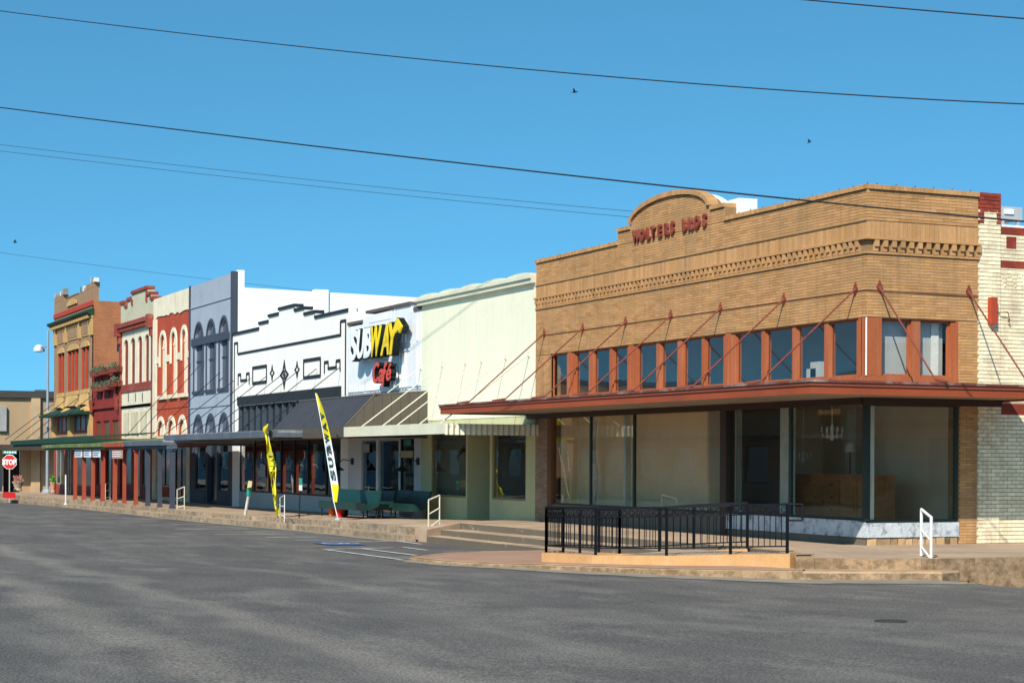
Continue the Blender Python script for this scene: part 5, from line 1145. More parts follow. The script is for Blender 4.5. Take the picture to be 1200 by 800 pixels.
for i in range(22): a = x7 + .3 + i * (x6 - x7 - .6) / 22; MB().box(a, a + .16, -.24, -.162, z6c1 - .3, z6c1 - .125).build('bracket', Mmar, Cb)
for a in (x7 + .01, x6 - .36):
    MB().box(a, a + .34, -.09, -.0, .0, z6c1 - .33).build('pilaster', Mmar, Cb); MB().box(a - .04, a + .4, -.36, -.091, z6c1 - .5, z6c1 + .16).box(a - .0, a + .34, -.2, -.091, z6c1 - .9, z6c1 - .52).build('capital', Mmar, Cb)
for v in (451, 455.5): z = Z(160, v); MB().box(x7 + .36, x6 - .37, -.06, -.0, z - .1, z + .1).build('string_course', Mmar, Cb); z = Z(160, 475.3); MB().box(x7 + .36, x6 - .37, -.05, 0, z - .06, z + .06).build('ledge', Mcreamw, Cb)
for u in (150.5, 159, 167): p = onY(u, 465.5); MB().box(p.x - .06, p.x + .06, -.012, .0, p.z - .22, p.z + .22).build('vent_slot', Mblk, Cb)
for u0, u1 in ((145.5, 152.5), (154, 163), (165, 173)): MB().box(X(u0), X(u1), -.03, .0, 3.3, z - .3).build('board_panel', M('weathered_cream_boards', (.6, .53, .38), rough=.85, streak=(.35, .26, .14), stv=.8, var=.15), Cb)
gridwall('shop_wall', Mmar, Cb, x7 + .02, x6 - .02, -.1, 2.99, .02, .25, [(x7 + .8, x7 + 2.6, .7, 2.7), (x7 + 3.1, x7 + 4.6, .1, 2.7), (x7 + 5.1, x6 - .6, .7, 2.7)])
for a, b, c in ((x7 + .8, x7 + 2.6, .7), (x7 + 3.1, x7 + 4.6, .1), (x7 + 5.1, x6 - .6, .7)): window(Cb, a, b, c, 2.7, .05, flat('green_grey_frame', (.12, .14, .10)), DGLASS, name='shop_window', fw=.09)
rf = MB(); rf.box(x7, x6, .35, 15, 8.0, 8.1); rf.box(x7 + .01, x7 + .3, .31, 15, -.3, 8.4); rf.box(x7, x6, 14.8, 15, -.3, 8.4); rf.build('roof', Mcreamw, Cb)

# ---------------- small red shop with plant boxes
Mdred = M('deep_red_paint', (.24, .025, .018), rough=.75, var=.15, scale=1.2, streak=(.32, .08, .05), stv=.3)
Sr = thing('small_red_shop', 'small deep red shop with rows of green plant boxes on its front', 'building', (x8, 0, 0))
zt7 = Z(122, 431); uw = [(X(112.5), X(118)), (X(120.8), X(128)), (X(131), X(139))]
gridwall('wall', Mdred, Sr, x8 + .01, x7 - .01, 0, zt7, .0, .3, [(a, b, 3.0, Z(122, 493)) for a, b in uw] + [(x8 + 1, x8 + 3, .6, 2.6), (x8 + 3.6, x8 + 5, .0, 2.6), (x8 + 5.4, x7 - .6, .6, 2.6)])
for a, b in uw: window(Sr, a, b, 3.0, Z(122, 493), .06, Mdred, M('green_pane', (.05, .09, .03), rough=.3), mull=((a + b) / 2,))
for a, b, c in ((x8 + 1, x8 + 3, .6), (x8 + 3.6, x8 + 5, .0), (x8 + 5.4, x7 - .6, .6)): window(Sr, a, b, c, 2.6, .05, Mdred, DGLASS, name='shop_window')
m = MB(); z = Z(122, 476.5); m.box(x8, x7, -.12, 0, z - .1, z + .08); m.box(x8, x7, -.08, -.0, zt7 - .5, zt7 - .4); m.build('ledge', Mdred, Sr)
for a in (x8 + .02, x7 - .5): MB().box(a, a + .45, -.22, -.121, z - .25, z + .45).build('corbel', Mmar, Sr)
for i in range(4): a = x8 + .3 + i * 1.95; MB().box(a, a + .28, -.07, -.0, z + .5, zt7 - .1).build('pilaster_strip', Mdred, Sr)
def tuft(name, lb, cat, x0, x1, y, z, hgt, mat, grp=None, n=160, dep=.3):
    m = MB()
    for i in range(n):
        c = Vector((random.uniform(x0, x1), y + random.uniform(-dep, dep) / 2, z + random.uniform(0, hgt) ** 1.0)); t = (c.x - (x0 + x1) / 2) / ((x1 - x0) / 2); c.z = z + (c.z - z) * math.sqrt(max(.1, 1 - t * t))
        d = Vector((random.uniform(-1, 1), random.uniform(-1, .4), random.uniform(-.3, 1))).normalized() * random.uniform(.06, .11); s = d.cross(Vector((random.uniform(-1, 1), random.uniform(-1, 1), random.uniform(-1, 1)))).normalized() * .035
        m.cr = random.random() + .01; m.add([c - s, c + s, c + d], [(0, 1, 2)])
    return m
Mplant = M('plant_leaves', (.06, .12, .035), rough=.8, rnd=.5, c2=(.13, .2, .08)); Mbluegr = M('grey_green_leaves', (.07, .14, .07), rough=.8, rnd=.4, c2=(.12, .19, .12))
pls = ['upper left', 'upper middle', 'upper right', 'lower left', 'lower middle', 'lower right']
for k, (u0, u1, v) in enumerate(((109, 117.5, 436), (118, 126, 433.5), (131, 139.5, 430.5), (111, 117.5, 453), (119.5, 130, 451.5), (132, 139.5, 447))):
    p = onY(u0, v, -.2); q = onY(u1, v, -.2); r = thing('plant_box', 'leafy grey green plant box, %s on the small red shop front' % pls[k], 'plant box', ((p.x + q.x) / 2, -.2, p.z), 'plant boxes on the small red shop')
    MB().hexa([(p.x + .08, -.36, p.z - .3), (q.x - .08, -.36, p.z - .3), (q.x - .08, -.05, p.z - .3), (p.x + .08, -.05, p.z - .3)], [(p.x, -.42, p.z), (q.x, -.42, p.z), (q.x, -.02, p.z), (p.x, -.02, p.z)]).build('box', Mmar, r)
    tuft('foliage', '', '', p.x - .1, q.x + .1, -.3, p.z - .12, .34, Mbluegr, n=240, dep=.28).build('foliage', Mbluegr, r, fix=False)
rf = MB(); rf.box(x8, x7, .31, 12, zt7 - .5, zt7 - .4); rf.box(x8, x7, 11.8, 12, -.3, zt7 - .4); rf.build('roof', MATS['flat_roof'], Sr)

# ---------------- tan Victorian building at the end of the row
Mvb = course_mat('victorian_tan_brick', (.35, .205, .12), (.8, .8, .8), .22, .078, rough=.9, var=.12, scale=1)
Mob = course_mat('orange_side_brick', (.42, .17, .08), (.7, .65, .6), .22, .078, rough=.9, var=.16, scale=.9, stain=(.28, .09, .04), sa=.5)
Myw = M('ochre_trim', (.52, .32, .115), rough=.75, var=.15, stain=(.36, .24, .13), sa=.6, ss=2); Mrv = M('vermilion_trim', (.42, .05, .02), rough=.7, var=.12); Mdg = M('dark_green_paint', (.012, .045, .026), rough=.6, var=.2)
Vb = thing('victorian_building', 'tall tan brick Victorian building with ochre panels, red window strips and green cornice', 'building', (x9, 0, -.1))
def Xv(u): return X(u, 0, 440)
zc1 = (Z(63, 382) + Z(110, 363)) / 2
wg = [(68, 75.2), (79.3, 92), (95.5, 104.5)]
zwt, zws = Z(86, 410), Z(86, 458.5)
gridwall('wall', Mvb, Vb, x9 + .01, x8 - .01, 3.2, zc1 + 1.35, .0, .3, [(Xv(a), Xv(b), zws, zwt) for a, b in wg] + [(X(67, 0, 500), X(81, 0, 500), Z(86, 507), Z(86, 485)), (X(87, 0, 500), X(105.5, 0, 500), Z(86, 507), Z(86, 485))])
for (a, b), nn in zip(wg, (2, 3, 2)):
    xa, xb = Xv(a), Xv(b); w_ = (xb - xa) / nn; fr = MB()
    for i in range(nn + 1): xx = xa + i * w_; fr.box(xx - .12 if i else xx, xx + .12 if i < nn else xx, .02, .12, zws, zwt)
    wf = fr.build('window', Mrv, Vb)
    for i in range(nn): MB().box(xa + i * w_ + .12, xa + (i + 1) * w_ - .12, .14, .17, zws, zwt).build('pane', M('tan_board', (.25, .15, .1), rough=.8), wf)
    MB().box(xa - .1, xb + .1, -.1, 0, zws - .22, zws).build('sill', Myw, Vb)
    MB().prism(arc_pts(xa - .1, xb + .1, zwt + .0, .36, 8), -.06, -.0).build('lintel', Myw, Vb)
    MB().box(xa + .05, xb - .05, -.05, .0, Z(86, 398), Z(86, 381)).build('panel', Myw, Vb); MB().box(xa + .2, xb - .2, -.07, -.051, Z(86, 396), Z(86, 383)).build('panel_field', Mvb, Vb)
    zq = Z(86, 468); an = MB(); an.add([(xa, -.02, zq + .5), (xb, -.02, zq + .5), (xb - .1, -.25, zq - .4), (xa + .1, -.25, zq - .4), (xa, -.02, zq - .5), (xb, -.02, zq - .5)], [(0, 1, 2, 3), (0, 3, 4), (1, 5, 2)]); an.build('window_hood', Myw, Vb, fix=False)
for a, b in ((Xv(63.5), Xv(66.5)), (Xv(76.6), Xv(78.4)), (Xv(93), Xv(94.6)), (Xv(106), Xv(109))): MB().box(a, b, -.1, 0, Z(86, 399), zc1 - .25).build('bracket_strip', Myw, Vb)
m = MB(); m.box(x9 - .1, x8, -.13, .0, zc1 - .34, zc1 - .2); m.build('frieze', Myw, Vb)
m = MB(); m.prism([(-.42, zc1 + .05), (-.42, zc1 - .06), (-.2, zc1 - .2), (-.0, zc1 - .2), (.0, zc1 + .2)], x9 - .25, x8 + .05, 'x'); m.build('cornice', Mdg, Vb)
for i in range(24): a = x9 + i * (x8 - x9) / 24; MB().box(a, a + .2, -.3, -.16, zc1 - .36, zc1 - .21).build('bracket', Myw, Vb)
MB().box(x9, x8, -.06, -.0, zc1 + .35, zc1 + .62).build('red_course', Mrv, Vb)
zpt = zc1 + 1.34
m = MB(); A = arc_pts(Xv(77), Xv(92.5), zpt, Z(84, 346) - zpt, 10); m.prism(A, -.04, .35); m.box(x9, Xv(73), .0, .35, zpt, zpt + .35); m.box(Xv(100), x8, .0, .35, zpt, zpt + .3); m.build('pediment', Mvb, Vb)
MB().prism(arc_pts(Xv(79), Xv(91), zpt - .55, Z(85, 350.5) - zpt + .55, 10), -.09, -.041).build('panel', Myw, Vb)
for k, (a, b) in enumerate(((70, 75), (94, 100), (106, 110.5), (64, 66))):
    z0_ = zpt + (.3 if k != 1 else 0.0); m = MB()
    for j in range(4): xx = Xv(a) + (Xv(b) - Xv(a)) * j / 4; m.cr = .2 + .2 * j; m.box(xx, xx + (Xv(b) - Xv(a)) / 4 * random.uniform(.6, .95), -.02, .25, z0_ + .001, z0_ + random.uniform(.12, .38))
    m.build('finial', M('soot_white_stone', (.5, .5, .48), rough=.9, rnd=.6, c2=(.05, .05, .05), var=.3), Vb)
sw = MB(); sw.add([(x8, 0, -.3), (x8, 15, -.3), (x8, 15, onX(150, 355, x8).z - .1), (x8, .0, Z(110, 352)), (x8 - .3, 0, -.3), (x8 - .3, 15, -.3), (x8 - .3, 15, onX(150, 355, x8).z - .1), (x8 - .3, .0, Z(110, 352))], [(0, 1, 2, 3), (7, 6, 5, 4), (3, 2, 6, 7), (1, 5, 6, 2), (0, 3, 7, 4)]); sw.build('side_wall', Mob, Vb)
p = onX(137, 393, x8 + .02); q = onX(140.5, 411, x8 + .02); MB().box(x8 + .0, x8 + .05, p.y, q.y, q.z, p.z).build('side_window', DGLASS, Vb)
m = MB(); zh = Z(86, 481.5); m.add([(x9 - .1, -.9, zh - .18), (x8, -.9, zh - .18), (x8, 0, zh + .2), (x9 - .1, 0, zh + .2), (x9 - .1, -.9, zh - .3), (x8, -.9, zh - .3), (x8, 0, zh - .3), (x9 - .1, 0, zh - .3)], [(0, 1, 2, 3), (0, 4, 5, 1), (1, 5, 6, 2), (0, 3, 7, 4), (4, 7, 6, 5)]); m.build('pent_roof', Mdg, Vb)
for a, b in ((67, 81), (87, 105.5)): window(Vb, X(a, 0, 500), X(b, 0, 500), Z(86, 507), Z(86, 485), .03, Mrv, M('leaded_glass', (.09, .10, .12), rough=.3, var=.4, scale=5), fw=.12, mull=[X(a + (b - a) * t, 0, 500) for t in (.33, .66)])
for u in (64.5, 84, 107.5): 
    xx = X(u, 0, 500); MB().box(xx - .35, xx + .35, -.18, .0, 3.2, Z(86, 486)).build('column', Myw, Vb); MB().lathe((xx, -.15, Z(86, 486)), [(.3, 0), (.5, .1), (.5, .25), (.2, .4)], 8).build('capital', Myw, Vb)
gridwall('shop_wall', Mmar, Vb, x9, x8, -.4, 3.19, .02, .3, [(x9 + .7, x9 + 3.4, .5, 2.8), (x9 + 3.9, x9 + 5.6, -.05, 2.8), (x9 + 6.2, x8 - .7, .5, 2.8)])
for a, b, c in ((x9 + .7, x9 + 3.4, .5), (x9 + 3.9, x9 + 5.6, -.05), (x9 + 6.2, x8 - .7, .5)): window(Vb, a, b, c, 2.8, .05, flat('pale_sash', (.3, .32, .28)), DGLASS, name='shop_window', mull=((a + b) / 2,), fw=.07)
rf = MB(); rf.box(x9 + .01, x8 - .31, .31, 15, 9.0, 9.1); rf.box(x9, x9 + .3, .31, 15, -.3, 9.6); rf.box(x9, x8, 14.8, 15, -.3, 9.3); rf.build('roof', Mob, Vb)

# ---------------- canopies and posts at the west end
def canopy_flat(name, lb, u0, u1, dep, vt, vb, mat, mroof, vref=None, cat='canopy', y_in=-.3, rise=0.):
    a, b = X(u0, -dep, vt), X(u1, -dep, vt); z1 = Z((u0 + u1) / 2, vt, -dep); z0 = Z((u0 + u1) / 2, vb, -dep)
    r = thing(name, lb, cat, ((a + b) / 2, -dep / 2, z1))
    MB().add([(a, -dep, z1), (b, -dep, z1), (b, y_in, z1 + rise), (a, y_in, z1 + rise), (a, -dep, z1 - .05), (b, -dep, z1 - .05), (b, y_in, z1 + rise - .05), (a, y_in, z1 + rise - .05)], [(0, 1, 2, 3), (7, 6, 5, 4), (1, 5, 6, 2), (0, 3, 7, 4), (3, 2, 6, 7)]).build('roof_sheet', mroof, r)
    MB().box(a - .02, b + .02, -dep - .04, -dep - .001, z0, z1 + .02).box(b - .02, b + .02, -dep, y_in - .1, z0, z1 - .06).build('fascia', mat, r)
    MB().box(a + .1, b - .1, -dep + .1, -dep + .25, z0 - .12, z0 + .02).build('beam', mat, r)
    return r, a, b, z0, z1
Mredp = M('red_post_paint', (.33, .060, .030), rough=.7, var=.15, scale=2, streak=(.45, .2, .12), stv=.4); Mgp = M('faded_green_roof', (.12, .16, .055), rough=.7, var=.2, stain=(.35, .36, .2), sa=.5)
c1, *_ = canopy_flat('dark_green_canopy', 'dark green sloping canopy before the tan Victorian building', 13, 109, 3.3, 514.5, 519.5, Mdg, Mdg, rise=.28)
a = X(30, -3.2, 516)
for u, v in ((63.5, 473), (76, 470), (92, 466), (108, 464)): xa = X(u); MB().tube((xa, -.04, Z(u, v)), (xa, -3.0, Z(48, 513, -3.2)), .02, 5).build('rod', Mblk, c1)
c2, a2, b2, z02, z12 = canopy_flat('faded_green_canopy', 'faded light green metal canopy with drooping edge next to the red posts', 50, 121, 4.1, 520.5, 524, Mgp, Mgp, rise=.32, y_in=-.35)
c3, a3, b3, z03, z13 = canopy_flat('red_canopy', 'red painted timber canopy carried on red posts', 86.5, 144, 4.05, 519.5, 523.8, Mredp, M('grey_roofing', (.3, .3, .3), rough=.8))
c4, a4, b4, z04, z14 = canopy_flat('slate_canopy', 'slate blue timber canopy carried on three dark posts', 144.5, 191, 4.0, 517, 522, Mslate, MATS['grey_roofing'])
MB().box(X(155, -3.8, 524), X(203, -3.8, 524), -3.85, -3.65, Z(180, 526, -3.8), Z(180, 522.6, -3.8)).build('lower_beam', Mslate, c4)
desc = ['leftmost of the red posts, at the faded green canopy', 'second red post from the left', 'third red post from the left, beside the white notices', 'fourth and thickest red post, beside the small pipe rail', 'fifth red post, chipped to bare wood', 'sixth red post from the left', 'rightmost red post, next to the dark posts', 'leftmost of the three dark slate posts', 'middle one of the three dark slate posts', 'rightmost of the three dark slate posts, beside the pipe rail']
for k, (u0, u1, vb) in enumerate(((86, 90.6, 584.5), (96.1, 101, 586), (106.5, 111.3, 587), (118, 123.3, 585), (132, 137.3, 586), (143.5, 148, 588), (157, 161.8, 588.5), (170.7, 176, 590.5), (184.7, 190, 592.5), (199, 205.4, 594))):
    red = k < 7; yc = -3.78; cxp = X((u0 + u1) / 2, yc, 550); S_ = FPX / (Vector((cxp, yc, 2)) - CAM).dot(Fv); wpx = (u1 - u0) / S_ / 1.22; z0 = zat(cxp, yc) - .02; z1 = (z03 if red else z04) - .12 if k else z03 - .12
    pr = thing('canopy_post', '%s' % desc[k], 'post', (cxp, yc, z0), 'red canopy posts' if red else 'dark canopy posts')
    mt_ = Mredp if red else Mnavy
    MB().box(cxp - wpx / 2, cxp + wpx / 2, yc - wpx / 2, yc + wpx / 2, z0, z1).build('shaft', mt_, pr)
    MB().box(cxp - wpx / 2 - .02, cxp + wpx / 2 + .02, yc - wpx / 2 - .02, yc + wpx / 2 + .02, z0 - .0, z0 + .12).build('foot', mt_, pr)
    MB().box(cxp - wpx / 2 - .04, cxp + wpx / 2 + .04, yc - wpx / 2 - .03, yc + wpx / 2 + .03, z1 - .1, z1 - .001).build('post_head', mt_, pr)
Mnot = flat('notice_white', (.72, .72, .74)); Mink = flat('notice_blue', (.06, .12, .35)); Mfaded = flat('faded_red_notice', (.45, .25, .2))
for k, (u0, u1, v0, v1, lb) in enumerate(((88, 96.5, 526.5, 535.5, 'left one of the three white notices hung between the red posts'), (98.5, 107, 526, 535.5, 'middle white notice with red and blue print between the red posts'), (109, 117.7, 525.5, 535.5, 'right one of the three white notices hung between the red posts'), (131.5, 144, 527, 537, 'faded pink and grey notice above the chipped red post'))):
    yy = -3.95; a, b = X(u0, yy, 530), X(u1, yy, 530); z0, z1 = Z(u0, v1, yy), Z(u0, v0, yy); r = thing('notice', lb, 'sign', ((a + b) / 2, yy, z0), 'notices hung under the red canopy')
    MB().box(a, b, yy - .02, yy, z0, z1).build('board', Mnot if k < 3 else Mfaded, r)
    m = MB(); h = z1 - z0
    for j in range(3): m.box(a + .15, b - .15 - random.uniform(0, .3), yy - .028, yy - .021, z0 + h * (.2 + .25 * j), z0 + h * (.2 + .25 * j) + h * .1)
    m.build('print', Mink if k < 3 else Mnot, r)

# ---------------- low beige building closing the view
XB = -104.
Mbg = M('beige_stucco', (.42, .29, .17), rough=.9, var=.08, scale=.6, streak=(.3, .2, .12), stv=.2)
def PB(u, v): return onX(u, v, XB)
Bb = thing('beige_building', 'low beige stucco building with dark roof edge across the end of the street', 'building', (XB, 0, -.4))
yL = PB(-60, 520).y; yR = PB(95, 520).y; zr_ = PB(30, 466).z
gridwall('wall', Mbg, Bb, yL, yR, -.5, zr_, XB, XB - .4, [(PB(4, 550).y, PB(24, 550).y, -.5, PB(10, 528).z)], ax='x')
MB().box(XB - 1.3, XB - 1.2, PB(2, 550).y, PB(26, 550).y, -.5, 3.).build('entry_recess', flat('dark_recess', (.03, .025, .02)), Bb)
MB().box(XB - 10, XB + .25, yL, yR + .2, zr_, zr_ + .3).box(XB - 10, XB - .3, yL, yR, zr_ + .301, zr_ + .5).build('roof', flat('dark_roof_edge', (.06, .055, .05)), Bb)
MB().box(XB - .0, XB + .25, PB(36, 500).y, PB(46.5, 500).y, -.5, zr_ - .02).build('pilaster', M('light_beige', (.5, .35, .21), rough=.9), Bb)
MB().box(XB + .0, XB + .05, PB(47, 500).y, PB(47.6, 500).y, -.4, zr_ - .02).build('drain_pipe', flat('dark_recess', (.03, .025, .02)), Bb)
MB().box(XB, XB + 2.2, yL, PB(70, 520).y, PB(30, 527.5).z, PB(30, 521).z).build('canopy', M('brown_canopy', (.07, .05, .04), rough=.8), Bb)
MB().box(XB + .01, XB + .25, PB(-3, 490).y, PB(7, 490).y, PB(3, 505).z, PB(3, 476).z).build('wall_cabinet', M('grey_cabinet', (.35, .34, .33), rough=.7), Bb)
MB().box(XB - 2, XB - 1, PB(46, 462).y, PB(58, 462).y, zr_ + .5, PB(50, 456).z).build('roof_unit', flat('dark_unit', (.08, .08, .09)), Bb)

fp = MB(); fp.box(XB, XB + 4.2, yL, yR, -.6, -.30); fp.build('far_sidewalk', Mslab, None, kind='structure')

# ================================================================== street furniture and small things
# ---- ramp with black railing on its orange kerb
Mblackr = M('black_rail_paint', (.003, .004, .007), rough=.6, var=.1, spec=.25, bump=0)
FRP = [(640, 647, .33), (698, 650, .345), (781, 650.7, .385), (856, 649, .43), (922.5, 648.5, .48)]
FR = [onZ(*p) for p in FRP]
RR = [onZ(640, 647, .33), onZ(660, 646, .30), onZ(679.5, 646.5, .30), onZ(701.7, 647, .30), onZ(726, 648.5, .31), onZ(772.7, 647.7, .33), onZ(813, 645, .39), onZ(875.7, 642.5, .44)]
cf = [(p.x, p.y, p.z) for p in FR]
def dirn(a, b): d = Vector((b[0] - a[0], b[1] - a[1], 0)); return d.normalized()
ends = dirn(cf[-2], cf[-1])
kp = [(cf[0][0] - .15, cf[0][1] + .12, .32)] + cf + [(cf[-1][0] + ends.x * .12, cf[-1][1] + ends.y * .12, .5)]
kp2 = []
for a, b in zip(kp, kp[1:]):
    for k in range(3): t = k / 3; kp2.append(tuple(a[i] * (1 - t) + b[i] * t for i in range(3)))
kp2.append(kp[-1])
def off_pts(P, w_):
    out = []
    for i in range(len(P)):
        t = dirn(P[max(0, i - 1)], P[min(len(P) - 1, i + 1)]); out.append((P[i][0] + t.y * w_, P[i][1] - t.x * w_))
    return out
o1, o2 = off_pts(kp2, .10), off_pts(kp2, -.10)
RAMP = bpy.data.objects.new('ramp', bpy.data.meshes.new('ramp'))
rm = MB(); F_ = [FR[0], FR[1], FR[2], FR[3], FR[4]]; Rr = [RR[1], RR[4], RR[5], RR[6], Vector((E932[0] - .4, E932[1] + .6, .44))]
zf_s = [.24, .29, .36, .42, .46]
V = [(p.x, p.y, z) for p, z in zip(F_, zf_s)] + [(p.x, p.y, z) for p, z in zip(Rr, zf_s)] + [(p.x, p.y, -.1) for p in F_] + [(p.x, p.y, -.1) for p in Rr]
rm.add(V, [(i, i + 1, i + 6, i + 5) for i in range(4)] + [(i + 10, i + 11, i + 1, i) for i in range(4)] + [(i + 5, i + 6, i + 16, i + 15) for i in range(4)]); RAMP = rm.build('ramp', Mslab, kind='structure')
for i in range(len(kp2) - 1):
    m = MB(); A_ = [(*o1[i], .05), (*o1[i + 1], .05), (*o2[i + 1], .05), (*o2[i], .05)]; B_ = [(*o1[i], kp2[i][2]), (*o1[i + 1], kp2[i + 1][2]), (*o2[i + 1], kp2[i + 1][2]), (*o2[i], kp2[i][2])]
    m.hexa(A_, B_); m.build('kerb_section', Morange, RAMP)
rk = [(p.x, p.y, p.z) for p in RR[3:]]; q1, q2 = off_pts(rk, .07), off_pts(rk, -.07)
for i in range(len(rk) - 1):
    MB().hexa([(*q1[i], .05), (*q1[i + 1], .05), (*q2[i + 1], .05), (*q2[i], .05)], [(*q1[i], rk[i][2]), (*q1[i + 1], rk[i + 1][2]), (*q2[i + 1], rk[i + 1][2]), (*q2[i], rk[i][2])]).build('kerb_section', Morange, RAMP)
RAIL = thing('ramp_railing', 'black metal railing with ring pattern around the ramp of the corner shop', 'railing', (FR[2].x, FR[2].y, .43))
picket = None; ringme = None
def rail_run(P, ht=.86, gap=.115, circ=True):
    global picket, ringme
    post = MB()
    for p in P:
        MB().box(p.x - .021, p.x + .021, p.y - .021, p.y + .021, p.z - .02, p.z + ht).build('post', Mblackr, RAIL)
    for a, b in zip(P, P[1:]):
        a, b = Vector(a), Vector(b); L = (b - a).length; d = (b - a).normalized(); up = Vector((0, 0, 1)); nrm = Vector((-d.y, d.x, 0)).normalized()
        def br(h, t, w_, nm):
            q = [a + up * (h - t) + nrm * w_, b + up * (h - t) + nrm * w_, b + up * (h - t) - nrm * w_, a + up * (h - t) - nrm * w_]
            return MB().hexa(q, [v + up * 2 * t for v in q]).build(nm, Mblackr, RAIL)
        br(ht, .018, .028, 'top_rail'); br(ht - .165, .010, .012, 'mid_rail'); br(.13, .012, .014, 'bottom_rail')
        if not circ: continue
        n = max(2, int(L / gap))
        for i in range(1, n):
            p = a + (b - a) * (i / n)
            if picket is None:
                o = MB().tube((0, 0, .13), (0, 0, ht - .165), .0085, 4).build('picket', Mblackr, RAIL, org=(0, 0, 0)); picket = o.data
                for v in picket.vertices: v.co += origin(RAIL)
                o.location = p - origin(RAIL)
            else: inst(picket, 'picket', RAIL, p)
        rg = MB(); nr = max(2, int(L / .135))
        for i in range(nr):
            c = a + (b - a) * ((i + .5) / nr) + up * (ht - .092); r0 = .052; pts = [c + d * r0 * math.cos(t) + up * r0 * math.sin(t) for t in [2 * math.pi * k / 10 for k in range(11)]]
            for s, e in zip(pts, pts[1:]): rg.tube(s, e, .009, 3)
        rg.build('ring_band', Mblackr, RAIL, kind='stuff')
rail_run(FR); rail_run(RR[:5], ht=.83); rail_run(RR[4:], ht=.86)
e0 = FR[-1]; up = Vector((0, 0, 1)); ex = Vector((.26, .10, 0)); ex = ends.cross(up) * -0 + Vector(Rv) * .26
MB().poly([e0 + up * .86, e0 + up * .86 + ex, e0 + up * .58 + ex, e0 + up * .58], .018, 6).build('handrail_end', Mblackr, RAIL)
# dark leaf litter on the kerb
lf = MB()
for i in range(60):
    t = random.random(); p = FR[0].lerp(RR[1], t) if random.random() < .5 else FR[0] + Vector((random.uniform(-.1, .5), random.uniform(.0, .5), 0)); p.z = p.z + .01
    d = Vector((random.uniform(-1, 1), random.uniform(-1, 1), .2)).normalized() * .04; s = d.cross(up) * .5; lf.add([p - s, p + d, p + s, p - d], [(0, 1, 2, 3)])
tag(lf.build('leaf_litter', M('dry_leaves', (.16, .08, .03), rough=.9)), kind='stuff')

# ---- pipe handrails
def pipe_rail(lb, A, B, h, mat, r=.022, rails=(1., .55, .15), grp='pipe handrails at the kerb steps'):
    """two posts A (upper) and B (lower) with sloping rails between"""
    A, B = Vector(A), Vector(B); t = thing('handrail', lb, 'handrail', A, grp)
    for P in (A, B): MB().tube(P, P + up * h, r, 8).build('post', mat, t, smooth=False)
    for k, f in enumerate(rails): MB().tube(A + up * h * f, B + up * h * f, r * (1 if k == 0 else .85), 8).build('rail', mat, t)
    return t
Mwpipe = M('white_pipe_paint', (.80, .76, .70), rough=.5, var=.08, stain=(.5, .35, .25), sa=.4, ss=3); Mcpipe = M('cream_pipe_paint', (.66, .60, .48), rough=.5, var=.1)
A = onZ(1079.5, 651, .44); B = Vector((A.x + .42, A.y - .30, .235)); B = onZ(1091, 667, .235)
t = thing('handrail', 'thick white pipe handrail on the corner steps', 'handrail', A, 'pipe handrails at the kerb steps')
for P, v in ((A, 596.5), (B, 606)):
    S_ = FPX / (P - CAM).dot(Fv); hgt = ((651 if P is A else 667) - v) / S_; MB().tube(P, P + up * hgt, .026, 8).build('post', Mwpipe, t)
    if P is A: hA = hgt
    else: hB = hgt
for f in (1., .55, .2): MB().tube(A + up * hA * f, B + up * hB * f, .026 if f == 1 else .02, 8).build('rail', Mwpipe, t)
MB().box(B.x - .09, B.x + .09, B.y - .07, B.y + .07, .235, .25).build('foot_plate', Mwpipe, t)
def px_rail(lb, u0, v0b, v0t, z0, u1, v1b, v1t, z1, mat, r=.018, grp='pipe handrails at the kerb steps'):
    A, B = onZ(u0, v0b, z0), onZ(u1, v1b, z1)
    sA, sB = FPX / (A - CAM).dot(Fv), FPX / (B - CAM).dot(Fv); hA, hB = (v0b - v0t) / sA, (v1b - v1t) / sB
    t = thing('handrail', lb, 'handrail', A, grp)
    MB().tube(A, A + up * hA, r, 6).build('post', mat, t); MB().tube(B, B + up * hB, r, 6).build('post', mat, t)
    for f in (1, .58, .18): MB().tube(A + up * hA * f, B + up * hB * f, r, 6).build('rail', mat, t)
px_rail('cream pipe handrail on the steps before the green shop', 515, 615.5, 580, .38, 502, 625.5, 585.5, .17, Mcpipe)
px_rail('thin cream pipe handrail beside the last dark post', 216, 597, 570, .14, 207.5, 598.5, 573.5, .08, Mcpipe)
px_rail('thin cream pipe handrail behind the chipped red post', 129, 585, 565, .12, 123.5, 587, 567, .1, Mcpipe, r=.014)
px_rail('short thin white rail behind the twisted yellow flag', 333.3, 611, 580, .2, 328, 606, 583, .22, Mwpipe, r=.014)

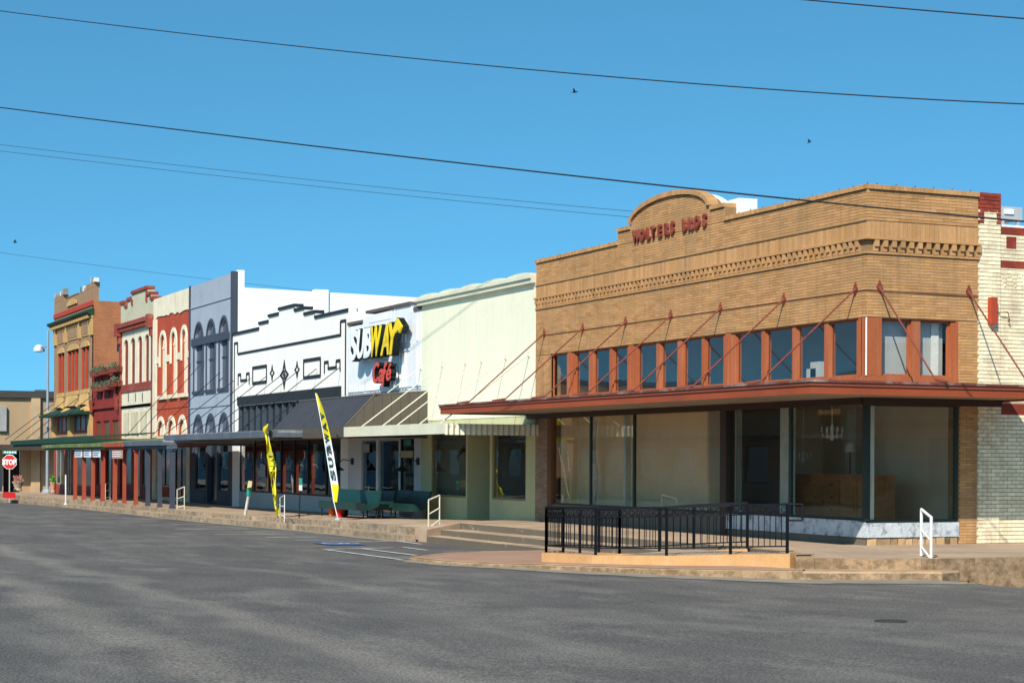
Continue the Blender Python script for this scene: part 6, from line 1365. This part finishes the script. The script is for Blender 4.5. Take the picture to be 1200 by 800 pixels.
# ---- green benches and buckets by the sandwich shop
Mgbench = M('dark_green_fibreglass', (.004, .036, .032), rough=.45, var=.1, scale=3, spec=.5)
def bench(lb, u0, u1, vb, vt, grp='green moulded benches'):
    A, B = onZ(u0 + 2, vb, .27), onZ(u1 - 2, vb + .6, .27); y = (A.y + B.y) / 2; xa, xb = X(u0, y, vb - 20), X(u1, y, vb - 20); z = .26
    t = thing('bench', lb, 'bench', ((xa + xb) / 2, y, z), grp); S_ = FPX / (A - CAM).dot(Fv); H = (vb - vt) / S_
    prof = [(.52, H), (.47, H * .75), (.42, .52), (.36, .43), (.2, .40), (.05, .42), (-.02, .47), (-.04, .5)]
    m = MB(); n = len(prof); V = []
    for x_ in (xa, xb):
        for k, (py, pz) in enumerate(prof): V.append((x_, y + py, z + pz))
        for k, (py, pz) in enumerate(prof): V.append((x_, y + py + (.025 if k < 4 else 0), z + pz - (.03 if k > 2 else 0)))
    m.add(V, [(i, i + 1, 2 * n + i + 1, 2 * n + i) for i in range(n - 1)] + [(n + i, 3 * n + i, 3 * n + i + 1, n + i + 1) for i in range(n - 1)] + [(i, n + i, n + i + 1, i + 1) for i in range(n - 1)] + [(2 * n + i, 2 * n + i + 1, 3 * n + i + 1, 3 * n + i) for i in range(n - 1)] + [(0, 2 * n, 3 * n, n), (n - 1, 2 * n - 1, 4 * n - 1, 3 * n - 1)])
    m.build('seat_shell', Mgbench, t)
    MB().box(xa, xb, y - .06, y - .035, z + .26, z + .50).build('front_apron', Mgbench, t)
    for x_ in (xa + .12, xb - .12):
        MB().poly([(x_, y, z), (x_, y, z + .42)], .022, 5).build('leg', Mblk, t); MB().poly([(x_, y + .42, z), (x_, y + .42, z + .5)], .022, 5).build('leg', Mblk, t)
        MB().poly([(x_, y, z + .03), (x_, y + .42, z + .03)], .016, 5).build('foot_bar', Mblk, t)
    for x_ in (xa - .012, xb): MB().prism([(y - .06, z + .26), (y - .06, z + .50), (y + .1, z + .45), (y + .36, z + .47), (y + .5, z + H + .01), (y + .55, z + H), (y + .45, z + .4), (y + .3, z + .33)], x_, x_ + .03, 'x').build('end_panel', Mgbench, t)
    return t
bench('longest dark green moulded bench behind the upright yellow flag', 376, 427.5, 605.5, 573)
bench('narrow dark green moulded seat between the two longer benches', 429, 445, 606.5, 574)
bench('dark green moulded bench nearest the green shop, under the wall lamp', 447, 486, 607.5, 574)
def bucket(lb, u, vb, vt, mat, w_=.17):
    p = onZ(u, vb, .27); S_ = FPX / (p - CAM).dot(Fv); h = (vb - vt) / S_; t = thing('bucket', lb, 'bucket', p, 'buckets under the long bench')
    MB().lathe(p, [(w_ * .8, 0), (w_, h), (w_ + .015, h), (w_ + .015, h - .03)], 12).build('body', mat, t); MB().poly([p + Vector((w_ * math.cos(a), -.05, h - .02 - .12 * math.sin(a))) for a in [math.pi * i / 8 for i in range(9)]], .008, 4).build('handle', Mblk, t)
bucket('orange bucket under the long green bench', 389.5, 604, 594.5, flat('orange_plastic', (.8, .12, .01), rough=.4), .13); bucket('red bucket beside the orange one under the bench', 398.3, 605, 594, flat('red_plastic', (.6, .015, .01), rough=.4), .16); bucket('dark bucket at the right of the red one', 404.5, 604.5, 595, flat('dark_plastic', (.01, .02, .015), rough=.5), .11)

# ---- feather flags
Mfy = M('flag_yellow', (.80, .68, .02), rough=.7, var=.1, scale=3, spec=.2); Mfw = flat('flag_white', (.75, .78, .80)); Mfd = flat('flag_dark_print', (.02, .05, .05)); Mpole = M('pole_metal', (.6, .6, .6), rough=.4, metal=.4)
yf = -3.75
def PF(u, v, dy=0.): return onY(u, v, yf + dy)
f1 = thing('feather_flag', 'twisted yellow feather flag wrapped round its pole at the kerb', 'flag', PF(326.5, 611.5), 'yellow feather flags')
cl = [(314, 496.5, .2, 0), (311.3, 501, 5, 0), (311, 505, 5.6, .2), (312.6, 509, 4.6, .5), (313.6, 514, 3.4, .1), (314.6, 521, 4.6, -.2), (315.9, 529, 6.6, .2), (317.4, 537, 8.6, .5), (319, 545, 9, .2), (319.8, 552, 8, -.3), (320, 559, 6.6, .1), (320.4, 566, 5, .4), (321.2, 573, 4.4, 0), (322.2, 580, 4.2, -.3), (323.2, 588, 4.2, .3), (324.4, 596, 4, -.1), (325.8, 603, 4.4, .2), (327, 608, 6.2, 0), (327.4, 611.5, 5, 0)]
def clothgrid(a, b):
    j = b * (len(cl) - 1); i = min(int(j), len(cl) - 2); t = j - i; q = [cl[i][k] * (1 - t) + cl[i + 1][k] * t for k in range(4)]
    return tuple(PF(q[0] + (a - .5) * q[2], q[1] + (a - .5) * 2 * math.sin(j * 1.3), .10 * math.sin(a * 5 + j * 1.1) + q[3] * .15))
o = MB().grid(clothgrid, 8, 72).build('cloth', Mfy, f1, smooth=True, fix=False); sol = o.modifiers.new('thickness', 'SOLIDIFY'); sol.thickness = .012
pr = MB()
for (u, v, w_, h, k) in ((313.8, 508.5, 3, 5, .4), (317, 535, 5.5, 2.2, .8), (320, 538, 3, 4, .1), (317.5, 545.5, 5, 2, -.6), (321, 548, 2.4, 5, .3), (318, 553, 2.6, 3.6, .2), (320.5, 580, 1.6, 6, .1), (323.5, 590, 1.8, 8, .2), (326, 606, 2.4, 5, .1)):
    pr.add([PF(u - w_ / 2, v - k * 2, -.16), PF(u + w_ / 2, v - h / 3, -.16), PF(u + w_ / 2.6, v + h / 2, -.16), PF(u - w_ / 2.6, v + h / 3, -.16)], [(0, 1, 2, 3)])
pr.build('printed_patch', Mfd, f1, fix=False); MB().poly([PF(327, 612), PF(320.5, 560), PF(313.5, 500)], .014, 6).build('pole', Mpole, f1)
MB().lathe(tuple(PF(327.2, 612)), [(.12, 0), (.12, .05), (.03, .08)], 10).build('base', Mpole, f1)
f2 = thing('feather_flag', 'upright yellow and white feather flag printed SUBWAY leaning before the green bench', 'flag', PF(396, 608), 'yellow feather flags')
L_e = [(370.2, 460.5), (373.8, 478), (377, 495), (380, 512), (383, 531), (386, 550), (389, 570), (391.5, 588)]
R_e = [(371.8, 461), (378.6, 478), (383.4, 495), (387.4, 512), (390.8, 531), (393.8, 550), (397, 571), (395, 588)]
def f2grid(a, b):
    j = b * (len(L_e) - 1); i = min(int(j), len(L_e) - 2); t = j - i; l = [L_e[i][k] * (1 - t) + L_e[i + 1][k] * t for k in (0, 1)]; r = [R_e[i][k] * (1 - t) + R_e[i + 1][k] * t for k in (0, 1)]
    return tuple(PF(l[0] + (r[0] - l[0]) * a, l[1] + (r[1] - l[1]) * a, .05 * math.sin(a * 3 + b * 6)))
m1 = MB(); m2 = MB(); m3 = MB()
for j in range(60):
    b0, b1 = j / 60, (j + 1) / 60; tgt = m2 if .44 < b0 < .82 else (m1 if b0 < .5 else m3)
    for i in range(4):
        tgt.add([f2grid(i / 4, b0), f2grid((i + 1) / 4, b0), f2grid((i + 1) / 4, b1), f2grid(i / 4, b1)], [(0, 1, 2, 3)])
m1.build('cloth', Mfy, f2, fix=False); m3.build('cloth', Mfy, f2, fix=False); m2.build('cloth_panel', Mfw, f2, fix=False)
MB().poly([PF(396, 608), PF(391.3, 588)] + [PF(u - .5, v) for u, v in reversed(L_e)], .011, 6).build('pole', Mfw, f2)
for k, ch in enumerate('YAWBUS'):
    b = .22 + k * .108; P = Vector(f2grid(.55, b)); me2 = text_mesh(ch, 1, .0, .05, 0).copy(); me2.materials.clear(); me2.materials.append(Mfd)
    xs0 = min(v.co.x for v in me2.vertices); xs1 = max(v.co.x for v in me2.vertices); ys0 = min(v.co.y for v in me2.vertices); ys1 = max(v.co.y for v in me2.vertices)
    for v in me2.vertices:
        a = (v.co.x - xs0) / (xs1 - xs0); c = (v.co.y - ys0) / (ys1 - ys0); q = Vector(f2grid(.86 - .72 * c, b + .045 - .09 * a)) + Vector((0, -.02, 0)); v.co = q - f2.location
    o = bpy.data.objects.new('letter', me2); col.objects.link(o); o.parent = f2
MB().lathe(tuple(PF(396, 609)), [(.1, 0), (.1, .05), (.03, .08)], 10).build('base', Mpole, f2)

# ---- small sign posts at the kerb
Mpostw = M('chipped_white_post', (.72, .70, .64), rough=.7, var=.15); Mteal = flat('teal_sign', (.03, .30, .22)); Myp = flat('pale_yellow_sign', (.75, .60, .25))
b0 = onZ(285.5, 613.5, -.12); yk = b0.y; t = thing('sign_post', 'leaning white post with a small green and yellow plate in a concrete foot', 'sign post', b0)
MB().lathe(tuple(b0 - up * .03), [(.2, 0), (.2, .18), (.17, .22)], 12).build('concrete_foot', M('pale_concrete', (.6, .5, .4), rough=.9, var=.15), t)
q = onY(291.3, 580, yk); q2 = onY(293, 564.5, yk); MB().tube(b0, q, .05, 8).build('post', Mpostw, t); MB().tube(q, q2, .085, 6).build('green_wrap', Mteal, t)
MB().hexa([onY(289.5, 571.5, yk - .1), onY(294.8, 570.5, yk - .1), onY(294.8, 570.5, yk - .06), onY(289.5, 571.5, yk - .06)], [onY(291.3, 562.8, yk - .1), onY(295.5, 563.5, yk - .1), onY(295.5, 563.5, yk - .06), onY(291.3, 562.8, yk - .06)]).build('plate', Myp, t)
b0 = onZ(350.2, 613.2, .1); yk = b0.y; t = thing('sign_post', 'thin dark post with a small green and white parking plate', 'sign post', b0)
MB().tube(b0, onY(352.3, 560, yk), .022, 6).build('post', Mblk, t)
pa, pb = onY(351, 574.5, yk - .04), onY(354.2, 560, yk - .04); zm_ = pa.z + (pb.z - pa.z) * .45
MB().box(pa.x, pb.x, yk - .06, yk - .04, zm_, pb.z).build('plate_upper', Mteal, t); MB().box(pa.x, pb.x, yk - .062, yk - .04, pa.z, zm_ - .001).build('plate_lower', Mpostw, t)
b0 = onZ(77, 591, -.02); yk = b0.y; t = thing('marker_post', 'slim white post before the leftmost red post', 'post', b0); MB().tube(b0, onY(77, 556, yk), .035, 6).build('shaft', Mpostw, t); MB().lathe(tuple(b0), [(.09, 0), (.08, .05), (.04, .07)], 8).build('foot', Mpostw, t)

# ---- stop sign
b0 = onZ(11, 588.5, -.40); yk = b0.y; t = thing('stop_sign', 'red octagonal STOP sign with a teal street name plate above', 'sign', b0)
Mst = flat('stop_red', (.55, .015, .015)); Msw = flat('sign_reflective_white', (.8, .8, .8)); xdir = Rv.copy(); fwd = Fv
cc = onY(11.3, 541, yk); rad = 8.3 * (cc - CAM).dot(Fv) / FPX
def face_pts(r_, off): return [cc + xdir * (r_ * math.cos(a)) + up * (r_ * math.sin(a)) - fwd * off for a in [math.pi / 8 + i * math.pi / 4 for i in range(8)]]
def plate(r_, o0, o1, nm, mm):
    A_, B_ = face_pts(r_, o0), face_pts(r_, o1); MB().add(A_ + B_, [tuple(range(8)), tuple(range(15, 7, -1))] + [(i, (i + 1) % 8, (i + 1) % 8 + 8, i + 8) for i in range(8)]).build(nm, mm, t)
plate(rad * 1.08, .03, .0, 'border', Msw); plate(rad, .04, .031, 'plate', Mst)
text('STOP', t, cc - fwd * .045 - up * rad * .36, rad * .98, Msw, .004, .02, 0, rz=math.atan2(Rv.y, Rv.x), sx=.78)
MB().tube(b0, b0 + up * ((cc - b0).z + rad * 1.35), .035, 6).build('post', flat('galvanised_post', (.45, .45, .42)), t)
sc = cc + up * (rad * 1.36); w_ = rad * 1.0; sp_ = MB(); ya = .1
for o_ in (0,):
    A_ = [sc - xdir * w_ * .98 - up * rad * .22, sc + xdir * w_ - up * rad * .22, sc + xdir * w_ + up * rad * .22, sc - xdir * w_ * .98 + up * rad * .22]; sp_.add([p - fwd * .02 for p in A_] + [p + fwd * .01 for p in A_], [(0, 1, 2, 3), (7, 6, 5, 4), (0, 4, 5, 1), (1, 5, 6, 2), (2, 6, 7, 3), (3, 7, 4, 0)])
sp_.build('street_plate', Mteal, t); sq = MB()
for i in range(5): c0 = sc - xdir * w_ * (.75 - i * .36) - fwd * .024; sq.add([c0 - up * rad * .1, c0 + xdir * w_ * .22 - up * rad * .1, c0 + xdir * w_ * .22 + up * rad * .1, c0 + up * rad * .1], [(0, 1, 2, 3)])
sq.build('street_lettering', Msw, t, fix=False)
# ---- planters, red box and cabinet at the far end
def planter(lb, u, vb, vt, w_, z, matp, matf, cat='planter', flw=.5):
    p = onZ(u, vb, z); S_ = FPX / (p - CAM).dot(Fv); h = (vb - vt) / S_; W_ = w_ / S_; t = thing('planter', lb, cat, p)
    MB().lathe(tuple(p), [(W_ * .38, 0), (W_ * .4, .05), (W_ * .3, h * .2), (W_ * .42, h * .5), (W_ * .5, h * .62), (W_ * .5, h * .7), (W_ * .44, h * .7)], 12).build('pot', matp, t)
    m = tuft('', '', '', p.x - W_ * .5, p.x + W_ * .5, p.y, p.z + h * .62, h * .5, matf, n=220, dep=W_ * .9); m.build('flowers' if matf is Mpink else 'leaves', matf, t, fix=False)
Mpink = M('pink_flowers', (.75, .22, .18), rough=.8, rnd=.3, c2=(.8, .5, .45)); Mbrightleaf = M('bright_leaves', (.10, .30, .03), rough=.7, rnd=.4)
planter('stone urn planter full of pink flowers near the stop sign', 21, 575, 559, 13, -.1, M('urn_stone', (.45, .33, .22), rough=.9, var=.2), Mpink)
planter('terracotta pot with bright green shrub beside the lamp post', 62, 577, 559, 7, -.05, M('terracotta', (.5, .25, .17), rough=.9), Mbrightleaf)
p = onZ(14.5, 583, -.1); box_thing('red_box', 'low bright red box on the pavement below the stop sign', 'box', p.x - 1.2, p.x + 1.2, p.y - .35, p.y + .0, p.z, p.z + .30, flat('bright_red', (.6, .012, .015)))
p = onZ(0, 575.5, -.1); box_thing('news_cabinet', 'dark blue street cabinet at the left edge before the beige wall', 'cabinet', p.x - .3, p.x + .3, p.y - .35, p.y + .1, p.z, p.z + 1.5, flat('dark_blue_metal', (.03, .045, .08)))
# ---- street lamp
b0 = onZ(55.3, 577.5, -.1); yk = b0.y; t = thing('street_lamp', 'tall galvanised street lamp with a round flood lamp, behind the green canopy', 'street lamp', b0)
Mgalv = M('galvanised_pole', (.33, .37, .42), rough=.5, metal=.3, var=.08); topz = onY(55, 388, yk).z
MB().tube(b0, (b0.x, b0.y, topz), .10, 10, .07).build('pole', Mgalv, t); MB().lathe(tuple(b0), [(.35, 0), (.35, .1), (.22, .25)], 10).build('base', Mgalv, t)
hd = onY(46, 408.5, yk - .3); ar = Vector((b0.x, b0.y, onY(54, 406.5, yk).z)); MB().tube(ar, hd + up * .1, .05, 6).build('arm', Mgalv, t); MB().lathe(tuple(hd - up * .22), [(.12, 0), (.34, .05), (.36, .2), (.25, .4), (.1, .48)], 12).build('lamp_head', M('pale_lamp_shell', (.6, .65, .7), rough=.4), t)
# ---- overhead cables
Mcab = flat('cable_rubber', (.015, .015, .018), rough=.6)
def cable(lb, P, r, name='overhead_cable'):
    """P: photo columns/rows with a distance along the view; the cable runs through them and on past the frame"""
    pts = [CAM + ray(u, v) * d for u, v, d in P]; fine = []
    a, b, c = pts[0], pts[len(pts) // 2], pts[-1]
    # parabola through three points, carried on beyond both ends
    for i in range(-16, 57):
        t = i / 40; la = (t - .5) * (t - 1) * 2; lb_ = -4 * t * (t - 1); lc = t * (t - .5) * 2; fine.append(a * la + b * lb_ + c * lc)
    o = MB().poly(fine, r, 5).build(name, Mcab, org=tuple(a)); return tag(o, lb, 'cable', 'overhead cables')
cable('topmost long dark cable crossing the whole sky', [(0, 13, 60), (560, 76, 46), (1200, 122, 37.2)], .014)
cable('thick dark cable passing in front of the corner shop parapet', [(0, 126, 52), (560, 193.5, 38.8), (1200, 259.5, 31)], .016)
cable('upper one of two thin cables vanishing behind the arched parapet', [(0, 169.5, 90), (385, 213, 84), (745, 248, 79)], .010)
cable('lower one of two thin cables vanishing behind the arched parapet', [(0, 177, 90), (385, 220, 84), (745, 255, 79)], .010)
cable('faint thin cable low in the sky left of the blue grey building', [(0, 296, 170), (170, 318, 165), (340, 338, 160)], .014)
cable('short thin cable in the top right of the sky', [(900, -4, 60), (1050, 9.5, 57), (1200, 22, 54.4)], .022)
# ---- birds
Mbird = flat('black_feathers', (.015, .015, .02), rough=.7)
for (u, v, d, s, rz, lb) in ((673.5, 108, 60, 1., .3, 'small dark bird gliding between the two upper cables'), (948.5, 166.5, 60, .8, 1.2, 'small dark bird above the corner shop'), (18, 284, 80, .7, .2, 'tiny dark bird low at the left of the sky')):
    c = CAM + ray(u, v) * d; k = 3.6 * d / FPX * s; a = Rv * math.cos(rz * .4) + up * math.sin(rz * .4); b = Fv
    t = thing('bird', lb, 'bird', c, 'birds in the sky')
    m = MB(); prof_ = [(-1., .05), (-.6, .22), (0, .3), (.5, .22), (.8, .17), (1.05, .02)]
    for (p0, r0), (p1, r1) in zip(prof_, prof_[1:]): m.tube(c + a * k * p0, c + a * k * p1, r0 * k, 6, r1 * k)
    m.build('body', Mbird, t)
    for s_ in (-1, 1):
        w1 = c + (up * (.9 if s_ > 0 else .35) + b * s_ * .9 - a * .15) * k * 1.5; MB().add([c + a * k * .35, c - a * k * .35, w1 - a * k * .35, w1 + up * .03], [(0, 1, 2, 3)]).build('wing', Mbird, t, fix=False)
    MB().add([c - a * k * .8 + b * k * .1, c - a * k * 1.5 + b * k * .3, c - a * k * 1.5 - b * k * .3, c - a * k * .8 - b * k * .1], [(0, 1, 2, 3)]).build('tail', Mbird, t, fix=False)

# ================================================================== the other side of the streets (seen only as reflections in the panes)
def plain_building(lb, x0, x1, y0, y1, h, mat, trim, faces, roofc):
    t = thing('opposite_building', lb, 'building', ((x0 + x1) / 2, (y0 + y1) / 2, -.3))
    if faces == 'north':
        n = int((x1 - x0) / 4); holes = [(x0 + (i + .2) * (x1 - x0) / n, x0 + (i + .8) * (x1 - x0) / n, .9, 3.) for i in range(n)]
        gridwall('wall', mat, t, x0, x1, -.3, h, y1, y1 - .3, holes)
        for a, b, c, d in holes: window(t, a, b, c, d, y1 - .08, trim, DGLASS, fw=.09, sign=-1)
        MB().box(x0, x1, y1, y1 + 2.6, 3.3, 3.5).build('canopy', trim, t); MB().box(x0 - .1, x1 + .1, y0, y1 + .12, h, h + .3).build('cornice', trim, t); MB().box(x0, x1, y0, y1 - .31, -.3, h - .01).build('rear_wall', mat, t)
    else:
        n = int((y1 - y0) / 4); holes = [(y0 + (i + .2) * (y1 - y0) / n, y0 + (i + .8) * (y1 - y0) / n, .9, 3.) for i in range(n)]
        gridwall('wall', mat, t, y0, y1, -.3, h, x0, x0 + .3, holes, ax='x')
        for a, b, c, d in holes: window(t, a, b, c, d, x0 + .08, trim, DGLASS, fw=.09, ax='x')
        MB().box(x0 - 2.4, x0, y0, y1, 3.3, 3.5).build('canopy', trim, t); MB().box(x0 - .12, x1, y0 - .1, y1 + .1, h, h + .3).build('cornice', trim, t); MB().box(x0 + .31, x1, y0, y1, -.3, h - .01).build('rear_wall', mat, t)
    return t
plain_building('tan brick building across the main street', -52, -30, -46, -34, 6.5, Mtan, Mbeige, 'north', 0)
plain_building('low white building across the main street', -84, -54, -46, -34, 5., Mtan, Mtrim, 'north', 0)
plain_building('brown brick building far along the opposite pavement', -120, -88, -46, -34, 7.5, Mvb, Mnavy, 'north', 0)
plain_building('long grey building at the far end of the opposite side', -205, -123, -46, -34, 7., Mgrey, Mtrim, 'north', 0)
plain_building('cream building across the side street', 24, 40, 14, 40, 6., Mcreamw, Mmar, 'east', 0)
Mbark = M('bark', (.10, .07, .045), rough=.95, var=.3, scale=6, bump=.6); Mleaf = M('oak_leaves', (.05, .085, .025), rough=.7, rnd=.4, c2=(.09, .12, .035))
def tree(lb, x, y, h, seed, src=None):
    t = thing('oak_tree', lb, 'tree', (x, y, -.3), 'trees across the streets'); rnd = random.Random(seed)
    if src is not None:
        for ch in src.children: c = ch.copy(); col.objects.link(c); c.parent = t
        t.rotation_euler.z = seed; t.scale = (h / 9,) * 3; return t
    m = MB(); m.tube((x, y, -.3), (x, y, 2.6), .32, 8, .24); tips = []
    for i in range(7):
        a = i * .9; q = (x + math.cos(a) * rnd.uniform(1.5, 2.6), y + math.sin(a) * rnd.uniform(1.5, 2.6), rnd.uniform(4.5, 6.8)); m.tube((x, y, 2.4), q, .15, 6, .06); tips.append(q)
    m.build('trunk', Mbark, t); c = MB()
    for q in tips + [(x, y, 7.2)]:
        for k in range(5):
            cc_ = Vector(q) + Vector((rnd.uniform(-1.2, 1.2), rnd.uniform(-1.2, 1.2), rnd.uniform(-.7, 1.1)))
            for i in range(60):
                d = Vector((rnd.gauss(0, 1), rnd.gauss(0, 1), rnd.gauss(0, .7))).normalized() * rnd.uniform(.3, 1.0); p = cc_ + d; e = Vector((rnd.uniform(-1, 1), rnd.uniform(-1, 1), rnd.uniform(-1, 1))).normalized() * .2; s = e.cross(d).normalized() * .1
                c.cr = rnd.random() + .01; c.add([p - s, p + e, p + s], [(0, 1, 2)])
    c.build('crown', Mleaf, t, fix=False); return t
T0 = tree('broad oak on the lawn nearest the opposite corner', -22, -40, 9, 1)
for k, (x, y, h, lb) in enumerate(((-12, -44, 8, 'round oak farther back on the opposite lawn'), (-29, -50, 10, 'tall oak behind the tan brick building'), (-4, -37, 7.5, 'small oak at the opposite corner'), (30, 44, 9, 'oak beyond the cream building across the side street'))): tree(lb, x, y, h, k * 1.3 + .5, T0)
lawn = MB().add([(-29, -60, .25), (14, -60, .25), (14, -35, .25), (-29, -35, .25)], [(0, 1, 2, 3)]).build('lawn', M('lawn_green', (.07, .11, .03), rough=1, fine=30, finev=.3, bump=.4), kind='structure')
for k, (x, y) in enumerate(((-44, -31.6), (-10, -31.6), (24, -31.6))):
    t = thing('utility_pole', ['utility pole before the tan brick building opposite', 'utility pole before the opposite lawn', 'utility pole at the opposite corner'][k], 'utility pole', (x, y, 0), 'utility poles opposite'); MB().tube((x, y, -.2), (x, y, 10), .17, 8, .12).build('pole', Mbark, t); MB().box(x - 1.1, x + 1.1, y - .06, y + .06, 9.2, 9.35).build('crossarm', Mbark, t)
